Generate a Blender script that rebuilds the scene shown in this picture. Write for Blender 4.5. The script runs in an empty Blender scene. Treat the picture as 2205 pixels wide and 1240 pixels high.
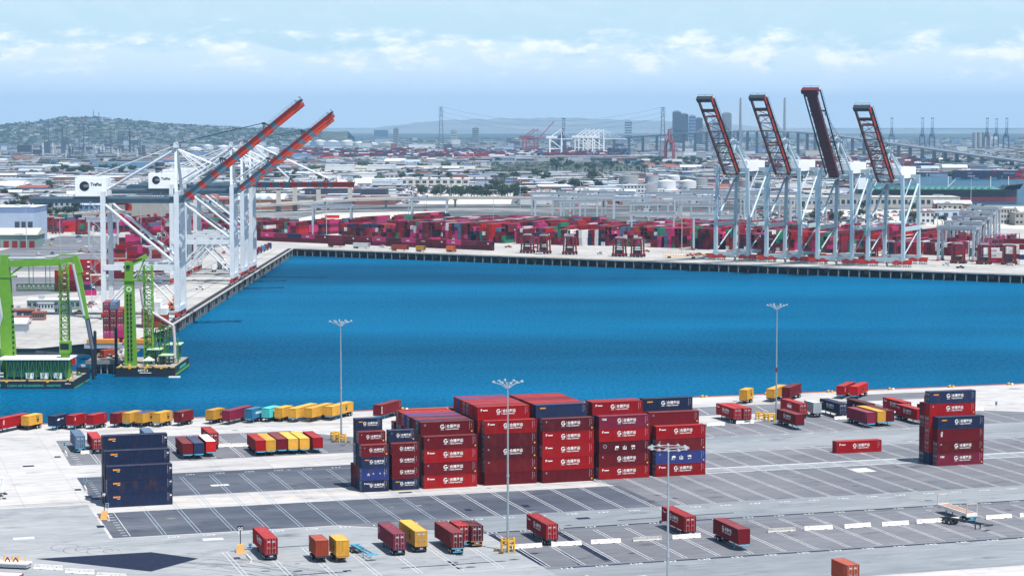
import bpy, math, random
from mathutils import Matrix, Vector
R = math.radians
rnd = random.Random(11)
SC = bpy.context.scene
COL = SC.collection

# ------------------------------------------------------------------ camera, sky, sun, exposure
F_PX, HCAM, CX, CY = 4600.0, 80.0, 1102.5, 620.0
PITCH = math.atan(348 / F_PX)
cam = bpy.data.cameras.new('camera'); cam.sensor_width = 36; cam.lens = F_PX / 2205 * 36
cam.clip_start = 1; cam.clip_end = 90000
camo = bpy.data.objects.new('camera', cam); COL.objects.link(camo)
camo.location = (0, 0, HCAM); camo.rotation_euler = (math.pi / 2 - PITCH, 0, 0)
SC.camera = camo

SUN_TO = Vector((0.30, -0.30, 0.92)).normalized()
w = bpy.data.worlds.new('World'); SC.world = w; w.use_nodes = True
nt = w.node_tree; N = nt.nodes; Lk = nt.links
for n in list(N): N.remove(n)
out = N.new('ShaderNodeOutputWorld'); bg = N.new('ShaderNodeBackground'); bg.inputs[1].default_value = 0.078
sky = N.new('ShaderNodeTexSky'); sky.sky_type = 'NISHITA'; sky.sun_disc = False
sky.sun_elevation = math.asin(SUN_TO.z); sky.sun_rotation = math.atan2(SUN_TO.x, SUN_TO.y)
sky.air_density = 1.3; sky.dust_density = 0.6; sky.ozone_density = 2.0
tc = N.new('ShaderNodeTexCoord')
def wmath(op, a, b=None, c=None):
    n = N.new('ShaderNodeMath'); n.operation = op
    for i, x in enumerate((a, b, c)):
        if x is None: continue
        if isinstance(x, (int, float)): n.inputs[i].default_value = x
        else: Lk.new(x, n.inputs[i])
    return n.outputs[0]
sep = N.new('ShaderNodeSeparateXYZ'); Lk.new(tc.outputs['Generated'], sep.inputs[0])
mp = N.new('ShaderNodeMapping'); mp.inputs['Scale'].default_value = (13, 13, 46); mp.inputs['Location'].default_value = (3.1, 0.4, 0.0)
Lk.new(tc.outputs['Generated'], mp.inputs[0])
ns = N.new('ShaderNodeTexNoise'); ns.inputs['Scale'].default_value = 2.1; ns.inputs['Detail'].default_value = 9; ns.inputs['Roughness'].default_value = 0.6
Lk.new(mp.outputs[0], ns.inputs['Vector'])
# a bank of cloud near the horizon, ragged at its upper edge
edge = wmath('MULTIPLY_ADD', ns.outputs[0], 0.050, 0.0155)
dlt = wmath('SUBTRACT', edge, sep.outputs[2])
bank = wmath('MULTIPLY', dlt, 150.0)
mb_ = N.new('ShaderNodeMath'); mb_.operation = 'MULTIPLY'; mb_.use_clamp = True; Lk.new(bank, mb_.inputs[0]); mb_.inputs[1].default_value = 1.0
ns2 = N.new('ShaderNodeTexNoise'); ns2.inputs['Scale'].default_value = 2.6; ns2.inputs['Detail'].default_value = 10; ns2.inputs['Roughness'].default_value = 0.62
mp2 = N.new('ShaderNodeMapping'); mp2.inputs['Scale'].default_value = (19, 19, 42); mp2.inputs['Location'].default_value = (1.7, 5.2, 0.3)
Lk.new(tc.outputs['Generated'], mp2.inputs[0]); Lk.new(mp2.outputs[0], ns2.inputs['Vector'])
wr = N.new('ShaderNodeValToRGB'); wr.color_ramp.elements[0].position = 0.47; wr.color_ramp.elements[1].position = 0.60
Lk.new(ns2.outputs[0], wr.inputs[0])
# brighter puffs right under the bank's upper edge
puff = wmath('SUBTRACT', 1.0, wmath('MULTIPLY', wmath('ABSOLUTE', wmath('SUBTRACT', dlt, 0.006)), 105.0))
pc = N.new('ShaderNodeMath'); pc.operation = 'MULTIPLY'; pc.use_clamp = True; Lk.new(puff, pc.inputs[0]); Lk.new(wmath('MULTIPLY', wr.outputs[0], 1.2), pc.inputs[1])
amt = wmath('MULTIPLY', mb_.outputs[0], 0.75)
amt2 = wmath('MINIMUM', wmath('ADD', amt, wmath('MULTIPLY', wr.outputs[0], 0.10)), 0.8)
mx = N.new('ShaderNodeMix'); mx.data_type = 'RGBA'; Lk.new(amt2, mx.inputs['Factor'])
pale = N.new('ShaderNodeMix'); pale.data_type = 'RGBA'; lowf = wmath('SUBTRACT', 1.0, wmath('MULTIPLY', wmath('SUBTRACT', sep.outputs[2], 0.10), 3.2)); lowc = N.new('ShaderNodeMath'); lowc.operation = 'MULTIPLY'; lowc.use_clamp = True; Lk.new(lowf, lowc.inputs[0]); lowc.inputs[1].default_value = 0.8; Lk.new(lowc.outputs[0], pale.inputs['Factor'])
Lk.new(sky.outputs[0], pale.inputs['A']); pale.inputs['B'].default_value = (6.5, 8.8, 9.9, 1)
Lk.new(pale.outputs['Result'], mx.inputs['A']); mx.inputs['B'].default_value = (9.4, 10.6, 12.8, 1)
mx2 = N.new('ShaderNodeMix'); mx2.data_type = 'RGBA'; Lk.new(pc.outputs[0], mx2.inputs['Factor'])
Lk.new(mx.outputs['Result'], mx2.inputs['A']); mx2.inputs['B'].default_value = (12.2, 12.3, 12.6, 1)
Lk.new(mx2.outputs['Result'], bg.inputs[0]); Lk.new(bg.outputs[0], out.inputs[0])

sun = bpy.data.lights.new('sun', 'SUN'); sun.energy = 5.0; sun.angle = R(0.53); sun.color = (1.0, 0.955, 0.89)
suno = bpy.data.objects.new('sun', sun); COL.objects.link(suno)
suno.rotation_euler = (-SUN_TO).to_track_quat('-Z', 'Y').to_euler(); suno.location = (200, -200, 500)
SC.view_settings.view_transform = 'Standard'; SC.view_settings.look = 'None'
SC.view_settings.exposure = 0.46; SC.view_settings.gamma = 1
SC.render.engine = 'CYCLES'
SC.cycles.use_denoising = True
SC.cycles.max_bounces = 6; SC.cycles.diffuse_bounces = 1; SC.cycles.glossy_bounces = 2; SC.cycles.volume_bounces = 0
SC.cycles.transparent_max_bounces = 6

# ------------------------------------------------------------------ helpers
def at(px, py, z=0.0):
    """the point at height z which the photograph shows at pixel (px, py)"""
    x = px - CX; y = -(py - CY); c, s = math.cos(PITCH), math.sin(PITCH)
    d = (x, F_PX * c + y * s, -F_PX * s + y * c); t = (z - HCAM) / d[2]
    return Vector((d[0] * t, d[1] * t, z))
def atY(px, py, Y):
    """the point at distance Y which the photograph shows at pixel (px, py)"""
    x = px - CX; y = -(py - CY); c, s = math.cos(PITCH), math.sin(PITCH)
    d = (x, F_PX * c + y * s, -F_PX * s + y * c); t = Y / d[1]
    return Vector((d[0] * t, Y, HCAM + d[2] * t))
TH = R(17.5); CT, ST = math.cos(TH), math.sin(TH)
def P(u, v, z=0.0): return Vector((u * CT - v * ST, u * ST + v * CT, z))
def UV(p): return (p.x * CT + p.y * ST, -p.x * ST + p.y * CT)
ORD = 'first second third fourth fifth sixth seventh eighth ninth tenth eleventh twelfth thirteenth fourteenth fifteenth sixteenth seventeenth eighteenth nineteenth twentieth'.split()
ORD += ['twenty-' + o for o in ORD[:9]] + ['thirtieth'] + ['thirty-' + o for o in ORD[:9]]

_tx = {}
def text_polys(s, bold=0.0):
    k = (s, bold)
    if k in _tx: return _tx[k]
    cu = bpy.data.curves.new('t', 'FONT'); cu.body = s; cu.size = 1; cu.resolution_u = 2; cu.offset = bold
    o = bpy.data.objects.new('t', cu); COL.objects.link(o)
    dg = bpy.context.evaluated_depsgraph_get(); dg.update()
    me = bpy.data.meshes.new_from_object(o.evaluated_get(dg))
    vs = [(v.co.x, v.co.y) for v in me.vertices]; fs = [tuple(p.vertices) for p in me.polygons]
    bpy.data.objects.remove(o); bpy.data.curves.remove(cu); bpy.data.meshes.remove(me)
    x0 = min((a for a, b in vs), default=0); x1 = max((a for a, b in vs), default=1)
    y0 = min((b for a, b in vs), default=0); y1 = max((b for a, b in vs), default=1)
    _tx[k] = (vs, fs, x0, x1, y0, y1); return _tx[k]

class MB:
    def __init__(s): s.v = []; s.f = []; s.m = []
    def add(s, vs, fs, m=0):
        n = len(s.v); s.v += [tuple(p) for p in vs]
        for f in fs: s.f.append(tuple(i + n for i in f)); s.m.append(m)
    def box(s, x0, x1, y0, y1, z0, z1, m=0):
        s.add([(x0,y0,z0),(x1,y0,z0),(x1,y1,z0),(x0,y1,z0),(x0,y0,z1),(x1,y0,z1),(x1,y1,z1),(x0,y1,z1)],
              [(3,2,1,0),(4,5,6,7),(0,1,5,4),(1,2,6,5),(2,3,7,6),(3,0,4,7)], m)
    def beam(s, p, q, w, h=None, m=0, up=(0,0,1), w2=None, h2=None):
        h = h or w; w2 = w2 or w; h2 = h2 or h
        p = Vector(p); q = Vector(q); d = (q - p).normalized(); u = Vector(up)
        a = d.cross(u)
        if a.length < 1e-3: a = d.cross(Vector((1, 0, 0)))
        a.normalize(); b = a.cross(d)
        vs = [p + a*i*w/2 + b*j*h/2 for i, j in ((-1,-1),(1,-1),(1,1),(-1,1))] + [q + a*i*w2/2 + b*j*h2/2 for i, j in ((-1,-1),(1,-1),(1,1),(-1,1))]
        s.add(vs, [(3,2,1,0),(4,5,6,7),(0,1,5,4),(1,2,6,5),(2,3,7,6),(3,0,4,7)], m)
    def tube(s, p, q, r, m=0, n=8, r2=None):
        p = Vector(p); q = Vector(q); d = (q - p).normalized(); r2 = r if r2 is None else r2
        a = d.cross(Vector((0,0,1)))
        if a.length < 1e-3: a = Vector((1,0,0))
        a.normalize(); b = d.cross(a)
        vs = []
        for c, rr in ((p, r), (q, r2)):
            for i in range(n):
                t = 2*math.pi*i/n; vs.append(c + a*math.cos(t)*rr + b*math.sin(t)*rr)
        fs = [(i, (i+1) % n, n + (i+1) % n, n + i) for i in range(n)] + [tuple(range(n-1, -1, -1)), tuple(range(n, 2*n))]
        s.add(vs, fs, m)
    def path(s, pts, r, m=0, n=6):
        for a, b in zip(pts, pts[1:]): s.tube(a, b, r, m, n)
    def poly(s, pts, m=0): s.add(pts, [tuple(range(len(pts)))], m)
    def prism(s, pts, z0, z1, m=0):
        n = len(pts); vs = [(x, y, z0) for x, y in pts] + [(x, y, z1) for x, y in pts]
        s.add(vs, [tuple(range(n-1, -1, -1)), tuple(range(n, 2*n))] + [(i, (i+1) % n, n + (i+1) % n, n + i) for i in range(n)], m)
    def text(s, t, x, z, size, m=0, y=0.0, align='L', bold=0.0, flat=False, sx=1.0, vert=False):
        vs, fs, x0, x1, y0, y1 = text_polys(t, bold)
        ox = {'L': -x0, 'C': -(x0 + x1) / 2, 'R': -x1}[align]
        if flat: pts = [(x + (a + ox)*size*sx, y + b*size, z) for a, b in vs]
        elif vert: pts = [(x + b*size, y, z - (a + ox)*size*sx) for a, b in vs]
        else: pts = [(x + (a + ox)*size*sx, y, z + b*size) for a, b in vs]
        s.add(pts, fs, m)
        return (x1 - x0) * size * sx
    def sphere(s, c, r, m=0, n=8, k=5, sz=1.0):
        vs = [(c[0], c[1], c[2] - r*sz)]
        for i in range(1, k):
            ph = -math.pi/2 + math.pi*i/k
            for j in range(n):
                t = 2*math.pi*j/n; vs.append((c[0] + r*math.cos(ph)*math.cos(t), c[1] + r*math.cos(ph)*math.sin(t), c[2] + r*sz*math.sin(ph)))
        vs.append((c[0], c[1], c[2] + r*sz)); top = len(vs) - 1; fs = []
        for j in range(n): fs.append((0, 1 + (j+1) % n, 1 + j)); fs.append((top, top - n + j, top - n + (j+1) % n))
        for i in range(k - 2):
            for j in range(n):
                a = 1 + i*n; fs.append((a + j, a + (j+1) % n, a + n + (j+1) % n, a + n + j))
        s.add(vs, fs, m)
    def xf(s, M): s.v = [tuple(M @ Vector(p)) for p in s.v]; return s
    def mesh(s, name, mats):
        me = bpy.data.meshes.new(name); me.from_pydata(s.v, [], s.f)
        for mm in (mats if isinstance(mats, (list, tuple)) else [mats]): me.materials.append(mm)
        me.polygons.foreach_set('material_index', s.m); me.update(); return me
    def build(s, name, mats, parent=None, loc=None, rz=0.0):
        return link(name, s.mesh(name, mats), parent, loc, rz)
def link(name, me, parent=None, loc=None, rz=0.0):
    o = bpy.data.objects.new(name, me); COL.objects.link(o)
    if parent is not None: o.parent = parent
    if loc is not None: o.location = loc
    if rz: o.rotation_euler = (0, 0, rz)
    return o
def tag(o, label=None, cat=None, group=None, kind=None):
    if label: o['label'] = label
    if cat: o['category'] = cat
    if group: o['group'] = group
    if kind: o['kind'] = kind
    return o
def thing(name, label, cat, loc=(0,0,0), rz=0.0, group=None):
    o = bpy.data.objects.new(name, None); COL.objects.link(o); o.empty_display_size = 0.5
    o.location = loc; o.rotation_euler = (0, 0, rz)
    return tag(o, label, cat, group)
def kids(o): return [c for c in COL.objects if c.parent == o]
def copy_tree(o, parent=None, cache={}):
    """copy of a thing with copies of its parts and sub-parts (mesh data shared)"""
    if o.name not in cache: cache[o.name] = list(o.children)
    c = o.copy(); COL.objects.link(c)
    if parent is not None: c.parent = parent
    for ch in cache[o.name]: copy_tree(ch, c, cache)
    return c

# ------------------------------------------------------------------ materials
MATS = {}
def mat(name, col, rough=0.6, metal=0.0, var=0.12, scale=0.6, spec=0.35, dirt=None, dirt_amt=0.0, dirt_scale=1.5, bump=0.0, bump_scale=3.0, rand=0.0):
    if name in MATS: return MATS[name]
    m = bpy.data.materials.new(name); m.use_nodes = True; t = m.node_tree; b = t.nodes['Principled BSDF']
    b.inputs['Roughness'].default_value = rough; b.inputs['Metallic'].default_value = metal; b.inputs['Specular IOR Level'].default_value = spec
    tcn = t.nodes.new('ShaderNodeTexCoord'); n1 = t.nodes.new('ShaderNodeTexNoise')
    n1.inputs['Scale'].default_value = scale; n1.inputs['Detail'].default_value = 6; n1.inputs['Roughness'].default_value = 0.65
    t.links.new(tcn.outputs['Object'], n1.inputs['Vector'])
    mr = t.nodes.new('ShaderNodeMapRange'); mr.inputs[1].default_value = 0.25; mr.inputs[2].default_value = 0.75
    mr.inputs[3].default_value = 1 - var; mr.inputs[4].default_value = 1 + var; t.links.new(n1.outputs[0], mr.inputs[0])
    fac = mr.outputs[0]
    if rand:
        oi = t.nodes.new('ShaderNodeObjectInfo'); r2 = t.nodes.new('ShaderNodeMapRange'); r2.inputs[3].default_value = 1 - rand; r2.inputs[4].default_value = 1 + rand
        t.links.new(oi.outputs['Random'], r2.inputs[0]); mm = t.nodes.new('ShaderNodeMath'); mm.operation = 'MULTIPLY'
        t.links.new(fac, mm.inputs[0]); t.links.new(r2.outputs[0], mm.inputs[1]); fac = mm.outputs[0]
    vm = t.nodes.new('ShaderNodeVectorMath'); vm.operation = 'SCALE'; vm.inputs[0].default_value = col[:3]; t.links.new(fac, vm.inputs['Scale'])
    src = vm.outputs[0]
    if dirt:
        n2 = t.nodes.new('ShaderNodeTexNoise'); n2.inputs['Scale'].default_value = dirt_scale; n2.inputs['Detail'].default_value = 8; n2.inputs['Roughness'].default_value = 0.7
        mpn = t.nodes.new('ShaderNodeMapping'); mpn.inputs['Scale'].default_value = (1, 1, 0.35); mpn.inputs['Location'].default_value = (7, 3, 1)
        t.links.new(tcn.outputs['Object'], mpn.inputs[0]); t.links.new(mpn.outputs[0], n2.inputs['Vector'])
        cr = t.nodes.new('ShaderNodeValToRGB'); cr.color_ramp.elements[0].position = 0.52; cr.color_ramp.elements[1].position = 0.72
        cr.color_ramp.elements[1].color = (dirt_amt,)*3 + (1,); t.links.new(n2.outputs[0], cr.inputs[0])
        mi = t.nodes.new('ShaderNodeMix'); mi.data_type = 'RGBA'; t.links.new(cr.outputs[0], mi.inputs['Factor']); t.links.new(src, mi.inputs['A']); mi.inputs['B'].default_value = (*dirt, 1)
        src = mi.outputs['Result']
    t.links.new(src, b.inputs['Base Color'])
    if bump:
        n3 = t.nodes.new('ShaderNodeTexNoise'); n3.inputs['Scale'].default_value = bump_scale; n3.inputs['Detail'].default_value = 5
        t.links.new(tcn.outputs['Object'], n3.inputs['Vector']); bp = t.nodes.new('ShaderNodeBump'); bp.inputs['Strength'].default_value = bump
        t.links.new(n3.outputs[0], bp.inputs['Height']); t.links.new(bp.outputs[0], b.inputs['Normal'])
    MATS[name] = m; return m
RUST = (0.12, 0.045, 0.02)
PAL = {  # container paints
    'red': (0.275, 0.005, 0.008), 'maroon': (0.125, 0.007, 0.012), 'dark maroon': (0.085, 0.007, 0.013), 'wine': (0.17, 0.014, 0.038),
    'navy': (0.016, 0.026, 0.070), 'blue-grey': (0.09, 0.16, 0.26), 'yellow': (0.58, 0.30, 0.04), 'orange-brown': (0.27, 0.045, 0.020),
    'bright red': (0.46, 0.012, 0.010), 'blue': (0.03, 0.19, 0.36), 'teal': (0.06, 0.42, 0.42), 'white': (0.72, 0.74, 0.75), 'grey': (0.36, 0.40, 0.44),
    'magenta': (0.50, 0.03, 0.16), 'green': (0.03, 0.22, 0.12), 'orange': (0.60, 0.13, 0.02), 'deep blue': (0.03, 0.05, 0.20),
}
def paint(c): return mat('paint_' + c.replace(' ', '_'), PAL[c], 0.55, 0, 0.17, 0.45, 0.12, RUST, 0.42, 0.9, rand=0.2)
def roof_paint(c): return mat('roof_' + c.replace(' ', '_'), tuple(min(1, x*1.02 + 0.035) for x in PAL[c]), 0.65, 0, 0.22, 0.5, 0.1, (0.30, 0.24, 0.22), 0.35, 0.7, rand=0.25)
WHITE = mat('white_lettering', (0.85, 0.85, 0.85), 0.6, var=0.05)
ORANGE = mat('orange_lettering', (0.80, 0.30, 0.02), 0.6, var=0.05)
YELM = mat('yellow_marks', (0.85, 0.50, 0.03), 0.6, var=0.08)
BLACKL = mat('black_lettering', (0.015, 0.015, 0.02), 0.6, var=0.05)
STEEL = mat('galvanised_steel', (0.42, 0.46, 0.50), 0.45, 0.3, 0.1, 0.8, 0.4)
DARKST = mat('dark_steel', (0.035, 0.038, 0.045), 0.55, 0.2, 0.15)
TYRE = mat('tyre_rubber', (0.018, 0.018, 0.02), 0.85, var=0.1)
RIM = mat('wheel_rim', (0.5, 0.52, 0.55), 0.4, 0.5)
CHBLUE = mat('chassis_blue', (0.10, 0.36, 0.52), 0.5, dirt=RUST, dirt_amt=0.4)
CHDARK = mat('chassis_dark', (0.03, 0.04, 0.06), 0.5, dirt=RUST, dirt_amt=0.4)
CHRUST = mat('chassis_ochre', (0.35, 0.19, 0.05), 0.6, dirt=RUST, dirt_amt=0.6)
YELLOW = mat('safety_yellow', (0.80, 0.42, 0.01), 0.5, dirt=RUST, dirt_amt=0.3)
BARR = mat('barrier_white', (0.78, 0.75, 0.72), 0.8, var=0.10, scale=1.5, dirt=(0.25, 0.18, 0.14), dirt_amt=0.5, dirt_scale=2)
CRWHITE = mat('crane_white', (0.58, 0.62, 0.66), 0.45, var=0.08, scale=0.3, dirt=(0.25, 0.24, 0.24), dirt_amt=0.4, dirt_scale=0.5)
CRBLUE = mat('crane_pale_blue', (0.38, 0.50, 0.57), 0.45, var=0.08, scale=0.3, dirt=(0.22, 0.24, 0.26), dirt_amt=0.4, dirt_scale=0.5)
CRGREY = mat('gantry_grey', (0.30, 0.35, 0.41), 0.5, var=0.1)
SLATE = mat('crane_slate', (0.10, 0.16, 0.21), 0.5, var=0.15)
BOOMR = mat('boom_red', (0.55, 0.035, 0.012), 0.5, var=0.12)
BOOMD = mat('boom_dark_brown', (0.07, 0.022, 0.018), 0.6, var=0.2)
BOGIE = mat('bogie_red', (0.46, 0.025, 0.012), 0.5, var=0.2)
HOUSEW = mat('house_white', (0.80, 0.82, 0.84), 0.5, var=0.05)
CARRED = mat('carrier_red', (0.20, 0.012, 0.016), 0.5, var=0.15)
GREEN = mat('lime_green', (0.13, 0.31, 0.022), 0.5, var=0.12, dirt=(0.10, 0.22, 0.03), dirt_amt=0.5)
HULL = mat('hull_black', (0.014, 0.018, 0.028), 0.45, var=0.2)

# ------------------------------------------------------------------ ground, water
def ground_mat(name, c1, c2, c3, scale, joints=None, detail=8, rough=0.85, joint_col=0.7, streak=None):
    m = bpy.data.materials.new(name); m.use_nodes = True; t = m.node_tree; b = t.nodes['Principled BSDF']
    b.inputs['Roughness'].default_value = rough; b.inputs['Specular IOR Level'].default_value = 0.15
    tcn = t.nodes.new('ShaderNodeTexCoord')
    mpn = t.nodes.new('ShaderNodeMapping'); t.links.new(tcn.outputs['Object'], mpn.inputs[0])
    if streak: mpn.inputs['Scale'].default_value = streak
    n1 = t.nodes.new('ShaderNodeTexNoise'); n1.inputs['Scale'].default_value = scale; n1.inputs['Detail'].default_value = detail; n1.inputs['Roughness'].default_value = 0.7
    t.links.new(mpn.outputs[0], n1.inputs['Vector'])
    cr = t.nodes.new('ShaderNodeValToRGB'); e = cr.color_ramp.elements; e[0].position = 0.30; e[0].color = (*c1, 1); e[1].position = 0.66; e[1].color = (*c3, 1)
    x = cr.color_ramp.elements.new(0.48); x.color = (*c2, 1); t.links.new(n1.outputs[0], cr.inputs[0]); src = cr.outputs[0]
    # finer mottling
    n2 = t.nodes.new('ShaderNodeTexNoise'); n2.inputs['Scale'].default_value = scale * 14; n2.inputs['Detail'].default_value = 4; t.links.new(mpn.outputs[0], n2.inputs['Vector'])
    mr = t.nodes.new('ShaderNodeMapRange'); mr.inputs[1].default_value = 0.3; mr.inputs[2].default_value = 0.7; mr.inputs[3].default_value = 0.88; mr.inputs[4].default_value = 1.1; t.links.new(n2.outputs[0], mr.inputs[0])
    vm = t.nodes.new('ShaderNodeVectorMath'); vm.operation = 'SCALE'; t.links.new(src, vm.inputs[0]); t.links.new(mr.outputs[0], vm.inputs['Scale']); src = vm.outputs[0]
    n4 = t.nodes.new('ShaderNodeTexNoise'); n4.inputs['Scale'].default_value = 0.16; n4.inputs['Detail'].default_value = 7; n4.inputs['Roughness'].default_value = 0.72; m4 = t.nodes.new('ShaderNodeMapping'); m4.inputs['Scale'].default_value = (0.5, 1, 1); t.links.new(tcn.outputs['Object'], m4.inputs[0]); t.links.new(m4.outputs[0], n4.inputs['Vector'])
    c4 = t.nodes.new('ShaderNodeValToRGB'); c4.color_ramp.elements[0].position = 0.56; c4.color_ramp.elements[0].color = (1, 1, 1, 1); c4.color_ramp.elements[1].position = 0.70; c4.color_ramp.elements[1].color = (0.50, 0.52, 0.56, 1); t.links.new(n4.outputs[0], c4.inputs[0])
    u4 = t.nodes.new('ShaderNodeMix'); u4.data_type = 'RGBA'; u4.blend_type = 'MULTIPLY'; u4.inputs['Factor'].default_value = 1; t.links.new(src, u4.inputs['A']); t.links.new(c4.outputs[0], u4.inputs['B']); src = u4.outputs['Result']
    if joints:
        bt = t.nodes.new('ShaderNodeTexBrick'); bt.offset = 0.0; bt.inputs['Scale'].default_value = 1.0
        bt.inputs['Brick Width'].default_value = joints[0]; bt.inputs['Row Height'].default_value = joints[1]; bt.inputs['Mortar Size'].default_value = joints[2]
        bt.inputs['Color1'].default_value = (1, 1, 1, 1); bt.inputs['Color2'].default_value = (0.93, 0.93, 0.94, 1); bt.inputs['Mortar'].default_value = (joint_col,)*3 + (1,)
        t.links.new(tcn.outputs['Object'], bt.inputs['Vector'])
        mu = t.nodes.new('ShaderNodeMix'); mu.data_type = 'RGBA'; mu.blend_type = 'MULTIPLY'; mu.inputs['Factor'].default_value = 1
        t.links.new(src, mu.inputs['A']); t.links.new(bt.outputs['Color'], mu.inputs['B']); src = mu.outputs['Result']
    t.links.new(src, b.inputs['Base Color']); return m
M_CONC = ground_mat('pale_concrete', (0.34, 0.335, 0.34), (0.445, 0.44, 0.44), (0.50, 0.49, 0.485), 0.035, (12.0, 6.0, 0.07), joint_col=0.72, streak=(0.35, 1, 1))
M_CONC2 = ground_mat('worn_concrete', (0.20, 0.22, 0.245), (0.27, 0.29, 0.31), (0.33, 0.34, 0.355), 0.05, streak=(0.35, 1, 1))
M_ASPH = ground_mat('asphalt', (0.11, 0.118, 0.138), (0.145, 0.152, 0.175), (0.185, 0.19, 0.215), 0.04, streak=(0.3, 1, 1))
M_ASPHD = ground_mat('dark_asphalt', (0.048, 0.060, 0.084), (0.076, 0.088, 0.116), (0.125, 0.138, 0.165), 0.05, streak=(0.4, 1, 1))
M_ASPHL = ground_mat('pale_asphalt', (0.165, 0.19, 0.215), (0.215, 0.24, 0.265), (0.27, 0.29, 0.31), 0.04, streak=(0.25, 1, 1))
M_LINE = mat('road_paint', (0.52, 0.54, 0.56), 0.7, var=0.35, scale=0.8)
M_LINEB = mat('faded_road_paint', (0.27, 0.34, 0.39), 0.7, var=0.3, scale=0.6)
M_YLINE = mat('yellow_road_paint', (0.75, 0.42, 0.05), 0.7, var=0.2)
M_TAR = mat('tar_seal', (0.020, 0.027, 0.052), 0.9, var=0.2, spec=0.03)
M_FAR = ground_mat('harbour_concrete', (0.30, 0.295, 0.29), (0.39, 0.385, 0.375), (0.48, 0.47, 0.45), 0.02, (20.0, 10.0, 0.12), joint_col=0.8)

def sheet(name, polys, m, z, rz=0.0, kind='structure'):
    b = MB()
    for p in polys: b.poly([(x, y, 0) for x, y in p])
    o = b.build(name, m, None, (0, 0, z), rz); o['kind'] = kind; return o
def rect(u0, u1, v0, v1): return [(u0, v0), (u1, v0), (u1, v1), (u0, v1)]
EDGE = 582.7
# near terminal ground is built in its own rotated frame so slabs and bays line up with it
b = MB()
b.box(-900, 900, -200, EDGE, -9, 0, 0)
o = b.build('terminal_ground', [M_CONC], None, (0, 0, 0), TH); o['kind'] = 'structure'
sheet('asphalt_yard', [
    [(165, 416), (165, 441), (158, 460), (158, 490), (165, 505), (186, 530), (236, 530), (262, 536), (306, 533), (330, 515), (330, 360), (121, 360), (120.6, 399), (95, 415.5), (95, 416)],
], M_ASPH, 0.004, TH)
sheet('asphalt_bay', [rect(49.6, 165, 416, 443.8), rect(50.5, 158, 460, 490.7)], M_ASPHD, 0.008, TH)
sheet('asphalt_bay', [[(51, 509), (120, 509), (137, 520), (112, 550.7), (51.6, 550.7)], rect(205, 285, 545, 562), rect(285, 318, 560, 574)], M_ASPH, 0.008, TH)
sheet('lane', [rect(121, 330, 399.5, 416.5), rect(121, 330, 340, 362.5), rect(168, 330, 483, 507), rect(165, 330, 453, 460)], M_ASPHL, 0.012, TH)
sheet('worn_concrete_yard', [[(-60, 300), (121, 300), (121, 398), (94, 415.3), (-60, 415.3)], rect(-60, 49, 415.3, 455)], M_CONC2, 0.012, TH)
# painted markings
b = MB(); ZM = 0.022
def line(u0, v0, u1, v1, wd=0.14, m=0, z=ZM):
    d = Vector((u1 - u0, v1 - v0)).normalized(); n = Vector((-d.y, d.x)) * wd / 2
    b.poly([(u0 + n.x, v0 + n.y, z), (u0 - n.x, v0 - n.y, z), (u1 - n.x, v1 - n.y, z), (u1 + n.x, v1 + n.y, z)][::-1], m)
line(53.1, 417, 53.1, 444)
k = 0
for i in range(34):
    u = 59.35 + 6.87 * i
    top = 485.0 if u > 64 else 444
    mm = 1 if u < 118 else 0
    line(u, 416.6, u, top, 0.15, mm); line(u + 0.72, 416.6, u + 0.72, top, 0.15, mm)
line(51, 486, 330, 484.2, 0.16, 1); line(190, 481.8, 330, 482.3, 0.45, 0)
line(158, 459.6, 330, 459.9, 0.9, 0); line(158, 453.2, 330, 453.6, 0.5, 0)
line(66, 451.8, 158, 452.6, 0.2, 2); line(165, 416.4, 330, 416.9, 0.12, 0); line(95, 415.8, 165, 416.0, 0.12, 1)
for i in range(32):                                   # the bays in front: lines, numbers
    u = 121.6 + 6.72 * i
    line(u, 364.6, u, 396.0, 0.15); line(u + 0.7, 364.6, u + 0.7, 396.0, 0.15)
line(121, 364.3, 330, 364.3, 0.12, 1); line(121, 366.6, 330, 366.6, 0.09, 1); line(121, 396.3, 330, 396.3, 0.12, 1); line(121, 393, 330, 393, 0.08, 1)
for i in range(20):
    u = 186 + 7.05 * i
    line(u - 14, 507.5, u - 14, 532, 0.13); line(u - 13.3, 507.5, u - 13.3, 532, 0.13)
line(168, 507.3, 330, 507.8, 0.12)
for i in range(9): line(203 + 9*i, 547, 205 + 9*i, 560, 0.25)
for i in range(18):
    line(57.5 + 6.9*i, 510, 57.5 + 6.9*i, 550, 0.14) if i < 9 else None
    line(58.2 + 6.9*i, 510, 58.2 + 6.9*i, 550, 0.14) if i < 9 else None
for i in range(9): line(51.6, 418 + 2.9*i, 52.6, 418 + 2.9*i, 0.35); line(52.2, 462 + 3*i, 53.2, 462 + 3*i, 0.35); line(52.6, 511 + 3.6*i, 54, 511 + 3.6*i, 0.4)
for i in range(30):                                   # slot numbers
    s_ = str(101 + 2*i)
    b.text(s_, 60 + 6.87*i, ZM, 1.5, 0, 413.2, 'L', 0.02, flat=True, sx=1.25)
    if i > 9: b.text(str(81 + 2*i + 20), 52 + 6.87*i, ZM, 1.3, 0, 398.6, 'L', 0.02, flat=True, sx=1.35)
    if i > 9: b.text(str(101 + 2*i), 56.5 + 6.72*i, ZM, 1.5, 0, 362.0, 'L', 0.02, flat=True, sx=1.25)
    if i > 12: b.text(str(101 + 2*i), 78 + 7.05*i, ZM, 1.2, 0, 505.2, 'L', 0.02, flat=True, sx=1.4)
    if i < 15: b.text(str(101 + 2*i), 75 + 6.87*i, ZM, 1.2, 0, 487.2, 'L', 0.02, flat=True, sx=1.4)
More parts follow.
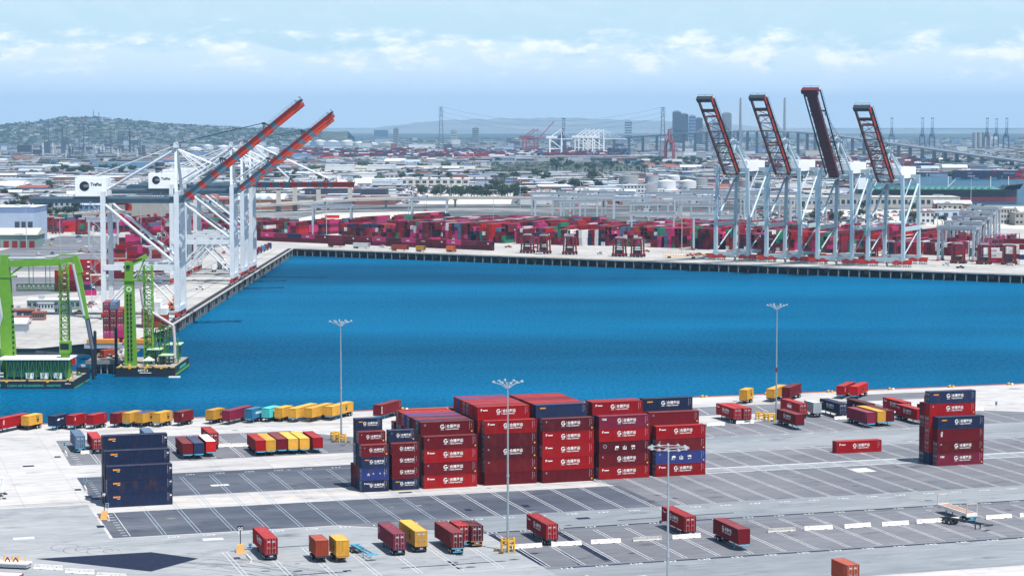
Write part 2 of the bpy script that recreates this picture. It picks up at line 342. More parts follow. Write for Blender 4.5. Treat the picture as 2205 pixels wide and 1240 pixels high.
b.text('STOP', 29, ZM, 2.4, 0, 481.5, 'L', 0.02, flat=True, sx=1.0); line(26, 487, 42, 487, 0.3)
line(30, 470, 52, 470.4, 0.1, 1)
for i in range(14):                                   # bays in the worn concrete
    u = 67.5 + 7.6*i
    if u < 118: line(u, 366, u, 396, 0.13); line(u + 0.8, 366, u + 0.8, 396, 0.13)
line(128, 345, 150, 347, 0.28, 2); line(126, 356, 128.5, 345, 0.25)
b.poly([(132, 349.5, ZM), (137, 349.7, ZM), (136, 352.5, ZM), (131.5, 352, ZM)], 0)
b.poly([(224, 444, ZM), (229, 444, ZM), (229, 449.5, ZM), (224, 449.5, ZM)], 0)
for (uu, vv) in ((78, 470), (31, 420), (36, 500), (66, 408)): b.poly([(uu, vv, ZM), (uu + 4, vv, ZM), (uu + 4, vv + 2.2, ZM), (uu, vv + 2.2, ZM)], 0)
o = b.build('yard_markings', [M_LINE, M_LINEB, M_YLINE], None, (0, 0, 0), TH); o['kind'] = 'structure'
# tar seams and patches
b = MB()
line(120, 399.2, 330, 400.4, 0.9, 0, 0.018); line(124, 362.9, 330, 363.4, 0.8, 0, 0.018); line(121, 397.6, 121.6, 366, 1.4, 0, 0.018); line(134.3, 396, 134.3, 366, 1.5, 0, 0.018)
for (a, c, d, e_) in ((70, 397.2, 90, 397.4), (66, 371.3, 86, 371.6), (96, 371.6, 116, 372), (128, 364, 129, 378), (150, 404, 176, 405)): line(a, c, d, e_, 0.55, 0, 0.018)
def patch(px, py, w_, h_):
    q = UV(at(px, py)); b.poly([(q[0], q[1], 0.018), (q[0] + w_, q[1], 0.018), (q[0] + w_, q[1] + h_, 0.018), (q[0], q[1] + h_, 0.018)], 0)
for q in ((118, 985, 1.5, 2.2), (50, 1005, 2.6, 2.0), (162, 1056, 1.4, 2.2), (210, 1136, 1.5, 2.6), (185, 1072, 1.5, 3), (860, 1062, 3, 1.6), (1130, 1092, 1.5, 3), (1245, 1118, 2.8, 2.0), (1005, 1100, 1.4, 2.5), (740, 1230, 1.5, 1.0), (505, 1203, 1.2, 1.6), (965, 1212, 1.0, 1.8), (975, 1218, 1.0, 1.8), (985, 1225, 1.0, 1.8)): patch(*q)
q4 = [UV(at(x, y)) for x, y in ((75, 1202.5), (325, 1230), (428, 1202), (325, 1188))]
b.poly([(p[0], p[1], 0.018) for p in q4], 0)
pr = random.Random(5)
for j in range(11):                                   # tyre marks sweeping out of the dark patch
    pts = []
    x0, y0, x1, y1, bow = 330 + pr.uniform(-60, 110), 1190 + pr.uniform(0, 26), 640 + pr.uniform(-120, 120), 1236 + pr.uniform(-6, 8), pr.uniform(-12, -2)
    for i in range(13):
        t = i / 12; pts.append(UV(at(x0 + (x1 - x0)*t, y0 + (y1 - y0)*t + bow*math.sin(math.pi*t)*1.3)))
    for p, q in zip(pts, pts[1:]): line(p[0], p[1], q[0], q[1], pr.uniform(0.10, 0.3), 1, 0.017 + 0.0001*j)
for j in range(5):
    c_ = UV(at(140 + 25*j, 1180 + pr.uniform(-4, 10))); rr = pr.uniform(1.5, 3)
    for i in range(9):
        a, c = i*0.5, (i+1)*0.5; line(c_[0] + rr*math.cos(a), c_[1] + rr*math.sin(a)*1.4, c_[0] + rr*math.cos(c), c_[1] + rr*math.sin(c)*1.4, 0.15, 1, 0.0185 + 0.0001*j)
M_SKID = mat('tyre_marks', (0.11, 0.12, 0.14), 0.8, var=0.3, scale=0.4)
sb = MB(); sr_ = random.Random(44)
for _ in range(210):
    u_, v_ = sr_.uniform(50, 300), sr_.choice((sr_.uniform(364, 396), sr_.uniform(416, 486), sr_.uniform(508, 530), sr_.uniform(400, 575))); rr = sr_.uniform(0.15, 0.75); n_ = 9; st_ = sr_.uniform(1, 2.4)
    sb.poly([(u_ + rr*st_*math.cos(2*math.pi*i/n_)*sr_.uniform(0.6, 1.2), v_ + rr*math.sin(2*math.pi*i/n_)*sr_.uniform(0.6, 1.2), 0) for i in range(n_)], 0 if sr_.random() < 0.7 else 1)
M_OIL = mat('oil_stain', (0.045, 0.05, 0.06), 0.6, var=0.3, spec=0.1); M_OILF = mat('faded_stain', (0.22, 0.225, 0.23), 0.8, var=0.2, spec=0.05)
o = sb.build('oil_stains', [M_OIL, M_OILF], None, (0, 0, 0.0155), TH); o['kind'] = 'structure'
for j in range(46):                                   # long faint wheel tracks down the lanes
    u0_, v0_ = sr_.uniform(10, 260), sr_.choice((404, 407, 410, 450, 455, 494, 500, 504, 560, 566, 355, 350)) + sr_.uniform(-2, 2); L_ = sr_.uniform(15, 60); bow = sr_.uniform(-2.5, 2.5); pts = [(u0_ + L_*i/8, v0_ + bow*math.sin(math.pi*i/8)) for i in range(9)]
    for off in (0, 1.9):
        for p, q in zip(pts, pts[1:]): line(p[0], p[1] + off, q[0], q[1] + off, 0.16, 2, 0.0165 + 0.00001*j)
M_TRACK = mat('wheel_tracks', (0.17, 0.18, 0.195), 0.85, var=0.4, scale=0.3, spec=0.05)
o = b.build('tar_seams', [M_TAR, M_SKID, M_TRACK], None, (0, 0, 0), TH); o['kind'] = 'structure'

# quay face and coping of the near terminal
b = MB(); b.box(-900, 900, EDGE, EDGE + 0.5, -2.2, 0.28, 0); b.box(-900, 900, EDGE - 0.35, EDGE - 0.003, 0.0, 0.25, 1)
M_FEND = mat('fender_black', (0.02, 0.018, 0.02), 0.8); M_KERBR = mat('kerb_red', (0.45, 0.16, 0.12), 0.8)
o = b.build('quay_kerb', [M_FEND, M_KERBR], None, (0, 0, 0), TH); o['kind'] = 'structure'

# water
m = bpy.data.materials.new('sea_water'); m.use_nodes = True; t = m.node_tree; bs = t.nodes['Principled BSDF']
bs.inputs['Roughness'].default_value = 0.22; bs.inputs['IOR'].default_value = 1.33; bs.inputs['Specular IOR Level'].default_value = 0.05
tcn = t.nodes.new('ShaderNodeTexCoord')
def nz(sc, det, scale=(1, 1, 1), rough=0.6):
    mpn = t.nodes.new('ShaderNodeMapping'); mpn.inputs['Scale'].default_value = scale; t.links.new(tcn.outputs['Object'], mpn.inputs[0])
    n = t.nodes.new('ShaderNodeTexNoise'); n.inputs['Scale'].default_value = sc; n.inputs['Detail'].default_value = det; n.inputs['Roughness'].default_value = rough
    t.links.new(mpn.outputs[0], n.inputs['Vector']); return n.outputs[0]
cr = t.nodes.new('ShaderNodeValToRGB'); e = cr.color_ramp.elements; e[0].position = 0.3; e[0].position = 0.32; e[0].color = (0.0005, 0.040, 0.100, 1); e[1].position = 0.68; e[1].color = (0.0012, 0.122, 0.265, 1)
wa = t.nodes.new('ShaderNodeMath'); wa.operation = 'MULTIPLY_ADD'; t.links.new(nz(1.3, 3, (0.6, 0.22, 1), 0.85), wa.inputs[0]); wa.inputs[1].default_value = 0.85  # fine mottling in the base colour stands in for shading of small waves
ws = t.nodes.new('ShaderNodeMath'); ws.operation = 'SUBTRACT'; t.links.new(nz(0.007, 4, (0.3, 1, 1), 0.5), ws.inputs[0]); ws.inputs[1].default_value = 0.425; t.links.new(ws.outputs[0], wa.inputs[2]); t.links.new(wa.outputs[0], cr.inputs[0]); t.links.new(cr.outputs[0], bs.inputs['Base Color'])
bp = t.nodes.new('ShaderNodeBump'); bp.inputs['Strength'].default_value = 0.55; bp.inputs['Distance'].default_value = 1.0
ad = t.nodes.new('ShaderNodeMath'); ad.operation = 'MULTIPLY_ADD'; t.links.new(nz(0.9, 4, (0.6, 1, 1)), ad.inputs[0]); ad.inputs[1].default_value = 0.35; t.links.new(nz(0.16, 4, (0.5, 1, 1)), ad.inputs[2])
t.links.new(ad.outputs[0], bp.inputs['Height']); t.links.new(bp.outputs[0], bs.inputs['Normal'])
M_WATER = m
WZ = -4.5
df = t.nodes.new('ShaderNodeBsdfDiffuse'); gl = t.nodes.new('ShaderNodeBsdfGlossy'); gl.inputs['Roughness'].default_value = 0.12; gl.inputs['Color'].default_value = (0.15, 0.50, 0.72, 1)
mxs = t.nodes.new('ShaderNodeMixShader'); mxs.inputs[0].default_value = 0.20
t.links.new(cr.outputs[0], df.inputs['Color']); t.links.new(bp.outputs[0], df.inputs['Normal']); t.links.new(bp.outputs[0], gl.inputs['Normal'])
t.links.new(df.outputs[0], mxs.inputs[1]); t.links.new(gl.outputs[0], mxs.inputs[2]); t.links.new(mxs.outputs[0], t.nodes['Material Output'].inputs['Surface'])
sheet('water', [[(-6000, 300), (6000, 300), (6000, 30000), (-6000, 30000)]], M_WATER, WZ)

# far land: one sheet reaching the horizon, cut by the basin's two far wharves
WA = R(-30.7); WT = Vector((math.cos(WA), math.sin(WA), 0)); WN = Vector((-math.sin(WA), math.cos(WA), 0)); WO = Vector((-143.5, 1399, 0))
def Q(t_, d, z=0.0): p = WO + WT*t_ + WN*d; return Vector((p.x, p.y, z))
M_LAND = ground_mat('far_land', (0.04, 0.055, 0.065), (0.10, 0.11, 0.12), (0.34, 0.34, 0.34), 0.006, detail=10)
b = MB(); SB = 3.0
c0 = Q(0, SB); c1 = Q(1800, SB)
b.prism([(-146.5, 1404.3), (-137 - SB, 842), (-141 - SB, 806), (-172, 768), (-9000, 768), (-9000, 29000), (9000, 29000), (9000, 900), (c1.x, c1.y)][::-1], -9, 0)
o = b.build('land', [M_LAND]); o['kind'] = 'structure'
# the harbour terminals' concrete on that land
s0 = Q(900, 0.0)
sheet('harbour_terminal_ground', [[(-143.5, 1399), (-137, 840), (-141, 804), (-172, 767.5), (-1500, 767.5), (-1500, 1560), (-260, 1700), (-60, 1800), (300, 1760), (1500, 1500), (s0.x, s0.y)][::-1]], M_FAR, 0.05)
sheet('asphalt_bay', [[(-330, 1560), (-330, 1180), (-215, 1180), (-205, 1330), (-178, 1560)], [(-240, 1000), (-176, 1060), (-176, 1140), (-300, 1130), (-330, 1000)]], M_ASPH, 0.07)
b = MB()
for i in range(12): b.poly([(-330 + 3*i, 1190 + 30*i, 0), (-205, 1190 + 30*i, 0), (-205, 1191.2 + 30*i, 0), (-330 + 3*i, 1191.2 + 30*i, 0)])
b.poly([(-330, 1205, 0), (-327, 1205, 0), (-190, 1560, 0), (-196, 1560, 0)])
o = b.build('terminal_markings', M_LINE, None, (0, 0, 0.09)); o['kind'] = 'structure'
b = MB()
for d, wd, mm in ((6, 0.25, 1), (36.5, 0.25, 1), (9.5, 1.2, 0)):
    p, q = Q(0 if mm == 0 else 10, d), Q(260 if mm == 0 else 700, d); b.poly([p, q, q + WN*wd, p + WN*wd], mm)
for x, wd in ((-140.6, 0.3), (-171.2, 0.3), (-150, 0.25), (-156, 0.25)): b.poly([(x, 850, 0), (x + wd, 850, 0), (x + wd - 4, 1390, 0), (x - 4, 1390, 0)], 1)
o = b.build('quay_markings', [M_YLINE, M_SKID], None, (0, 0, 0.10)); o['kind'] = 'structure'

# piled wharf edges
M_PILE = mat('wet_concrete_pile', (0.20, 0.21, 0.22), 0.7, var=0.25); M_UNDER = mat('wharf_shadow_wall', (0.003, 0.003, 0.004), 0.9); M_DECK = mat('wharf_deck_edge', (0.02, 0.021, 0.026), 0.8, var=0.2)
def wharf(name, label, A, B, n_in, step):
    A = Vector(A); B = Vector(B); d = (B - A); L = d.length; d.normalize(); n_in = Vector(n_in)
    r = thing(name, label, 'wharf', A)
    b = MB(); o0 = Vector((0, 0, 0)); e1 = d*L
    def slab(off0, off1, z0, z1, m):
        p = [o0 + n_in*off0, e1 + n_in*off0, e1 + n_in*off1, o0 + n_in*off1]
        b.add([(q.x, q.y, z0) for q in p] + [(q.x, q.y, z1) for q in p], [(3,2,1,0),(4,5,6,7),(0,1,5,4),(1,2,6,5),(2,3,7,6),(3,0,4,7)], m)
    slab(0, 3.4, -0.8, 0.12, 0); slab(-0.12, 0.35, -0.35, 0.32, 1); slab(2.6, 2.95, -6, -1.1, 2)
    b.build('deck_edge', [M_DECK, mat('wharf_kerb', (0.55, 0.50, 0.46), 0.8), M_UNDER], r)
    pm = MB(); pm.beam((0, 0, -6), (0, 0, -0.9), 0.55, 0.55, 0); pm.beam(n_in*0.0 + Vector((0, 0, -4.6)), n_in*2.4 + Vector((0, 0, -1.2)), 0.3, 0.3, 0); me = pm.mesh('pile', [M_PILE])
    k = int(L / step)
    for i in range(k): link('pile', me, r, d*(step*(i + 0.5)) + n_in*0.25)
    fm = MB(); fm.box(-1.2, 1.2, -0.5, 0.35, -2.6, -0.2, 0); fe = fm.mesh('fender', [M_FEND])
    for i in range(int(L / 24)):
        f = link('fender', fe, r, d*(24*(i + 0.6)) - n_in*0.35, math.atan2(d.y, d.x))
    return r
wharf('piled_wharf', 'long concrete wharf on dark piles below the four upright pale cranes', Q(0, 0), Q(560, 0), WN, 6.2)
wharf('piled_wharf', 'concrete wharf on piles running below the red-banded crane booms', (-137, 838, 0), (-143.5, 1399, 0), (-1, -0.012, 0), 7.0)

# ------------------------------------------------------------------ containers
W_ = 2.44
def corrug(b, x0, x1, z0, z1, yo, yi, pitch, m, axis='x', sgn=1):
    """trapezoid-ribbed sheet between x0 and x1 at outer offset yo and inner offset yi"""
    xs = []; x = x0
    while x < x1 - 1e-6:
        for dx, yy in ((0, yo), (0.36*pitch, yo), (0.5*pitch, yi), (0.86*pitch, yi)):
            if x + dx < x1: xs.append((x + dx, yy))
        x += pitch
    xs.append((x1, yo)); n = len(xs)
    if axis == 'x': vs = [(a, y, z0) for a, y in xs] + [(a, y, z1) for a, y in xs]
    elif axis == 'y': vs = [(y, a, z0) for a, y in xs] + [(y, a, z1) for a, y in xs]
    else: vs = [(a, z0, y) for a, y in xs] + [(a, z1, y) for a, y in xs]
    fl = [(i, i+1, n+i+1, n+i) for i in range(n-1)]
    if sgn < 0: fl = [f[::-1] for f in fl]
    b.add(vs, fl, m)
_cm = {}
def cont_body(L, H, colour, pitch=0.28, roof=None):
    k = ('b', L, H, colour, pitch, roof)
    if k in _cm: return _cm[k]
    b = MB(); l, w2 = L/2, W_/2; q = 0.075
    for sx in (-1, 1):
        for sy in (-1, 1):
            b.box(*sorted((sx*l, sx*(l - 0.16))), *sorted((sy*w2, sy*(w2 - 0.16))), 0.118, H - 0.118, 0)
            for z0 in (0.0, H - 0.118): b.box(*sorted((sx*(l + 0.004), sx*(l - 0.178))), *sorted((sy*(w2 + 0.004), sy*(w2 - 0.162))), z0, z0 + 0.118, 1)
    for sy in (-1, 1):
        b.box(-l + 0.178, l - 0.178, *sorted((sy*w2, sy*(w2 - 0.06))), 0.0, 0.16, 0)
        b.box(-l + 0.178, l - 0.178, *sorted((sy*w2, sy*(w2 - 0.06))), H - 0.10, H - 0.01, 0)
        corrug(b, -l + 0.16, l - 0.16, 0.16, H - 0.10, sy*(w2 - 0.015), sy*(w2 - 0.055), pitch, 0, 'x', -sy*-1 if sy < 0 else -1)
    for sx in (-1, 1):
        b.box(*sorted((sx*l, sx*(l - 0.08))), -w2 + 0.162, w2 - 0.162, 0.0, 0.16, 0); b.box(*sorted((sx*l, sx*(l - 0.08))), -w2 + 0.162, w2 - 0.162, H - 0.12, H - 0.01, 0)
    corrug(b, -w2 + 0.16, w2 - 0.16, 0.16, H - 0.12, -l + 0.02, -l + 0.06, pitch*0.9, 0, 'y', -1)
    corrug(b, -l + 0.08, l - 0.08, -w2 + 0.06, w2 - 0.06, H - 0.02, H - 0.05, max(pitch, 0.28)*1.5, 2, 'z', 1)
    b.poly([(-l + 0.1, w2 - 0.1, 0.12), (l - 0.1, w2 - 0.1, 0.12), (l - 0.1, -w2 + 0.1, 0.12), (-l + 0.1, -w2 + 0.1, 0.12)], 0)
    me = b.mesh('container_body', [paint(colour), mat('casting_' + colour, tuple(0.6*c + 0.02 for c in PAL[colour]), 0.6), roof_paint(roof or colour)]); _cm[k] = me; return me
def cont_door(H, colour):
    k = ('d', H, colour)
    if k in _cm: return _cm[k]
    b = MB(); w = W_/2 - 0.165                       # one leaf; hinge at y=w, meets its twin at y=0
    b.box(-0.05, 0.0, 0.01, w, 0.17, H - 0.13, 0)
    n = 5
    for i in range(n):
        z0 = 0.3 + (H - 0.6)*i/n; b.box(0.0, 0.022, 0.08, w - 0.06, z0, z0 + (H - 0.6)/n*0.62, 0)
    for y in (0.26, w - 0.26):
        b.tube((0.045, y, 0.1), (0.045, y, H - 0.1), 0.022, 1, 6)
        for z in (0.22, H*0.35, H*0.7, H - 0.22): b.box(0.0, 0.07, y - 0.06, y + 0.06, z - 0.035, z + 0.035, 1)
    b.box(0.03, 0.07, 0.26, 0.62, 1.05, 1.10, 1); b.box(0.03, 0.07, w - 0.6, w - 0.26, 1.2, 1.25, 1)
    b.poly([(0.03, 0.16, H - 0.75), (0.03, 0.7, H - 0.75), (0.03, 0.7, H - 0.45), (0.03, 0.16, H - 0.45)], 2)
    me = b.mesh('door', [paint(colour), STEEL, mat('faded_plate', (0.5, 0.42, 0.42), 0.6)]); _cm[k] = me; return me
def g_logo(b, x, z, s, m=0):
    pts_o = []; n = 16
    for i in range(n + 1):
        a = R(40 + 300*i/n); pts_o.append((math.cos(a), math.sin(a)))
    for (a, c), (d, e_) in zip(pts_o, pts_o[1:]):
        r0, r1 = 0.62*s/1.24, s/1.24*0.98
        cx, cz = x + s*0.5, z + s*0.5; k = 0.5
        b.poly([(cx + a*s*0.5, 0, cz + c*s*0.5), (cx + a*s*0.33, 0, cz + c*s*0.33), (cx + d*s*0.33, 0, cz + e_*s*0.33), (cx + d*s*0.5, 0, cz + e_*s*0.5)], m)
    b.poly([(x + s*0.45, 0, z + s*0.36), (x + s*0.97, 0, z + s*0.36), (x + s*0.97, 0, z + s*0.52), (x + s*0.45, 0, z + s*0.52)], m)
def cont_text(L, H, style):
    k = ('t', L, H, style)
    if k in _cm: return _cm[k]
    b = MB(); l = L/2; big = 1.0 if L > 8 else 0.72; y = 0
    parts = style.split('+')
    for st in parts:
        if st == 'hede':
            big *= 0.84; s = 1.15*big; x = -2.3*big + (0.25 if L > 8 else 0.1); z = H*0.46
            g_logo(b, x, z, s, 0); b.text('HEDE', x + 0.1*big, z - 0.36*big, 0.34*big, 0, 0, 'L', 0.015)
            b.box(x + 1.42*big, x + 1.46*big, -0.004, 0, z - 0.35*big, z + 1.15*big, 0)
            b.text('合德海运', x + 1.68*big, z + 0.28*big, 0.93*big, 0, 0, 'L', 0.014)
            b.text('HEDE SHIPPING', x + 1.7*big, z - 0.34*big, 0.46*big, 0, 0, 'L', 0.015, sx=1.06)
        elif st == 'p':
            b.text('P', -l + 0.75*big, H*0.66, 0.72*big, 0, 0, 'L', 0.03)
            for i in range(6): b.box(-l + (1.25 + 0.19*i)*big, -l + (1.40 + 0.19*i)*big, -0.004, 0, H*0.68, H*0.68 + 0.24*big, 0)
        elif st == 'sq':
            b.text('C', -l + 0.75*big, H*0.72, 0.5*big, 5, 0, 'L', 0.02); b.box(l - 0.62, l - 0.34, -0.004, 0, 0.42, 0.72, 2)
        elif st == 'sea':
            b.text('seaco', -l + 0.95*big, H*0.70, 0.60*big, 1, 0, 'L', 0.045)
        elif st == 'sea45':
            b.text('seaco', -l + 1.25, H*0.70, 0.66, 1, 0, 'L', 0.05); b.box(-l + 2.1, -l + 2.7, -0.004, 0, H*0.60, H*0.63, 0)
            b.text('45', l - 0.62, H*0.66, 0.46, 0, 0, 'L', 0.04)
        elif st == 'cai': b.text('CAI', -l + 0.75, H*0.68, 0.62, 0, 0, 'L', 0.04)
        elif st == 'tang':
            for i, c in enumerate('唐山港'): b.text(c, -2.3 + 1.95*i, H*0.34, 1.0, 0, 0, 'L', 0.03)
        elif st == 'ring':
            n = 14
            for i in range(n):
                a, c = 2*math.pi*i/n, 2*math.pi*(i+1)/n; cx, cz = -l + 1.4, H*0.62
                b.poly([(cx + .42*math.cos(a), 0, cz + .42*math.sin(a)), (cx + .42*math.cos(c), 0, cz + .42*math.sin(c)), (cx + .33*math.cos(c), 0, cz + .33*math.sin(c)), (cx + .33*math.cos(a), 0, cz + .33*math.sin(a))], 4)
        elif st == 'star':
            b.text('★', -2.0, H*0.36, 1.0, 4, 0, 'L'); [b.box(x, x + 0.28, -0.004, 0, H*0.5, H*0.5 + 0.3, 4) for x in (-0.6, 0.9, 1.9)]
        elif st == 'msc':
            x = (l*0.15 if L < 8 else l*0.25); b.box(x, x + 1.0, -0.004, 0, H*0.26, H*0.80, 3); b.text('msc', x + 0.08, H*0.32, 0.50, 6, -0.006, 'L', 0.02); b.box(x + 0.14, x + 0.84, -0.01, -0.004, H*0.58, H*0.72, 6)
        elif st == 'mscy':
            x = l*0.25; b.text('m', x, H*0.5, 1.2, 2, 0, 'L', 0.05); b.text('sc', x, H*0.22, 0.95, 2, 0, 'L', 0.05)
        elif st == 'vert': b.text('TEX', -l + 0.75*big, H*0.84, 0.62*big, 0, 0, 'L', 0.03, vert=True, sx=1.15)
        elif st == 'bars':
            for i in range(3): b.box(-l + 0.4, -l + 0.78, -0.004, 0, 0.55 + 0.68*i, 1.0 + 0.68*i, 0)
        elif st == 'hmm': b.text('HMM', -1.6, H*0.36, 1.25, 0, 0, 'L', 0.05); b.box(-1.3, 1.2, -0.004, 0, H*0.80, H*0.82, 0)
        elif st == 'panel': b.box(-1.2, 2.2, -0.004, 0, H*0.42, H*0.66, 5)
        elif st == 'panelv': b.box(-l + 2.1, -l + 2.7, -0.004, 0, H*0.15, H*0.86, 5)
        elif st == 'bird': b.add([(-2.3, 0, H*0.6), (-1.5, 0, H*0.72), (-0.9, 0, H*0.62), (-1.4, 0, H*0.5), (-2.0, 0, H*0.48)], [(0, 4, 3, 2, 1)], 0); b.box(-0.8, 0.7, -0.004, 0, H*0.62, H*0.66, 0)
        elif st == 'one': b.text('ONE', -1.9, H*0.30, 1.45, 0, 0, 'L', 0.02, sx=0.95)
        elif st == 'ym': b.text('YANG MING', -2.6, H*0.34, 0.85, 2 + 5, 0, 'L', 0.03)
        elif st == 'onem': b.text('ONE', -1.8, H*0.26, 1.45, 8, 0, 'L', 0.03)
        elif st == 'hyu': b.text('HYUNDAI', -1.8, H*0.4, 0.75, 0, 0, 'L', 0.03)
        elif st == 'logo': b.box(l*0.35, l*0.35 + 1.3, -0.004, 0, H*0.38, H*0.62, 0)
        elif st == 'dark': b.box(-1.0, 1.6, -0.004, 0, H*0.36, H*0.58, 3)
        elif st == 'num':
            c = 4 if False else 4
            for i in range(9): b.box(l - 1.02, l - 0.94, -0.004, 0, H*0.88 - 0.19*i, H*0.88 - 0.19*i + 0.11, c)
            for i in range(4): b.box(l - 0.62, l - 0.52, -0.004, 0, H*0.82 - 0.3*i, H*0.82 - 0.3*i + 0.1, c)
    me = b.mesh('lettering', [WHITE, ORANGE, YELM, BLACKL, mat('faint_lettering', (0.45, 0.45, 0.52), 0.7), mat('grey_lettering', (0.40, 0.62, 0.66), 0.7), mat('msc_inner', (0.5, 0.35, 0.06), 0.7), mat('red_lettering', (0.5, 0.04, 0.03), 0.6), mat('magenta_lettering', (0.55, 0.03, 0.2), 0.6)])
    _cm[k] = me; return me
N_CONT = [0]
def container(label, colour, L, H, corner, cxy, rz, style='num', doors=1, group=None, detail=2, roof=None, end_text=None):
    """corner: world point of the container's bottom corner whose local x/y signs are cxy"""
    pitch = 0.28 if detail == 2 else (0.6 if detail == 1 else 1.5)
    body = cont_body(L, H, colour, pitch, roof)
    c, s = math.cos(rz), math.sin(rz); lx, ly = cxy[0]*L/2, cxy[1]*W_/2
    loc = Vector((corner[0] - (c*lx - s*ly), corner[1] - (s*lx + c*ly), corner[2]))
    flip = doors < 0
    o = link('shipping_container', body, None, loc, rz); N_CONT[0] += 1
    tag(o, label, 'shipping container', group)
    if flip: o.rotation_euler[2] = rz + math.pi
    if detail >= 1:
        dm = cont_door(H, colour)
        d1 = link('door', dm, o, (L/2 - 0.03, 0, 0)); d2 = link('door', dm, o, (L/2 - 0.03, 0, 0)); d2.scale = (1, -1, 1)
    if style:
        t_ = link('lettering', cont_text(L, H, style), o)
        if flip: t_.location = (0, W_/2 + 0.012, 0); t_.rotation_euler = (0, 0, math.pi)
        else: t_.location = (0, -W_/2 - 0.012, 0)
    return o

# chassis (trailer) that carries a container: origin on the ground below the container's centre, nose at +x
_ch = {}
def chassis(label, colour, L, loc, rz, group, nose=1, cat='trailer'):
    k = (colour, L)
    if k not in _ch:
        b = MB(); l = L/2; mt = {'blue': CHBLUE, 'dark': CHDARK, 'ochre': CHRUST}[colour]
        for sy in (-1, 1): b.box(-l + 0.1, l - 1.9, sy*0.5 - 0.07, sy*0.5 + 0.07, 0.98, 1.24, 0); b.box(l - 1.9, l - 0.1, sy*0.5 - 0.07, sy*0.5 + 0.07, 1.12, 1.24, 0)
        for x in (-l + 0.12, l - 0.15): b.box(x - 0.12, x + 0.12, -1.2, 1.2, 1.08, 1.26, 0)
        n = 6 if L > 8 else 3
        for i in range(1, n): x = -l + L*i/n; b.box(x - 0.06, x + 0.06, -0.43, 0.43, 1.02, 1.2, 0)
        b.box(-l + 0.3, -l + 3.3, -0.42, 0.42, 0.72, 0.98, 0); b.box(l - 0.6, l + 0.25, -0.9, 0.9, 1.0, 1.10, 0)
        wb = MB()
        wb.tube((0, -0.28, 0), (0, 0.28, 0), 0.51, 0, 14); wb.tube((0, -0.295, 0), (0, 0.295, 0), 0.27, 1, 10)
        lb = MB(); lb.box(-0.09, 0.09, -0.09, 0.09, 0.08, 1.0, 0); lb.box(-0.17, 0.17, -0.16, 0.16, 0.0, 0.08, 0); lb.beam((0, 0, 0.5), (-0.7, 0, 1.0), 0.06, 0.06, 0)
        bb = MB(); bb.box(-0.06, 0.06, -1.0, 1.0, 0.45, 0.6, 0); bb.box(-0.05, 0.05, -0.55, -0.45, 0.6, 1.0, 0); bb.box(-0.05, 0.05, 0.45, 0.55, 0.6, 1.0, 0); bb.box(-0.07, 0.02, -0.3, 0.3, 0.72, 0.98, 1)
        _ch[k] = (b.mesh('chassis_frame', [mt]), wb.mesh('wheel', [TYRE, RIM]), lb.mesh('landing_leg', [mt]), bb.mesh('rear_bumper', [mt, STEEL]))
    fm, wm, lm, bm = _ch[k]; l = L/2
    r = thing('container_chassis', label, cat, loc, rz + (0 if nose > 0 else math.pi), group)
    link('chassis_frame', fm, r)
    for x in (-l + 1.0, -l + 2.25):
        for sy in (-1, 1): link('wheel', wm, r, (x, sy*0.9, 0.51))
    for sy in (-1, 1): link('landing_leg', lm, r, (l - 2.9 if L > 8 else l - 1.4, sy*0.75, 0))
    link('rear_bumper', bm, r, (-l - 0.02, 0, 0))
    return r
CZ = 1.27
def trailer(where, colour, L, H, corner_px, kind, style, doors_near, ch='dark', roof=None, corner=None):
    """kind 'B': parked in the bays, long side facing -u.  kind 'Q': slanted along the quay edge."""
    rz = TH - math.pi/2 if kind == 'B' else R(66)
    cxy = (1, -1) if kind == 'B' else (-1, -1)
    p = Vector(corner) if corner is not None else at(corner_px[0], corner_px[1], CZ)
    p.z = CZ
    near = 1 if kind == 'B' else -1                      # local x sign of the end nearest the camera
    dsg = near if doors_near else -near
    o = container('%s container on chassis, %s' % (cname(colour, L), where), colour, L, H, p, cxy, rz, style, dsg, 'containers standing on chassis', roof=roof)
    chassis('%s chassis under %s container, %s' % (ch, colour, where), ch, L, (o.location.x, o.location.y, 0), rz, 'trailers parked in the terminal', -dsg)
    return o
def cname(colour, L): return ('short ' if L < 8 else 'long ') + colour
L40, L20, L45 = 12.19, 6.06, 13.72
HC, HS = 2.896, 2.591

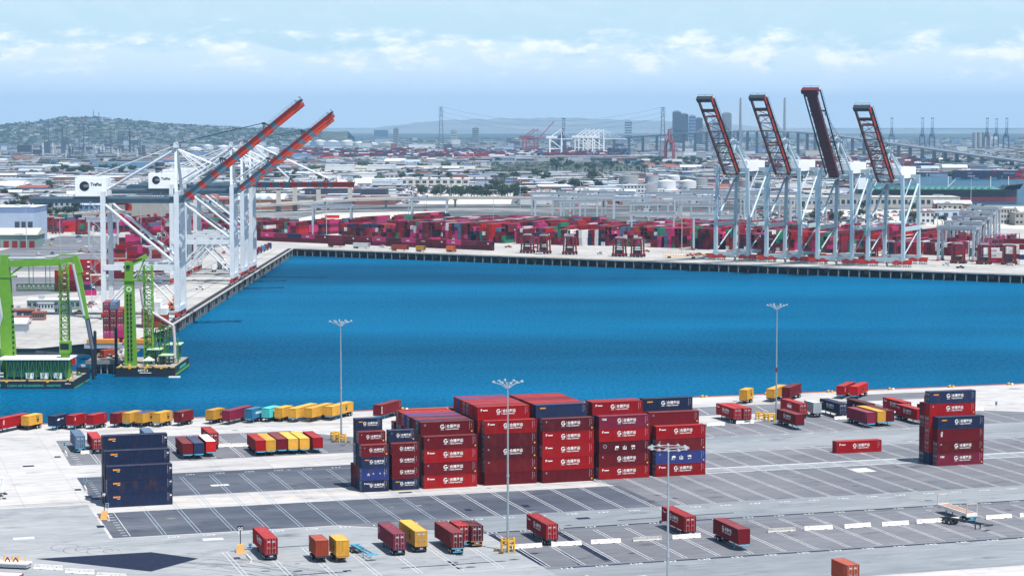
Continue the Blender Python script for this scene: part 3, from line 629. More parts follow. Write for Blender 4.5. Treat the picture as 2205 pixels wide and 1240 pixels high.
# --- trailers slanted along the quay edge
QT = [('red', L40, HS, (3.4, 922.6), 'vert+num', 'dark'), ('yellow', L20, HS, (61.8, 916.7), 'msc', 'dark'), ('navy', L20, HS, (119.6, 916.9), 'bird', 'blue'),
      ('red', L20, HS, (158.7, 915.8), 'vert+num', 'blue'), ('red', L20, HS, (201.8, 914.6), 'num', 'blue'), ('maroon', L20, HS, (252.9, 911.2), 'num', 'dark'),
      ('yellow', L20, HS, (279.5, 910.1), 'num', 'blue'), ('yellow', L20, HS, (307.3, 910.7), 'msc', 'dark'), ('yellow', L20, HS, (344.7, 910.1), 'msc', 'blue'),
      ('maroon', L20, HS, (390.6, 907.8), 'vert', 'dark'), ('yellow', L20, HS, (459.1, 903.9), 'msc', 'dark'), ('wine', L40, HS, (494.8, 905), 'mscy', 'dark'),
      ('blue', L20, HS, (543, 901.6), 'panel', 'blue'), ('teal', L20, HS, (579.9, 899.3), 'panelv', 'dark'), ('yellow', L20, HS, (607.6, 898.8), 'num', 'ochre'),
      ('yellow', L40, HS, (637.1, 899.9), 'num', 'blue'), ('yellow', L40, HS, (671.7, 899.3), 'msc', 'dark'), ('yellow', L40, HS, (715.4, 895.9), 'msc', 'blue'),
      ('maroon', L40, HC, (820.3, 894.8), 'bars+num', 'blue'), ('yellow', L20, HC, (1608.8, 861), 'msc', 'ochre'), ('yellow', L40, HS, (1667.2, 857), 'msc', 'dark'),
      ('maroon', L40, HC, (1700.7, 855.9), 'num', 'dark'), ('red', L40, HS, (1818, 850.3), 'vert', 'blue'), ('bright red', L40, HS, (1846.4, 851.4), 'dark', 'blue')]
for i, (c, L, H, px, st, ch) in enumerate(QT):
    trailer('%s in the slanted quayside row' % ORD[i], c, L, H, px, 'Q', st, False, ch, roof='deep blue' if i == 7 else None)
# --- trailers in the upper bays
UT = [('blue-grey', L40, HC, (162.1, 964.5), 'p', True, 'blue', 'west end of the upper bays, alone'), ('red', L40, HS, (199.5, 966.8), 'num', True, 'dark', 'upper bays, beside the navy stack'),
      ('maroon', L40, HS, (394, 978.1), 'vert', False, 'blue', 'first of three right of the navy stack'), ('navy', L40, HS, (417.8, 977), 'num', False, 'blue', 'middle of three right of the navy stack'),
      ('bright red', L40, HS, (443.9, 973), 'num', False, 'blue', 'last of three right of the navy stack'), ('red', L40, HC, (450, 957.5), 'hede', True, 'dark', 'behind the three right of the navy stack'),
      ('red', L40, HS, (551.5, 971.3), 'num', False, 'blue', 'first in the rank of six'), ('yellow', L40, HS, (573, 970.2), 'num', False, 'blue', 'second in the rank of six'),
      ('maroon', L40, HS, (596.9, 967.9), 'num', False, 'blue', 'third in the rank of six'), ('yellow', L40, HS, (621.2, 967.3), 'num', False, 'blue', 'fourth in the rank of six'),
      ('yellow', L40, HS, (645.6, 966.2), 'num', False, 'blue', 'fifth in the rank of six'), ('red', L40, HS, (674.6, 965.1), 'num', False, 'blue', 'last in the rank of six, by the yellow guard'),
      ('red', L40, HC, (1579.9, 902.4), 'p+hede', True, 'dark', 'first of the pair right of the big blocks'), ('red', L40, HC, (1600.3, 901.8), 'num', True, 'dark', 'second of the pair right of the big blocks'),
      ('red', L40, HC, (1720.5, 891.6), 'hmm', True, 'dark', 'behind the quay mast, big white initials'), ('maroon', L40, HC, (1713.7, 916), 'hede', False, 'blue', 'in front of the quay mast'),
      ('grey', L20, HC, (1751.7, 889.4), 'panel', True, 'dark', 'beside the quay mast group'), ('navy', L40, HC, (1806.7, 891.6), 'sea+hede', True, 'dark', 'right of the short grey one'),
      ('dark maroon', L40, HC, (1866.3, 892), 'tang', True, 'dark', 'behind the rank of three'), ('wine', L40, HC, (1867.4, 911.5), 'num', False, 'blue', 'first in the rank of three'),
      ('yellow', L40, HC, (1889.5, 908.6), 'num', False, 'blue', 'middle of the rank of three'), ('maroon', L40, HC, (1907.6, 907.5), 'num', False, 'blue', 'last in the rank of three'),
      ('red', L40, HC, (1945, 888.5), 'p+hede', True, 'dark', 'farther of two left of the lone tall stack'), ('red', L40, HC, (1974.3, 904.3), 'p+hede', False, 'blue', 'nearer of two left of the lone tall stack')]
for c, L, H, px, st, dn, ch, wh in UT: trailer(wh, c, L, H, px, 'B', st, dn, ch, roof='white' if wh.startswith('last of three') else None)
def back(px, py, z, dist=11.6):
    p = at(px, py, z); d = P(0, -1); return p + d*12.19
trailer('behind the navy stack, only its roof showing', 'blue-grey', L40, HC, None, 'B', 'num', True, 'dark', corner=back(300.3, 920.9, 4.15))
trailer('behind the two left of the lone tall stack', 'dark maroon', L40, HC, None, 'B', 'num', True, 'dark', corner=back(1974.3, 869, 4.15))
trailer('almost hidden by the lone tall stack', 'red', L40, HC, None, 'B', 'p+hede', True, 'dark', corner=back(1990, 851, 4.15))
# --- trailers in the front bays
FT = [('red', L40, HC, (570.4, 1193), 'hede', True, 'dark', 'beside the black letter sign'), ('orange-brown', L20, HC, (680, 1197.4), 'vert', False, 'dark', 'left of the short yellow one'),
      ('yellow', L20, HC, (724.2, 1197.4), 'msc', False, 'ochre', 'beside the empty blue chassis'), ('wine', L40, HC, (847.3, 1182.9), 'vert', True, 'dark', 'right of the empty blue chassis'),
      ('yellow', L40, HC, (893.8, 1176.4), 'msc', True, 'dark', 'right of a long wine one in the front bays'), ('maroon', L40, HC, (972.9, 1180), 'num', True, 'blue', 'longest of three left of the centre mast'),
      ('red', L20, HC, (985.6, 1164.5), 'num', True, 'blue', 'middle of three left of the centre mast'), ('dark maroon', L20, HC, (1014.2, 1164.7), 'num', True, 'ochre', 'last of three left of the centre mast'),
      ('red', L40, HC, (1176, 1161.3), 'p+hede', True, 'dark', 'right of the centre mast, behind a barrier'), ('red', L40, HC, (1473.9, 1143.9), 'p+hede', True, 'dark', 'behind the lamp-ringed mast'),
      ('maroon', L40, HC, (1589.6, 1171.8), 'hede', False, 'blue', 'alone right of the lamp-ringed mast'), ('orange-brown', L20, HC, (1823, 1252), 'num', True, 'blue', 'cut by the bottom of the picture')]
for c, L, H, px, st, dn, ch, wh in FT: trailer(wh, c, L, H, px, 'B', st, dn, ch)
# empty chassis
def empty_chassis(label, col_, L, tail_px, nose_px):
    a, c = at(*tail_px, 0.9), at(*nose_px, 0.9); m_ = (a + c)/2
    return chassis(label, col_, L, (m_.x, m_.y, 0), math.atan2(c.y - a.y, c.x - a.x), 'trailers parked in the terminal', 1)
a_ = at(765, 1172, 1); empty_chassis('empty bright blue chassis in the front bays between containers', 'blue', 10.5, (761, 1174), (803, 1197))
empty_chassis('empty black chassis in front of the white flat rack', 'dark', 11.5, (2043, 1117), (2120, 1131))

# --- stacked blocks in the near terminal
CORE = MB(); CORE_COL = ['red', 'maroon', 'dark maroon', 'navy', 'magenta', 'wine', 'orange-brown', 'blue-grey', 'white', 'bright red', 'green', 'deep blue', 'teal', 'grey', 'orange']
def core_box(p, rz, L, H, colour):
    mm = MB(); w = W_/2
    mm.box(-L/2, L/2, -w, w, 0.0, H - 0.05, CORE_COL.index(colour))
    mm.box(-L/2 - 0.01, L/2 + 0.01, -w - 0.01, w + 0.01, H - 0.16, H - 0.01, CORE_COL.index(colour))
    mm.xf(Matrix.Translation(p) @ Matrix.Rotation(rz, 4, 'Z'))
    n = len(CORE.v); CORE.v += mm.v; CORE.f += [tuple(i + n for i in f) for f in mm.f]; CORE.m += mm.m
sr = random.Random(3)
def stack_row(block, grp, u, v, L, H, tiers, row, vis_from=1, front=False, du=0.0):
    """tiers: list of (colour, style) from the ground up; those below vis_from are hidden"""
    z = 0.0
    for i, (c, st) in enumerate(tiers):
        uu = u + du*i*0 + (sr.uniform(-0.04, 0.04))
        if i + 1 < vis_from:
            q = P(uu + L/2, v + W_/2); core_box(Vector((q.x, q.y, z)), TH, L, H, c)
        else:
            where = ('front row' if row == 1 else ORD[row - 1] + ' row')
            lab = '%s container, %s tier, %s of %s' % (c if L != L20 else cname(c, L), ORD[i], where, block)
            q = P(uu, v, z)
            container(lab, c, L, H - 0.012, q, (-1, -1), TH, st, 1 if sr.random() < 0.5 else -1, grp, detail=2 if row == 1 or i + 1 == len(tiers) else 1)
        z += H
def hd(c, *a): return (c, '+'.join(a))
R_, M_, D_, NV, WI = 'red', 'maroon', 'dark maroon', 'navy', 'wine'
RP = 2.52
def uvpx(px, py): return UV(at(px, py))
def plain(c): return (c, 'num')
def rand_tiers(n, cols=(R_, M_, M_, D_, R_, NV)): return [plain(sr.choice(cols)) for _ in range(n)]
# pile of short boxes, west
u0, v0 = uvpx(779.8, 1059.8); g = 'containers stacked in the near yard'
nm = 'the westernmost short-box pile'
stack_row(nm, g, u0, v0, L20, HS, [hd(NV, 'p', 'hede', 'num'), hd('deep blue', 'star', 'num'), hd(NV, 'sea', 'hede', 'num'), hd(M_, 'sq', 'hede', 'num')], 1)
stack_row(nm, g, u0 - 0.1, v0 + RP, L20, HS, rand_tiers(4, (NV, NV, M_)) + [hd(M_, 'sq', 'hede', 'num')], 2, 3)
stack_row(nm, g, u0 - 0.2, v0 + 2*RP, L20, HS, rand_tiers(5, (NV, M_, NV)) + [hd(NV, 'sea', 'hede', 'num')], 3)
stack_row(nm, g, u0 - 0.2, v0 + 3*RP, L20, HS, rand_tiers(2, (D_, M_)), 4)
u0, v0 = uvpx(845, 1056); nm = 'the second short-box pile'
stack_row(nm, g, u0, v0, L20, HS, [hd(NV, 'sea', 'hede', 'num'), hd(M_, 'hede', 'num'), hd(M_, 'hede', 'num'), hd(M_, 'hede', 'num')], 1)
stack_row(nm, g, u0 - 0.1, v0 + RP, L20, HS, rand_tiers(4, (NV, D_, M_)) + [hd(NV, 'sq', 'hede', 'num')], 2, 5)
# block with striped top
u0, v0 = uvpx(913.9, 1052.5); nm = 'the block with blue-striped top'
stack_row(nm, g, u0, v0, L40, HC, [hd(R_, 'p', 'hede', 'num'), hd(M_, 'sq', 'hede', 'num'), hd(R_, 'p', 'hede', 'num'), hd(M_, 'sq', 'hede', 'num')], 1)
tops = [M_, NV, R_, NV, WI, 'deep blue', R_, R_, R_]
for r in range(9):
    t_ = rand_tiers(4, (M_, D_, NV, R_, M_, WI)) + [hd(tops[r], 'sq', 'hede', 'num') if r == 0 else plain(tops[r])]
    stack_row(nm, g, u0, v0 + RP*(r + 1), L40, HC, t_, r + 2, 5 if r < 5 else 4)
stack_row(nm, g, u0 - 0.3, v0 + RP*10.3, L40, HC, rand_tiers(4, (M_, D_)), 11, 4)
# block behind the centre mast
u0, v0 = uvpx(1044, 1045.4); nm = 'the block behind the centre mast'
stack_row(nm, g, u0, v0, L40, HC, [plain(M_), hd(M_, 'sq', 'num'), hd(D_, 'sq', 'hede', 'num'), hd(D_, 'sq', 'num'), hd(R_, 'p', 'hede', 'num')], 1)
for r in range(8):
    stack_row(nm, g, u0 - 0.9 if r == 0 else u0 - 0.8, v0 + RP*(r + 1), L40, HC, rand_tiers(5) + [hd(R_, 'p', 'hede', 'num') if r == 0 else plain([R_, R_, R_, WI, R_, R_, 'deep blue', R_][r])], r + 2, 6)
stack_row(nm, g, u0 - 1, v0 + RP*9.4, L40, HC, rand_tiers(5, (R_, M_)), 10, 5)
# block whose upper front box is navy
u0, v0 = uvpx(1168.3, 1040.1); nm = 'the block with navy upper front'
stack_row(nm, g, u0, v0, L40, HC, [hd(M_, 'sq', 'num'), hd(R_, 'p', 'hede', 'num'), hd(R_, 'p', 'hede', 'num'), hd(R_, 'p', 'hede', 'num'), hd(D_, 'sq', 'hede', 'num')], 1)
for r in range(8):
    stack_row(nm, g, u0 - 0.7, v0 + RP*(r + 1), L40, HC, rand_tiers(5) + [hd(NV, 'sea', 'num') if r == 0 else plain([NV, R_, R_, R_, WI, R_, R_, R_][r])], r + 2, 6)
# narrow block
u0, v0 = uvpx(1289.9, 1032.8); nm = 'the narrow all-red block'
stack_row(nm, g, u0, v0, L40, HC, [hd(R_, 'p', 'hede', 'num'), hd(M_, 'sq', 'hede', 'num'), hd(D_, 'ring', 'tang', 'num'), hd(R_, 'p', 'hede', 'num'), hd(WI, 'cai', 'hede', 'sq', 'num')], 1)
stack_row(nm, g, u0 - 0.7, v0 + RP, L40, HC, rand_tiers(5) + [hd(R_, 'p', 'hede', 'num')], 2, 6)
stack_row(nm, g, u0 - 0.7, v0 + RP*2, L40, HC, rand_tiers(5) + [plain(R_)], 3, 6)
# last block of the row
u0, v0 = uvpx(1412.5, 1026.5); nm = 'the stepped easternmost block'
stack_row(nm, g, u0, v0, L40, HC, [hd(R_, 'p', 'hede', 'num'), hd('deep blue', 'sq', 'tang', 'num'), hd(M_, 'sq', 'num'), hd(R_, 'p', 'hede', 'num')], 1)
stack_row(nm, g, u0 - 0.6, v0 + RP, L40, HC, rand_tiers(4) + [hd(M_, 'sq', 'num')], 2, 5)
stack_row(nm, g, u0 - 1.2, v0 + RP*2, L40, HC, rand_tiers(5) + [hd(NV, 'sea', 'hede', 'num')], 3, 6)
stack_row(nm, g, u0, v0 + RP*3.1, L40, HC, rand_tiers(5, (R_,)), 4, 5)
# navy stack of extra-long boxes
u0, v0 = uvpx(231.3, 1092.9); nm = 'the all-navy stack'
stack_row(nm, g, u0, v0, L45, HC, [hd(NV, 'sea45', 'num')]*3, 1)
stack_row(nm, g, u0 - 0.15, v0 + RP, L45, HC, [plain(NV)]*3 + [hd(NV, 'sea45', 'num')], 2, 4)
stack_row(nm, g, u0 - 0.25, v0 + RP*2, L45, HC, [plain(NV)]*4 + [hd(NV, 'sea45', 'num')], 3, 5)
# lone tall stack
u0, v0 = uvpx(2018.7, 1003.5); nm = 'the lone tall stack'
stack_row(nm, g, u0, v0, L40, HC, [hd(WI, 'cai', 'hede', 'sq', 'num'), hd(M_, 'sq', 'hede', 'sq', 'num'), hd(M_, 'vert', 'num'), hd(NV, 'sea', 'hede', 'num')], 1)
stack_row(nm, g, u0 - 0.9, v0 + RP, L40, HC, [plain(NV)] + rand_tiers(3, (M_, D_, R_)) + [hd(R_, 'sq', 'hede', 'num'), hd(NV, 'sea', 'hede', 'num')], 2)
stack_row(nm, g, u0 - 0.9, v0 + RP*2, L40, HC, [plain(NV)] + rand_tiers(4, (D_, M_)), 3)
# single box
u0, v0 = uvpx(1801.6, 976.5)
container('single red container with white lettering standing alone on the empty bays', R_, L40, HC, P(u0, v0, 0.02), (-1, -1), TH, 'p+hede+num', 1, g)
container('grey-white container end cut by the western edge of the picture', 'white', L20, HC, at(-52, 1060, 1.27), (-1, -1), TH, 'num', 1, g)
chassis('dark chassis under the cut grey-white container', 'dark', L20, (*at(-52 + 34, 1062, 1.27).xy, 0), TH, 'trailers parked in the terminal')

# --- concrete barriers
def barrier(label, p, rz, L=6.0, mt=BARR):
    k = ('bar', L, mt.name)
    if k not in _cm:
        b = MB(); pr_ = [(-0.30, 0), (0.30, 0), (0.30, 0.08), (0.14, 0.33), (0.09, 0.81), (-0.09, 0.81), (-0.14, 0.33), (-0.30, 0.08)]
        n = len(pr_)
        for x0, x1 in ((-L/2, -L*0.22), (-L*0.22, L*0.22), (L*0.22, L/2)):
            vs = [(x, y, z) for x in (x0, x1) for y, z in pr_]; b.add(vs, [(i, (i+1) % n, n + (i+1) % n, n + i) for i in range(n)] + [tuple(range(n-1, -1, -1)), tuple(range(n, 2*n))], 0)
        b.box(-L*0.30, -L*0.20, -0.302, 0.302, -0.001, 0.10, 1); b.box(L*0.20, L*0.30, -0.302, 0.302, -0.001, 0.10, 1)
        for x in (-L*0.3, 0, L*0.3): b.box(x - 0.05, x + 0.05, -0.16, 0.16, 0.36, 0.5, 1)
        _cm[k] = b.mesh('concrete_barrier', [mt, DARKST])
    o = link('concrete_barrier', _cm[k], None, p, rz); tag(o, label, 'barrier', 'concrete barriers across the bays')
    return o
BARG = mat('barrier_grey', (0.42, 0.42, 0.40), 0.85, var=0.2, scale=1.5, dirt=(0.12, 0.1, 0.09), dirt_amt=0.6)
bl = [(123.6, 'whitest barrier, beside the yellow guard of the centre mast'), (131.5, 'stained pinkish barrier, second from the centre mast'), (139.5, 'clean white barrier, third from the centre mast'),
      (148, 'dark grimy barrier just left of the lamp-ringed mast'), (156.2, 'tilted white barrier between the two red trailers'), (166.5, 'white barrier half hidden by the lone maroon trailer'), (176.6, 'grey weathered barrier, first past the maroon trailer'),
      (184.6, 'chipped white barrier, second past the maroon trailer'), (193.1, 'slim white barrier, third past the maroon trailer'), (201.4, 'long white barrier, fourth past the maroon trailer'), (209.3, 'pinkish-edged barrier left of the black chassis'),
      (216.6, 'white barrier behind the black chassis'), (225.1, 'cracked barrier right of the white flat rack'), (233, 'last barrier, cut by the eastern edge')]
for i, (u, lb) in enumerate(bl): barrier(lb, P(u, 382.5 + sr.uniform(-0.3, 0.3), 0.02), TH + R(sr.uniform(-4, 4)), 6.0, BARG if i in (3, 6) else BARR)
for px, py, lb in ((536, 1206, 'white barrier standing lengthwise beside the double-letter sign'), (232, 1117, 'white barrier standing lengthwise below the navy stack'), (142, 979, 'faded barrier lengthwise at the west end of the upper bays'), (184, 1056, 'faded barrier lengthwise left of the navy stack')):
    p = at(px, py); barrier(lb, (p.x, p.y, 0.02), TH + math.pi/2, 4.5)
for px, py, lb in ((197, 976, 'white barrier in front of the red trailer by the navy stack'), (474, 962, 'short white barrier behind the bright red trailer'), (515, 961, 'short white barrier left of the rank of six'),
                   (1541, 916, 'white barrier under the pair of red trailers'), (1604, 911.5, 'white barrier in front of the second red trailer'), (1815, 902, 'round-ended barrier beside the rank of three'),
                   (2100, 884, 'white barrier past the lone tall stack')):
    p = at(px, py); barrier(lb, (p.x, p.y, 0.02), TH, 5.2)
for i, (x, y) in enumerate(((104, 1225), (172, 1234), (240, 1243))):
    p = at(x, y); barrier('white barrier in the bottom corner, %s from the yellow rack' % ORD[i], (p.x, p.y, 0.02), R(-14), 5.6)

# --- high masts
GUARD_MESH = {}
def yellow_guard(label, p, n=5, rad=1.3, h=2.0):
    r = thing('mast_guard', label, 'guard rail', p, TH, 'yellow guards round the masts')
    for i in range(n):
        a = 2*math.pi*i/n + 0.3; b = MB(); b.tube((0, 0, 0), (0, 0, h), 0.17, 0, 8); b.sphere((0, 0, h), 0.17, 0, 8, 4)
        b.build('bollard_post', YELLOW, r, (rad*math.cos(a), rad*math.sin(a), 0))
    b = MB()
    for zz in (h*0.55, h*0.9):
        for i in range(n):
            a, c = 2*math.pi*i/n + 0.3, 2*math.pi*(i+1)/n + 0.3; b.beam((rad*math.cos(a), rad*math.sin(a), zz), (rad*math.cos(c), rad*math.sin(c), zz), 0.2, 0.24, 0)
    b.build('rail', YELLOW, r); return r
MASTM = mat('mast_grey', (0.30, 0.36, 0.40), 0.5, 0.3, 0.15, dirt=(0.15, 0.1, 0.08), dirt_amt=0.4)
LAMPW = mat('lamp_housing', (0.42, 0.46, 0.50), 0.4, 0.1)
def high_mast(label, p, h, style, bands=False):
    r = thing('light_mast', label, 'light mast', p, 0.2)
    b = MB(); b.tube((0, 0, 0), (0, 0, h*0.45), 0.26, 0, 12, 0.19); b.tube((0, 0, h*0.45), (0, 0, h), 0.19, 0, 12, 0.11); b.tube((0, 0, 0), (0, 0, 0.12), 0.55, 0, 12)
    b.tube((0, 0, h*0.45 - 0.3), (0, 0, h*0.45 + 0.1), 0.29, 0, 12)
    b.build('pole', MASTM, r)
    if bands:
        b = MB(); b.tube((0, 0, h*0.42), (0, 0, h*0.46), 0.3, 0, 12); b.build('red_band', CARRED, r)
    lm = MB(); lm.box(-0.28, 0.28, -0.2, 0.2, -0.10, 0.08, 0); lm.box(-0.14, 0.14, -0.12, 0.12, 0.08, 0.24, 0); lm.box(-0.26, 0.26, -0.18, 0.18, -0.12, -0.101, 1); lme = lm.mesh('lamp', [LAMPW, mat('lamp_glass', (0.5, 0.52, 0.5), 0.2)])
    b = MB()
    if style == 'ring':
        n = 12; rr = 2.75
        for i in range(n):
            a, c = 2*math.pi*i/n, 2*math.pi*(i+1)/n; b.beam((rr*math.cos(a), rr*math.sin(a), h - 0.3), (rr*math.cos(c), rr*math.sin(c), h - 0.3), 0.12, 0.12, 0)
        for i in range(3): a = 2*math.pi*i/3; b.beam((0, 0, h - 0.3), (rr*math.cos(a), rr*math.sin(a), h - 0.3), 0.12, 0.12, 0)
        b.build('lamp_ring', CHRUST if False else STEEL, r)
        for i in range(n): a = 2*math.pi*(i + 0.5)/n; link('lamp', lme, r, (rr*math.cos(a)*1.06, rr*math.sin(a)*1.06, h - 0.28), a)
        c = MB(); c.beam((0, 0, h*0.62), (-1.1, 0, h*0.62), 0.08, 0.08, 0); c.box(-1.35, -1.05, -0.15, 0.15, h*0.62 - 0.2, h*0.62 + 0.25, 1); c.build('camera_bracket', [STEEL, DARKST], r)
    else:
        n = 8
        for i in range(n):
            a = 2*math.pi*i/n; rr = 2.7 if i % 2 == 0 else 2.0
            b.path([(0, 0, h - 1.4), (rr*0.5*math.cos(a), rr*0.5*math.sin(a), h - 0.45), (rr*math.cos(a), rr*math.sin(a), h - 0.1)], 0.06, 0, 5)
            link('lamp', lme, r, (rr*math.cos(a), rr*math.sin(a), h), a)
        b.build('lamp_arms', STEEL, r)
    return r
p = at(735, 951); high_mast('tall grey light mast rising from the yellow guard by the quay trailers', p, 30.8, 'arms'); yellow_guard('yellow guard round the mast by the rank of six', p)
yellow_guard('second yellow guard just left of the western mast', at(722, 946), 5, 1.1)
p = at(1093.5, 1186); high_mast('tall light mast in front of the big blocks, standing in a yellow guard', p, 32.2, 'arms'); yellow_guard('yellow guard at the foot of the centre mast', p, 6, 1.35, 2.4)
p = at(1671, 905); high_mast('light mast with a red band near the eastern quay', p, 31.6, 'arms', True); yellow_guard('yellow guard beside the maroon container near the eastern quay', at(1658, 906), 5, 1.4)
yellow_guard('yellow guard next to the pair of red trailers', at(1637, 903), 5, 1.2)
p = at(1437, 1387); high_mast('nearest light mast with a horizontal ring of lamps on top', (p.x, p.y, 0), 31.0, 'ring')
# triangular bracket on the western mast
# --- signs
def letter_sign(label, p, txt, h=5.2):
    r = thing('letter_sign', label, 'sign', p, TH*0.3)
    b = MB(); b.prism([(-0.95, -0.95), (0.95, -0.95), (0.95, 0.95), (-0.95, 0.95)], 0, 0.1, 0)
    b.beam((0, 0, 0.1), (0, 0, 1.7), 1.6, 1.6, 0, (0, 1, 0), 1.05, 1.05); b.build('base', mat('sign_base_orange', (0.72, 0.38, 0.12), 0.7, dirt=(0.6, 0.5, 0.3), dirt_amt=0.6), r)
    b = MB(); b.tube((0, 0, 1.7), (0, 0, h - 0.6), 0.09, 0, 8); b.build('post', DARKST, r)
    b = MB(); b.box(-0.55, 0.55, -0.08, 0.08, h - 1.0, h, 0); b.text(txt, 0, h - 0.86, 0.82, 1, -0.085, 'C', 0.03, sx=0.8); b.build('panel', [HULL, WHITE], r)
p = at(518, 1190); letter_sign('black sign reading GG on an orange concrete base', p, 'GG')
p = at(225, 1117); letter_sign('black sign reading FF on an orange base below the navy stack', p, 'FF', 5.6)
for px, py, lb in ((539, 1196, 'small pale blue sign beside the GG sign'), (231, 1107, 'small pale blue sign behind the FF sign'), (139, 972, 'small blue sign at the west end of the upper bays'), (184, 1050, 'small blue sign left of the navy stack'), (2145, 882, 'small blue sign on a post past the lone tall stack')):
    r = thing('small_sign', lb, 'sign', at(px, py), 0.1)
    b = MB(); b.tube((0, 0, 0), (0, 0, 1.3), 0.05, 0, 6); b.build('post', STEEL, r)
    b = MB(); b.box(-0.35, 0.35, -0.03, 0.03, 1.3, 2.4, 0); b.box(-0.22, 0.22, -0.035, -0.031, 1.95, 2.2, 1); b.box(-0.22, 0.22, -0.035, -0.031, 1.5, 1.75, 1); b.build('panel', [mat('sign_blue', (0.22, 0.38, 0.5), 0.5), HULL], r)
# --- flat rack on a chassis
pa, pb = at(2036, 1091, 1.5), at(2086, 1105, 1.5); m_ = (pa + pb)/2; rz = TH - math.pi/2
o = chassis('blue-ended chassis carrying the white flat rack', 'blue', L40, (m_.x, m_.y, 0), rz, 'trailers parked in the terminal', -1)
r = thing('flat_rack', 'rusty white flat rack with upright end frames on a chassis', 'flat rack', (m_.x, m_.y, 1.27), rz)
b = MB(); b.box(-L40/2, L40/2, -1.22, -1.08, 0, 0.62, 0); b.box(-L40/2, L40/2, 1.08, 1.22, 0, 0.62, 0); b.box(-L40/2 + 0.2, L40/2 - 0.2, -1.08, 1.08, 0.35, 0.52, 1); b.box(-L40/2, -L40/2 + 0.3, -1.08, 1.08, 0, 0.62, 0); b.box(L40/2 - 0.3, L40/2, -1.08, 1.08, 0, 0.62, 0)
for i in range(10): b.box(-5.5 + 1.2*i, -5.3 + 1.2*i, -1.26, -1.22, 0.1, 0.5, 0)
b.build('deck', [BARR, mat('rusty_planks', (0.34, 0.22, 0.17), 0.8, var=0.3)], r)
for sx in (-1, 1):
    b = MB()
    for sy in (-1, 1): b.box(-0.07, 0.07, sy*1.15 - 0.07, sy*1.15 + 0.07, 0.62, 2.55, 0)
    b.box(-0.09, 0.09, -1.24, 1.24, 2.5, 2.68, 0); b.build('end_frame', [mat('flat_rack_white', (0.62, 0.55, 0.52), 0.7, dirt=RUST, dirt_amt=0.6)], r, (sx*(L40/2 - 0.1), 0, 0))
# --- quay bollards and dry tufts
for i in range(13):
    q = P(110 + 20.5*i if i < 5 else 140 + 20.5*i, EDGE - 0.9, 0.02); b = MB(); b.tube((0, 0, 0), (0, 0, 0.5), 0.3, 0, 10, 0.24); b.tube((0, 0, 0.5), (0, 0, 0.72), 0.42, 0, 10, 0.34); b.box(0.9, 1.5, -0.3, 0.3, 0, 0.55, 0 if i % 2 else 1)
    o = b.build('mooring_bollard', [YELLOW, BARR], None, q, TH); tag(o, 'yellow mooring bollard on the near quay edge', 'bollard', 'mooring bollards on the near quay edge')
for px, py in ((717, 952), (750, 953), (1068, 1186), (1079, 1191)):
    b = MB(); tr = random.Random(px)
    for _ in range(120):
        a = tr.uniform(0, 6.28); l_ = tr.uniform(0.3, 0.8); q = Vector((tr.uniform(-.4, .4), tr.uniform(-.4, .4), 0)); e_ = q + Vector((math.cos(a)*l_*0.6, math.sin(a)*l_*0.6, l_)); n_ = Vector((-math.sin(a), math.cos(a), 0))*0.03
        b.add([q - n_, q + n_, e_], [(0, 1, 2)], 0)
    o = b.build('dry_grass', mat('dry_grass', (0.22, 0.17, 0.08), 0.9), None, at(px, py)); o['kind'] = 'stuff'
# --- rack with yellow posts in the bottom corner
p = at(24, 1222); r = thing('flatbed_rack', 'white flatbed rack with yellow posts and red fittings, bottom corner', 'flatbed', (p.x, p.y, 0), R(-12))
b = MB(); b.box(-3.6, 3.6, -1.2, 1.2, 0.9, 1.15, 0); b.box(-3.5, 3.5, -1.0, 1.0, 0.3, 0.9, 1); b.build('deck', [BARR, STEEL], r)
for x in (-2.8, -1.6, 0.0, 1.2, 2.6): b = MB(); b.box(-0.09, 0.09, -0.09, 0.09, 1.15, 2.2, 0); b.build('post', YELLOW, r, (x, 0.5, 0))
for x in (-0.6, 1.0): b = MB(); b.beam((-0.5, 0, 1.15), (0, 0, 2.0), 0.18, 0.18, 0); b.beam((0.5, 0, 1.15), (0, 0, 2.0), 0.18, 0.18, 0); b.build('fitting', CARRED, r, (x, -0.2, 0))
container('purple container roof at the bottom corner of the picture', 'magenta', L20, HC, at(-32, 1272, 0.1), (-1, -1), R(-12), None, 1, g, roof='white')

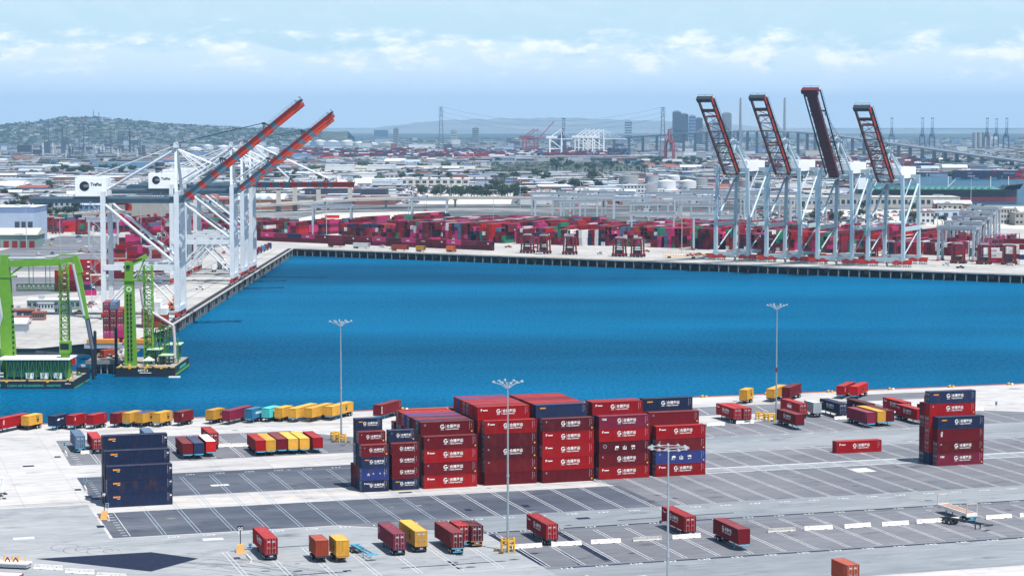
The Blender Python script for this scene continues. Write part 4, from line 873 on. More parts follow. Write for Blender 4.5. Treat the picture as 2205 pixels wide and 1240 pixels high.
# ------------------------------------------------------------------ ship-to-shore cranes
def text_part(name, s, size, m, parent, p, rz=0.0, bold=0.03):
    b = MB(); b.text(s, 0, 0, size, 0, 0, 'L', bold); return b.build(name, m, parent, p, rz)
def sts_crane(label, loc, rz, leg_m, boom_m, band_m, group, ang=39.0, blen=62.0, gz=49.5, apex=73.0, back=62.0, sp=8.5, style='banded', house=None, logo=False, detail=2, name='ship_to_shore_crane', gauge=30.5, tower_lean=0.0):
    r = thing(name, label, 'harbour crane', loc, rz, group)
    G = gauge; hm = house or HOUSEW; lw = 2.05 if style == 'banded' else (3.8 if style == 'far' else 2.1)
    for sy in (-1, 1):
        b = MB(); b.beam((0, sy*sp, 3.6), (0, sy*sp, 22), lw*1.1, lw*0.9, 0, (0, 1, 0)); b.beam((0, sy*sp, 22), (0, sy*sp*0.9, gz + 3), lw*0.95, lw*0.85, 0, (0, 1, 0)); b.build('waterside_leg', leg_m, r)
        b = MB(); b.beam((-G, sy*sp, 3.6), (-G, sy*sp*0.9, gz + 2.5), lw*0.95, lw*0.85, 0, (0, 1, 0)); b.build('landside_leg', leg_m, r)
        b = MB(); b.beam((-G, sy*sp, 21.5), (0, sy*sp, 21.5), 1.5, 2.3, 0); b.build('portal_beam', leg_m, r)
        b = MB(); b.tube((-G + 1, sy*sp*0.92, gz - 1.5), (-0.6, sy*sp, 23.2), 0.62 if style != 'far' else 1.0, 0, 8); b.build('diagonal_brace', leg_m, r)
        if style in ('lattice', 'mono'):
            b = MB(); b.tube((-G + 0.8, sy*sp, 20.4), (-0.8, sy*sp, 6.0), 0.38, 0, 6); b.tube((-G/2, sy*sp*0.95, gz + 1.5), (-0.8, sy*sp, gz - 9), 0.34, 0, 6); b.build('lower_brace', leg_m, r)
        if style == 'banded':
            b = MB(); b.tube((-G/2, sy*sp, 20.6), (-0.6, sy*sp, 5.5), 0.42, 0, 6); b.tube((-G/2, sy*sp, 20.6), (-G + 0.6, sy*sp, 5.5), 0.42, 0, 6); b.build('lower_brace', leg_m, r)
        # apex mast
        b = MB(); b.beam((0, sy*sp*0.9, gz + 3), (-1.0 - tower_lean, sy*1.4, apex), 1.3, 1.2, 0, (0, 1, 0), 0.9, 0.9); b.build('mast_leg', leg_m, r)
        b = MB(); b.tube((-1.5 - tower_lean, sy*2.2, apex - 1.5), (-G, sy*2.6, gz + 4.2), 0.45 if style != 'far' else 0.9, 0, 8); b.build('backstay', leg_m, r)
    for x in (0, -G):
        b = MB(); b.beam((x, -sp - 1.5, 4.2), (x, sp + 1.5, 4.2), 1.7, 2.2, 0); b.build('sill_beam', leg_m, r)
        b = MB(); b.beam((x, -sp, gz + 3.2), (x, sp, gz + 3.2), 1.3, 1.9, 0); b.build('cross_girder', leg_m, r)
        pass
    b = MB(); b.beam((-1 - tower_lean, -3.2, apex), (-1 - tower_lean, 3.2, apex), 1.6, 1.2, 0); b.tube((-1 - tower_lean, -2, apex + 1), (-1 - tower_lean, 2, apex + 1), 0.8, 0, 10); b.build('apex_beam', [leg_m], r)
    if detail >= 2:
        bm = MB()
        for k in (-1, 1):
            bm.beam((0, k*2.6 - 2.3, 2.3), (0, k*2.6 + 2.3, 2.3), 1.0, 0.9, 0); bm.beam((0, k*2.6 - 1.9, 1.4), (0, k*2.6 - 0.4, 1.4), 1.1, 0.8, 0); bm.beam((0, k*2.6 + 0.4, 1.4), (0, k*2.6 + 1.9, 1.4), 1.1, 0.8, 0)
            for j in (-1.7, -0.6, 0.6, 1.7): bm.tube((-0.3, k*2.6 + j, 0.42), (0.3, k*2.6 + j, 0.42), 0.38, 1, 10)
        bm.prism([(-0.5, -1.6), (0.5, -1.6), (0.5, 1.6), (-0.5, 1.6)], 2.6, 3.6, 0)
        if style != 'banded':
            for kk in (-1, 1):
                arc = [(kk*2.4 + 2.2*math.cos(math.pi*i_/8), 1.2 + 1.5*math.sin(math.pi*i_/8)) for i_ in range(9)]
                bm.add([(x_, y_, z_) for x_ in (-0.75, 0.75) for y_, z_ in arc], [tuple(range(9)), tuple(range(17, 8, -1))] + [(i_, i_ + 1, i_ + 10, i_ + 9) for i_ in range(8)], 0)
        bme = bm.mesh('bogie', [BOGIE, STEEL])
        for x in (0, -G):
            for sy in (-1, 1):
                bo = link('bogie', bme, r, (x, sy*(sp - 0.5), 0))
                if style != 'banded': bo.scale = (1.35, 1.2, 1.5)
    else:
        for x in (0, -G):
            for sy in (-1, 1): b = MB(); b.box(x - 0.8, x + 0.8, sy*sp - 2.6, sy*sp + 2.6, 0, 3.2, 0); b.build('bogie', BOGIE, r)
    # main girder over the quay and the back reach
    b = MB()
    for sy in (-1, 1):
        b.beam((-back, sy*3.1, gz + 0.4), (1.5, sy*3.1, gz + 0.4), 1.1, 2.6, 0); b.box(-back, 1.5, sy*4.3 - 0.5, sy*4.3 + 0.5, gz + 1.2, gz + 1.3, 0)
        if detail >= 2:
            for i in range(int(back/2.4)): b.box(-back + 2.4*i - .05, -back + 2.4*i + .05, sy*4.75 - .05, sy*4.75 + .05, gz + 1.3, gz + 2.4, 0)
            b.box(-back, 1.5, sy*4.75 - .04, sy*4.75 + .04, gz + 2.35, gz + 2.45, 0)
    for i in range(int(back/8) + 1): b.beam((-back + 8*i + 0.5, -3.1, gz - 0.4), (-back + 8*i + 0.5, 3.1, gz - 0.4), 0.6, 0.8, 0)
    b.build('main_girder', SLATE if style == 'banded' else leg_m, r)
    # machinery house
    hx0, hx1 = (-42.5, -29.5) if style == 'banded' else (-40, -11)
    b = MB(); z0, z1 = gz + 2.2, gz + (9.6 if style == 'banded' else 8.4); b.box(hx0, hx1, -5, 5, z0, z1, 0); b.box(hx0 - 0.3, hx1 + 0.3, -5.3, 5.3, z0 - 0.35, z0 - 0.003, 1)
    if detail >= 2:
        for i in range(9): b.box(hx0 + 0.2 + i*(hx1 - hx0 - 0.5)/8, hx0 + 0.26 + i*(hx1 - hx0 - 0.5)/8, -5.03, -5.0, z0 + 0.1, z1 - 0.1, 0)
        for yy in (-5, 5): b.box(hx0, hx1, yy - 0.04, yy + 0.04, z1 + 1.0, z1 + 1.08, 1)
        for i in range(8): b.box(hx0 + i*(hx1 - hx0)/7 - .04, hx0 + i*(hx1 - hx0)/7 + .04, -5.04, -4.96, z1, z1 + 1.0, 1)
    hs = b.build('machinery_house', [hm, STEEL], r)
    if logo:
        b = MB(); n = 22; cx, cz, rr = hx0 + 3.9, z0 + 4.0, 2.05
        b.poly([(cx + rr*math.cos(2*math.pi*i/n), -5.06, cz + rr*math.sin(2*math.pi*i/n)) for i in range(n)][::-1], 0)
        for dz, hh in ((0.25, 0.16), (-0.25, 0.12)): b.box(cx - 0.4, cx + math.sqrt(rr*rr - dz*dz), -5.09, -5.065, cz + dz, cz + dz + hh*1.6, 1)
        b.text('TraPac', cx + 2.5, cz + 0.2, 1.75, 0, -5.06, 'L', 0.04, sx=0.95); b.build('company_lettering', [HULL, STEEL], hs)
    # trolley and cab
    b = MB(); b.box(-26, -21, -2.6, 2.6, gz - 1.6, gz - 0.9, 0); b.box(-23, -20.5, 1.6, 3.4, gz - 4.2, gz - 1.65, 0); b.box(-22.9, -20.45, 1.7, 3.3, gz - 3.6, gz - 2.4, 1); b.build('trolley_cab', [BOGIE if style == 'banded' else DARKST, HULL], r)
    # boom
    bw = 3.1 if style in ('banded', 'far') else 4.1
    a = R(ang); d = Vector((math.cos(a), 0, math.sin(a))); nrm = Vector((-math.sin(a), 0, math.cos(a))); h0 = Vector((2.0, 0, gz + 0.6))
    def bp(t, y=0.0, o=0.0): q = h0 + d*t + nrm*o; return (q.x, y, q.z)
    b = MB(); up = tuple(nrm)
    if style == 'mono':
        b.beam(bp(0), bp(blen - 4), 5.6, 2.2, 0, up)
        for i in range(int(blen/4)): b.beam(bp(4*i + 2, -3.0), bp(4*i + 2, 3.0), 0.5, 2.4, 1, up)
        b.beam(bp(blen - 4), bp(blen - 1), 7.5, 2.8, 0, up); b.beam(bp(blen - 1, -5.4), bp(blen - 1, 3.8), 2.2, 2.4, 0, up)
    else:
        segs = 28
        for sy in (-1, 1):
            for i in range(segs):
                t0, t1 = blen*i/segs, blen*(i + 1)/segs
                if style == 'banded': f = (i % 3); redness = i / segs; mm = 1 if (redness > 0.80 or (f == 1) or (f == 2 and redness > 0.34) or (f == 0 and redness > 1)) else 0
                else: mm = 0
                b.beam(bp(t0, sy*bw), bp(t1, sy*bw), 1.1 if style == 'banded' else 0.75, 2.9 if style == 'banded' else 2.0, mm, up)
                if style != 'banded' and sy > 0: b.beam(bp(t0, sy*bw + sy*0.62), bp(t1, sy*bw + sy*0.62), 0.14, 2.2, 0 if i % 5 == 0 else 1, up)
        nb = 10 if style == 'lattice' else 8
        for i in range(nb + 1):
            t_ = blen*(i/nb if style != 'lattice' else min(1, 0.86*i/(nb - 1)) if i < nb else 1); b.beam(bp(t_, -bw), bp(t_, bw), 0.35 if style == 'lattice' else 0.55, 0.5 if i % 4 else 1.0, 0, up)
            if style == 'lattice' and i < nb - 1: b.beam(bp(t_, -bw if i % 2 else bw), bp(t_ + blen*0.86/nb, bw if i % 2 else -bw), 0.25, 0.28, 0, up)
        if style == 'lattice': b.beam(bp(blen*0.845, -bw), bp(blen*0.845, bw), 1.5, 1.2, 0, up)
    b.build('boom', [SLATE if style == 'banded' else (mat('mono_boom_shaded_red', (0.11, 0.012, 0.014), 0.6) if style == 'mono' else boom_m), boom_m if style == 'mono' else band_m], r)  # mono boom: red darkened in the colour itself for its shaded underside
    # boom head platform, walkway rails and tie frames
    b = MB(); b.beam(bp(blen - 0.6, -4.6, 1.0), bp(blen - 0.6, 4.6, 1.0), 2.6, 0.5, 0, up)
    for yy in (-4.4, 0, 4.4):
        for tt in (-1.6, 0.6): b.beam(bp(blen + tt, yy, 1.2), bp(blen + tt, yy, 2.6), 0.12, 0.12, 0)
    b.beam(bp(blen + 0.6, -4.5, 2.6), bp(blen + 0.6, 4.5, 2.6), 0.14, 0.14, 0); b.box(*[0]*6, 0) if False else None
    if style != 'banded' and style != 'far': b.beam(bp(blen - 0.2, -4.6, -0.6), bp(blen - 0.2, 4.4, -0.6), 2.6, 2.2, 0, up)
    b.build('boom_head', DARKST if style != 'mono' else mat('mono_boom_shaded_red', (0.11, 0.012, 0.014), 0.6), r)
    if detail >= 2:
        b = MB()
        for sy in (-1, 1):
            y = sy*(bw + 1.5)
            b.beam(bp(1, sy*(bw + 1), 1.2), bp(blen - 1, sy*(bw + 1), 1.2), 0.9, 0.08, 0, up); b.beam(bp(1, y, 2.4), bp(blen - 1, y, 2.4), 0.09, 0.09, 0)
            for i in range(int(blen/2.2)): b.beam(bp(1 + 2.2*i, y, 1.2), bp(1 + 2.2*i, y, 2.4), 0.09, 0.09, 0)
        b.build('walkway_rail', SLATE if style == 'banded' else DARKST, r)
    b = MB()
    for tt in (0.36, 0.72):
        for sy in (-1, 1): b.beam(bp(blen*tt - 1.5, sy*bw, 1.0), bp(blen*tt, sy*bw, 3.4), 0.4, 0.4, 0); b.beam(bp(blen*tt + 1.5, sy*bw, 1.0), bp(blen*tt, sy*bw, 3.4), 0.4, 0.4, 0)
        b.beam(bp(blen*tt, -3.6, 3.4), bp(blen*tt, 3.6, 3.4), 0.8, 0.9, 0)
    b.build('stay_bracket', DARKST, r)
    ax = Vector((-1 - tower_lean, 0, apex + 1.2)); b = MB()
    if ang > 10:
        for sy in (-1, 1):
            for o in (0.0, 0.9): b.tube((ax.x, sy*(1.2 + o), ax.z), bp(blen*0.72, sy*(2.4 + o*0.6), 3.6), 0.09, 0, 5)
            for tt in (0.30, 0.25, 0.2):     # folded forestay links hanging between apex and boom
                b2 = bp(blen*tt, sy*3.2, 3.0); b.tube((ax.x + 1, sy*2.0, ax.z - 2.5), b2, 0.22, 1, 5)
            if style == 'banded': b.tube(bp(blen*0.06, sy*3.6, 5.0), bp(blen*0.36, sy*3.3, 3.6), 0.3, 1, 6)
            elif style != 'far':
                b.tube(bp(blen*0.36, sy*3.3, 3.6), (ax.x + 3.5, sy*2.0, ax.z + 1.5), 0.2, 1, 6); b.tube(bp(blen*0.1, sy*3.3, 3.0), (ax.x + 2.5, sy*2.0, ax.z - 6), 0.16, 1, 6)
    else:
        for sy in (-1, 1):
            b.tube((ax.x, sy*2, ax.z - 1), bp(blen*0.36, sy*3.1, 2.5), 0.3, 1, 6); b.tube((ax.x, sy*2.4, ax.z - 1), bp(blen*0.74, sy*3.1, 3.4), 0.34, 1, 6)
    b.tube((ax.x, 0, ax.z - 0.8), (-back + 4, 0, gz + 2), 0.22, 1, 6)
    b.build('stay_cables', [DARKST, leg_m], r)
    if detail >= 2:
        # stair tower on the landside leg
        b = MB(); z = 4.0; k = 0
        while z < gz - 2:
            x0, x1 = (-G - 1.4, -G - 5.0) if k % 2 == 0 else (-G - 5.0, -G - 1.4)
            b.beam((x0, -sp + 0.2, z), (x1, -sp + 0.2, z + 3.2), 0.8, 0.12, 0); b.beam((x0, -sp - 0.2, z + 1), (x1, -sp - 0.2, z + 4.2), 0.08, 0.08, 0); b.box(x1 - 0.6, x1 + 0.6, -sp - 0.4, -sp + 0.8, z + 3.2, z + 3.3, 0); z += 3.4; k += 1
        for x in (-G - 5.3,): b.beam((x, -sp + 0.7, 3), (x, -sp + 0.7, gz), 0.14, 0.14, 0)
        b.build('stairway', STEEL, r)
        b = MB()
        for i in range(11): x = -back + 7 + 2.6*i; b.path([(x, -3.9, gz - 1), (x + 0.4, -3.9, gz - 4.2), (x + 1.0, -3.9, gz - 4.6), (x + 1.6, -3.9, gz - 4.2), (x + 2.0, -3.9, gz - 1)], 0.07, 0, 4)
        b.build('festoon_loops', DARKST, r)
    return r
GL = 'cranes with red-banded booms on the western wharf'
YA = 894.5
lcr = sts_crane('nearest pale crane with raised red-banded boom and black ball emblem on its house', (-139.3, YA, 0), 0, CRWHITE, SLATE, BOOMR, GL, ang=39, blen=64, gz=48.9, apex=71.6, logo=True)
sts_crane('second red-banded crane, its white house also bearing the ball emblem', (-142, 1090, 0), 0, CRWHITE, SLATE, BOOMR, GL, ang=38.5, blen=62.5, gz=46.5, apex=70, logo=True)
sts_crane('third red-banded crane, with an orange-tipped boom just under the second boom', (-143, 1140, 0), 0, CRWHITE, SLATE, mat('boom_orange_red', (0.62, 0.075, 0.012), 0.5), GL, ang=38.3, blen=58, gz=47.5, apex=70)
sts_crane('farthest red-banded crane with its boom lowered level over the water', (-143.4, 1180, 0), 0, CRWHITE, SLATE, BOOMR, GL, ang=0, blen=54, gz=47.3, apex=71)
# four upright cranes on the far wharf: boom towards the camera
GR = 'pale cranes with raised booms on the far wharf'
def on_far(px, py, dd=0.0): p = at(px, py); return p
RA = WA - math.pi/2 + R(3)
specs = [((1576, 561.5), 'lattice', 'first upright crane, dark lattice boom nearest the city towers', 46.5, 61, 51.0, 70.5),
         ((1686, 566.0), 'lattice', 'second upright crane with dark lattice boom beside a solid one', 46.5, 61, 51.5, 71.0),
         ((1797, 571.0), 'mono', 'upright crane whose boom is a solid dark red box, third in line', 49.5, 64.5, 50.5, 72),
         ((1906, 574.5), 'lattice', 'last upright crane, dark lattice boom nearest the tanker ship', 44, 60, 48.0, 66)]
for (px, py), st, lb, ang, bl_, gz_, ap_ in specs:
    p = at(px, py); sts_crane(lb, (p.x, p.y, 0), RA, CRBLUE, BOOMD, BOGIE, GR, ang=ang, blen=bl_, gz=gz_, apex=ap_, back=44, sp=10.4, style=st, gauge=30.5)

# ------------------------------------------------------------------ straddle carriers and yard gantries
def straddle(label, p, rz, h=11.0):
    if 'str' not in _cm:
        fr = MB()
        for sx in (-1, 1):
            for sy in (-1, 1): fr.beam((sx*3.4, sy*2.1, 1.2), (sx*3.0, sy*2.1, h), 0.8, 0.7, 0, (0, 1, 0))
        for sy in (-1, 1): fr.beam((-4.4, sy*2.1, 1.5), (4.4, sy*2.1, 1.5), 0.6, 0.9, 0); fr.beam((-3.4, sy*2.1, h), (3.4, sy*2.1, h), 0.6, 0.7, 0)
        for sx in (-1, 1): fr.beam((sx*3.0, -2.1, h), (sx*3.0, 2.1, h), 0.6, 0.7, 0)
        sp_ = MB(); sp_.box(-2.6, 2.0, -1.5, 1.5, 1.4, 4.2, 0); sp_.box(-3, 3, -1.1, 1.1, h*0.45, h*0.45 + 0.5, 0); [sp_.tube((x, y, h*0.45), (x, y, h - 0.3), 0.09, 0, 5) for x in (-2, 2) for y in (-1, 1)]; sp_.box(-2.2, 2.2, -1.6, 1.6, h + 0.36, h + 1.2, 1)
        wh = MB(); wh.tube((0, -0.35, 0.65), (0, 0.35, 0.65), 0.65, 0, 12)
        cb = MB(); cb.box(-4.9, -3.4, -2.9, -1.4, h - 3.2, h - 1.2, 0); cb.box(-4.93, -3.6, -2.93, -2.2, h - 2.6, h - 1.6, 1)
        _cm['str'] = (fr.mesh('frame', [CARRED]), sp_.mesh('hoist', [DARKST, STEEL]), wh.mesh('wheel', [TYRE]), cb.mesh('cab', [CARRED, HULL]))
    fr, sp_, wh, cb = _cm['str']; r = thing('straddle_carrier', label, 'straddle carrier', p, rz, 'red straddle carriers')
    link('frame', fr, r); link('hoist', sp_, r); link('cab', cb, r)
    for x in (-3.6, -1.4, 1.4, 3.6):
        for sy in (-1, 1): link('wheel', wh, r, (x, sy*2.1, 0))
    return r
for i, (px, py) in enumerate(((1136, 545), (1171, 546.5), (1227, 548), (1334, 552.5), (1373, 553.5), (1654, 557), (1876, 560), (1917, 562), (2063, 567), (2119, 569), (2173, 570))):
    straddle('%s dark red straddle carrier from the west on the far wharf' % ORD[i], at(px, py, 0.1), WA + R(6), 11)
for i, (px, py) in enumerate(sorted(((112, 500), (124, 503), (176, 505), (255, 500), (585, 503), (612, 503), (540, 500)))):
    straddle('%s straddle carrier from the west behind the red-banded cranes' % ORD[i], at(px, py, 0.1), R(8 + 9*i), 11)
def gantry(label, p, rz, span=28.0, h=21.0, lift=0.55, kit=[0]):
    k = ('gan', span, h)
    if k not in _cm:
        b = MB(); g2 = MB(); t_ = MB(); l = span/2
        lg = MB(); lg.beam((0, -5, 1.2), (0, -3.6, h), 1.7, 1.2, 0, (1, 0, 0)); lg.beam((0, 5, 1.2), (0, 3.6, h), 1.7, 1.2, 0, (1, 0, 0)); lg.beam((0, -4.6, h*0.14), (0, 4.0, h*0.5), 0.35, 0.35, 0); lg.beam((0, 4.0, h*0.5), (0, -3.8, h*0.9), 0.35, 0.35, 0); lg.beam((0, -5.5, 1.4), (0, 5.5, 1.4), 0.9, 1.2, 0)
        lg.box(-0.7, 0.7, -6.6, -4.0, 0, 1.0, 1); lg.box(-0.7, 0.7, 4.0, 6.6, 0, 1.0, 1)
        for sy in (-1, 1): g2.beam((-l - 1.5, sy*3.6, h + 0.6), (l + 1.5, sy*3.6, h + 0.6), 1.0, 2.6, 0); g2.beam((-l - 1, sy*4.5, h + 2.6), (l + 1, sy*4.5, h + 2.6), 0.1, 0.1, 0)
        for i in range(15): g2.beam((-l + span*i/14, -4.5, h + 1.5), (-l + span*i/14, -4.5, h + 2.6), 0.1, 0.1, 0)
        for sx in (-1, 1): g2.beam((sx*(l + 1), -3.6, h + 0.6), (sx*(l + 1), 3.6, h + 0.6), 1.0, 1.4, 0)
        t_.box(-3.5, 3.5, -3.4, 3.4, h + 1.6, h + 2.2, 0); t_.box(-2.5, 0.5, -2, 2, h + 2.2, h + 3.9, 0); t_.tube((1.6, -1.6, h + 3), (1.6, 1.6, h + 3), 0.7, 1, 10); t_.box(-6.8, -4.6, -1.2, 1.2, h + 1.6, h + 3.2, 0)
        for x in (-1, 1): t_.tube((x, 0, h*0.62), (x, 0, h + 1.6), 0.07, 1, 4)
        t_.box(-1.25, 1.25, -3, 3, h*0.58, h*0.62, 2)
        _cm[k] = (lg.mesh('leg_frame', [CRGREY, BOGIE]), g2.mesh('girder', [CRGREY]), t_.mesh('trolley', [STEEL, DARKST, BOGIE]))
    lg, g2, t_ = _cm[k]; r = thing('yard_gantry', label, 'gantry crane', p, rz, 'grey stacking gantries in the far yard')
    for sx in (-1, 1): link('leg_frame', lg, r, (sx*span/2, 0, 0))
    link('girder', g2, r); link('trolley', t_, r, ((sx*0 + (kit[0] % 5 - 2)*span*0.12), 0, 0)); kit[0] += 1; return r
GP = [(716, 507, 0), (925, 487, 0), (1190, 486, 1), (1247, 494, 0), (1285, 478, 1), (1405, 530, 0), (1398, 500, 1), (1452, 477, 1), (1540, 538, 0), (1505, 505, 1), (1590, 480, 1), (1660, 500, 1), (1740, 488, 1), (1800, 510, 1), (1180, 470, 1), (1330, 468, 1), (1560, 468, 1), (1680, 470, 1), (1225, 474, 1), (1270, 466, 1), (1360, 486, 1), (1425, 470, 1), (1490, 486, 1), (1500, 466, 1), (1620, 466, 1), (1640, 486, 1), (1830, 478, 1)]
for i, (px, py, _) in enumerate(sorted(GP)): gantry('%s grey gantry from the west spanning the far container yard' % ORD[i], at(px, py, 0.05), R(-3), 28, 21)
for i in range(5): q = at(2062 + 14*i, 562 - 14*i, 0.05); gantry('%s of the receding gantries beside the stacked ONE containers' % ORD[i], q, WA + R(4), 21, 19)
gantry('lone grey gantry beside the rail tracks behind the nearest red-banded crane', at(223, 543, 0.05), R(12), 18, 20)

# ------------------------------------------------------------------ containers of the far yard
yr = random.Random(21)
FARC = ['wine', 'red', 'magenta', 'red', 'maroon', 'maroon', 'magenta', 'red', 'maroon', 'orange-brown', 'wine', 'bright red', 'magenta', 'navy', 'dark maroon', 'maroon', 'blue-grey', 'white', 'navy', 'maroon', 'red', 'wine', 'green']
def fsty(c): return {'magenta': 'one', 'orange-brown': 'logo', 'white': 'onem', 'bright red': 'hyu' if yr.random() < 0.3 else 'logo'}.get(c, 'logo' if yr.random() < 0.25 else None)
RZC = WA + math.pi/2
def into_core(p, rz, L, H, c): core_box(Vector(p), rz, L, H, c)
pile = 0; far_n = 0
gF = 'containers stacked in the far yard'
tt = -66.0; blk = 0
heights = {}
while tt < 470:
    ncol = yr.choice((6, 7, 8, 9)) if blk else 3
    for ci in range(ncol):
        base = 3.3 + 1.9*abs(math.sin(tt*0.021 + 0.6)) if tt < 330 else 3.0
        for k in range(11 if tt < 360 else 6):
            d0 = (124 if tt > -50 else 148) + 12.9*k + (8 if tt > 150 else 0) + (12 if tt > 330 else 0)
            n = max(1, min(5, int(round(base + (ph_ := {0: yr.uniform(-1.3, 1.1)})[0]*(0.5 if (ci//2) % 2 else 1.0)))))
            if yr.random() < 0.06 and k < 8: n = 0
            if k == 0 and ci >= ncol - 3 and blk: n = max(n, 3)
            if blk and ci == ncol - 1 and k == 0: pile += 1
            z = 0.05
            c = yr.choice(FARC)
            for j in range(n):
                c = c if yr.random() < 0.5 else yr.choice(FARC); p = Q(tt, d0 + (0 if k else yr.uniform(-0.6, 0.6)), z)
                vis = (k == 0 and ci == ncol - 1)
                if (vis or (k == 0 and ci in (ncol - 2,) and j >= 3) ) and far_n < 44 and blk and j >= n - 2:
                    col_w = 'rightmost column' if ci == ncol - 1 else 'next column'
                    container('%s container, %s tier, %s pile in the far yard\'s front row' % (c, ORD[j], ORD[pile - 1]) if ci == ncol - 1 else '%s container, %s tier, just left of %s far pile' % (c, ORD[j], ORD[pile]), c, L40, HS, p + WN*0 - WT*0, (-1, 1), RZC, fsty(c), -1, gF, detail=0); far_n += 1
                else:
                    q = p + WN*(L40/2) + WT*(-W_/2)*-1*-1; into_core((q.x, q.y, z), RZC, L40, HS, c)
                z += HS
        tt += 2.58
    tt += yr.choice((3.5, 4.5, 9.0)); blk += 1
for blk_t in (-262, -232, -200, -168, -135, -108):
    for ci in range(9):
        for k in range(5):
            d0 = (118 + 0.12*(blk_t + 200)) + 12.9*k; z = 0.05
            for j in range(yr.randrange(2, 5)): q = Q(blk_t + 2.58*ci, d0, z); core_box(Vector((q.x, q.y, z)), RZC, L40, HS, yr.choice(FARC)); z += HS
# the long rail row with ONE boxes
a0, a1 = Vector((-186, 1500, 0)), Vector((-3.5, 1368, 0)); dr = (a1 - a0).normalized(); L_ = (a1 - a0).length; rzr = math.atan2(dr.y, dr.x); nr = Vector((-dr.y, dr.x, 0))
k = int(L_/12.6)
seq = ['maroon', 'magenta', 'wine', 'navy', 'magenta', 'maroon', 'wine', 'maroon', 'maroon', 'magenta', 'dark maroon', 'magenta', 'maroon', 'maroon', 'magenta', 'wine', 'maroon', 'maroon']
for i in range(k):
    c = seq[i % len(seq)]; p = a0 + dr*(12.6*i)
    container('%s container, %s in the back line of the long quayside row' % (c, ORD[i]), c, L40, HC, (p.x, p.y, 0.1 + HC), (-1, -1), rzr, {'magenta': 'one', 'maroon': 'hyu' if i % 3 == 0 else 'logo'}.get(c), 1, gF, detail=0)
    q = p + dr*(L40/2) + nr*(W_/2); core_box(Vector((q.x, q.y, 0.1)), rzr, L40, HC, yr.choice(['maroon', 'wine', 'dark maroon']))
    c = yr.choice(['maroon', 'wine', 'magenta', 'dark maroon', 'navy']); p2 = p - nr*5.5 + dr*3
    if False: container('%s container at ground level, %s in the front line of the quayside row' % (c, ORD[i]), c, L40, HC, (p2.x, p2.y, 0.1), (-1, -1), rzr, 'one' if c == 'magenta' else None, 1, gF, detail=0)
# trailers on the far quay
for (px, py, c, L, lb) in ((706, 528, 'maroon', L40, 'maroon container trailer near the corner of the basin'), (760, 531, 'white', L40, 'white box trailer near the corner of the basin'), (842, 536, 'orange-brown', L40, 'orange-brown container trailer on the far quay'),
                           (895, 538, 'yellow', L20, 'yellow container trailer on the far quay'), (960, 538.5, 'orange', L20, 'short orange container trailer on the far quay')):
    p = at(px, py, 1.3); o = container(lb, c, L, HS, p, (-1, -1), WA, None, 1, gF, detail=0)
    chassis('dark chassis below the %s' % lb, 'dark', L, (o.location.x, o.location.y, 0.1), WA, 'trailers on the far quay')
for i, (px, py, c) in enumerate(((466, 581, 'white'), (478, 574, 'white'), (487, 568, 'white'), (545, 549, 'white'), (556, 545, 'maroon'), (564, 541, 'wine'), (571, 538, 'blue'), (578, 535, 'wine'), (585, 532, 'navy'))):
    p = at(px, py, 1.3); o = container('short %s box, %s in trailer line along western wharf' % (c, ORD[i]), c, L20, HS, p, (-1, -1), R(100), None, 1, gF, detail=0)
    chassis('chassis, %s in the trailer line along the western wharf' % ORD[i], 'dark', L20, (o.location.x, o.location.y, 0.1), R(100), 'trailers on the far quay')
# western terminal stacks
def wstack(nm, px, py, cols, L, rz, step, g=gF, H=HS, ends=True, sty='num', det=1):
    p0 = at(px, py, 0.1); dx = Vector((math.cos(step), math.sin(step), 0))
    for i, tiers in enumerate(cols):
        z = 0.1
        for j, c in enumerate(tiers):
            q = p0 + dx*(2.56 if ends else L + 0.25)*i
            if j == 0 and not ends or (ends and j < 2 and i > 1):
                lx, ly = (L/2, -W_/2) if ends else (-L/2, -W_/2); c_, s_ = math.cos(rz), math.sin(rz)
                core_box(Vector((q.x - (c_*lx - s_*ly), q.y - (s_*lx + c_*ly), z)), rz, L, H, c); z += H; continue
            container('%s container, %s tier, %s column, %s' % (c, ORD[j], ORD[i], nm), c, L, H, (q.x, q.y, z), (1, -1) if ends else (-1, -1), rz, None if ends and L > 8 else sty if c not in ('magenta', 'white') else ('one' if c == 'magenta' else 'onem'), 1, g, detail=det); z += H
wstack('pile behind the right-hand green crane', 222, 742, [['wine', 'magenta', 'maroon', 'dark maroon', 'red', 'wine'], ['magenta', 'magenta', 'maroon', 'maroon', 'maroon', 'blue-grey'], ['maroon', 'magenta', 'magenta', 'wine', 'red']], L40, R(-86), R(4), det=1)
wstack('white reefer pile by the nearest crane leg', 305, 706, [['maroon', 'wine', 'maroon', 'white', 'white', 'white'], ['maroon', 'maroon', 'white', 'white', 'white'], ['orange-brown', 'maroon', 'white', 'white'], ['maroon', 'orange-brown', 'white']], L40, R(-84), R(6), det=1)
for nm, px, py, cols in (('front red pile beside the left crane leg', 118, 628, [['maroon', 'wine', 'maroon', 'red'], ['dark maroon', 'maroon', 'wine', 'red', 'bright red']]), ('small navy-topped pile beside the left crane leg', 180, 636, [['magenta', 'navy'], ]),
                         ('stepped red pile behind the navy-topped one', 140, 617, [['maroon', 'magenta', 'red', 'bright red'], ['magenta', 'wine', 'orange-brown'], ['maroon', 'orange-brown']]), ('long red pile farther back', 155, 590, [['maroon', 'wine', 'red'], ['wine', 'red', 'orange-brown'], ['maroon', 'maroon', 'red'], ['wine', 'maroon']]),
                         ('red pile between the crane legs', 245, 600, [['maroon', 'wine'], ['wine', 'maroon', 'red']])):
    wstack(nm, px, py, cols, L20 if 'farther' not in nm else L40, R(12), R(12), ends=False, sty='logo', det=1)
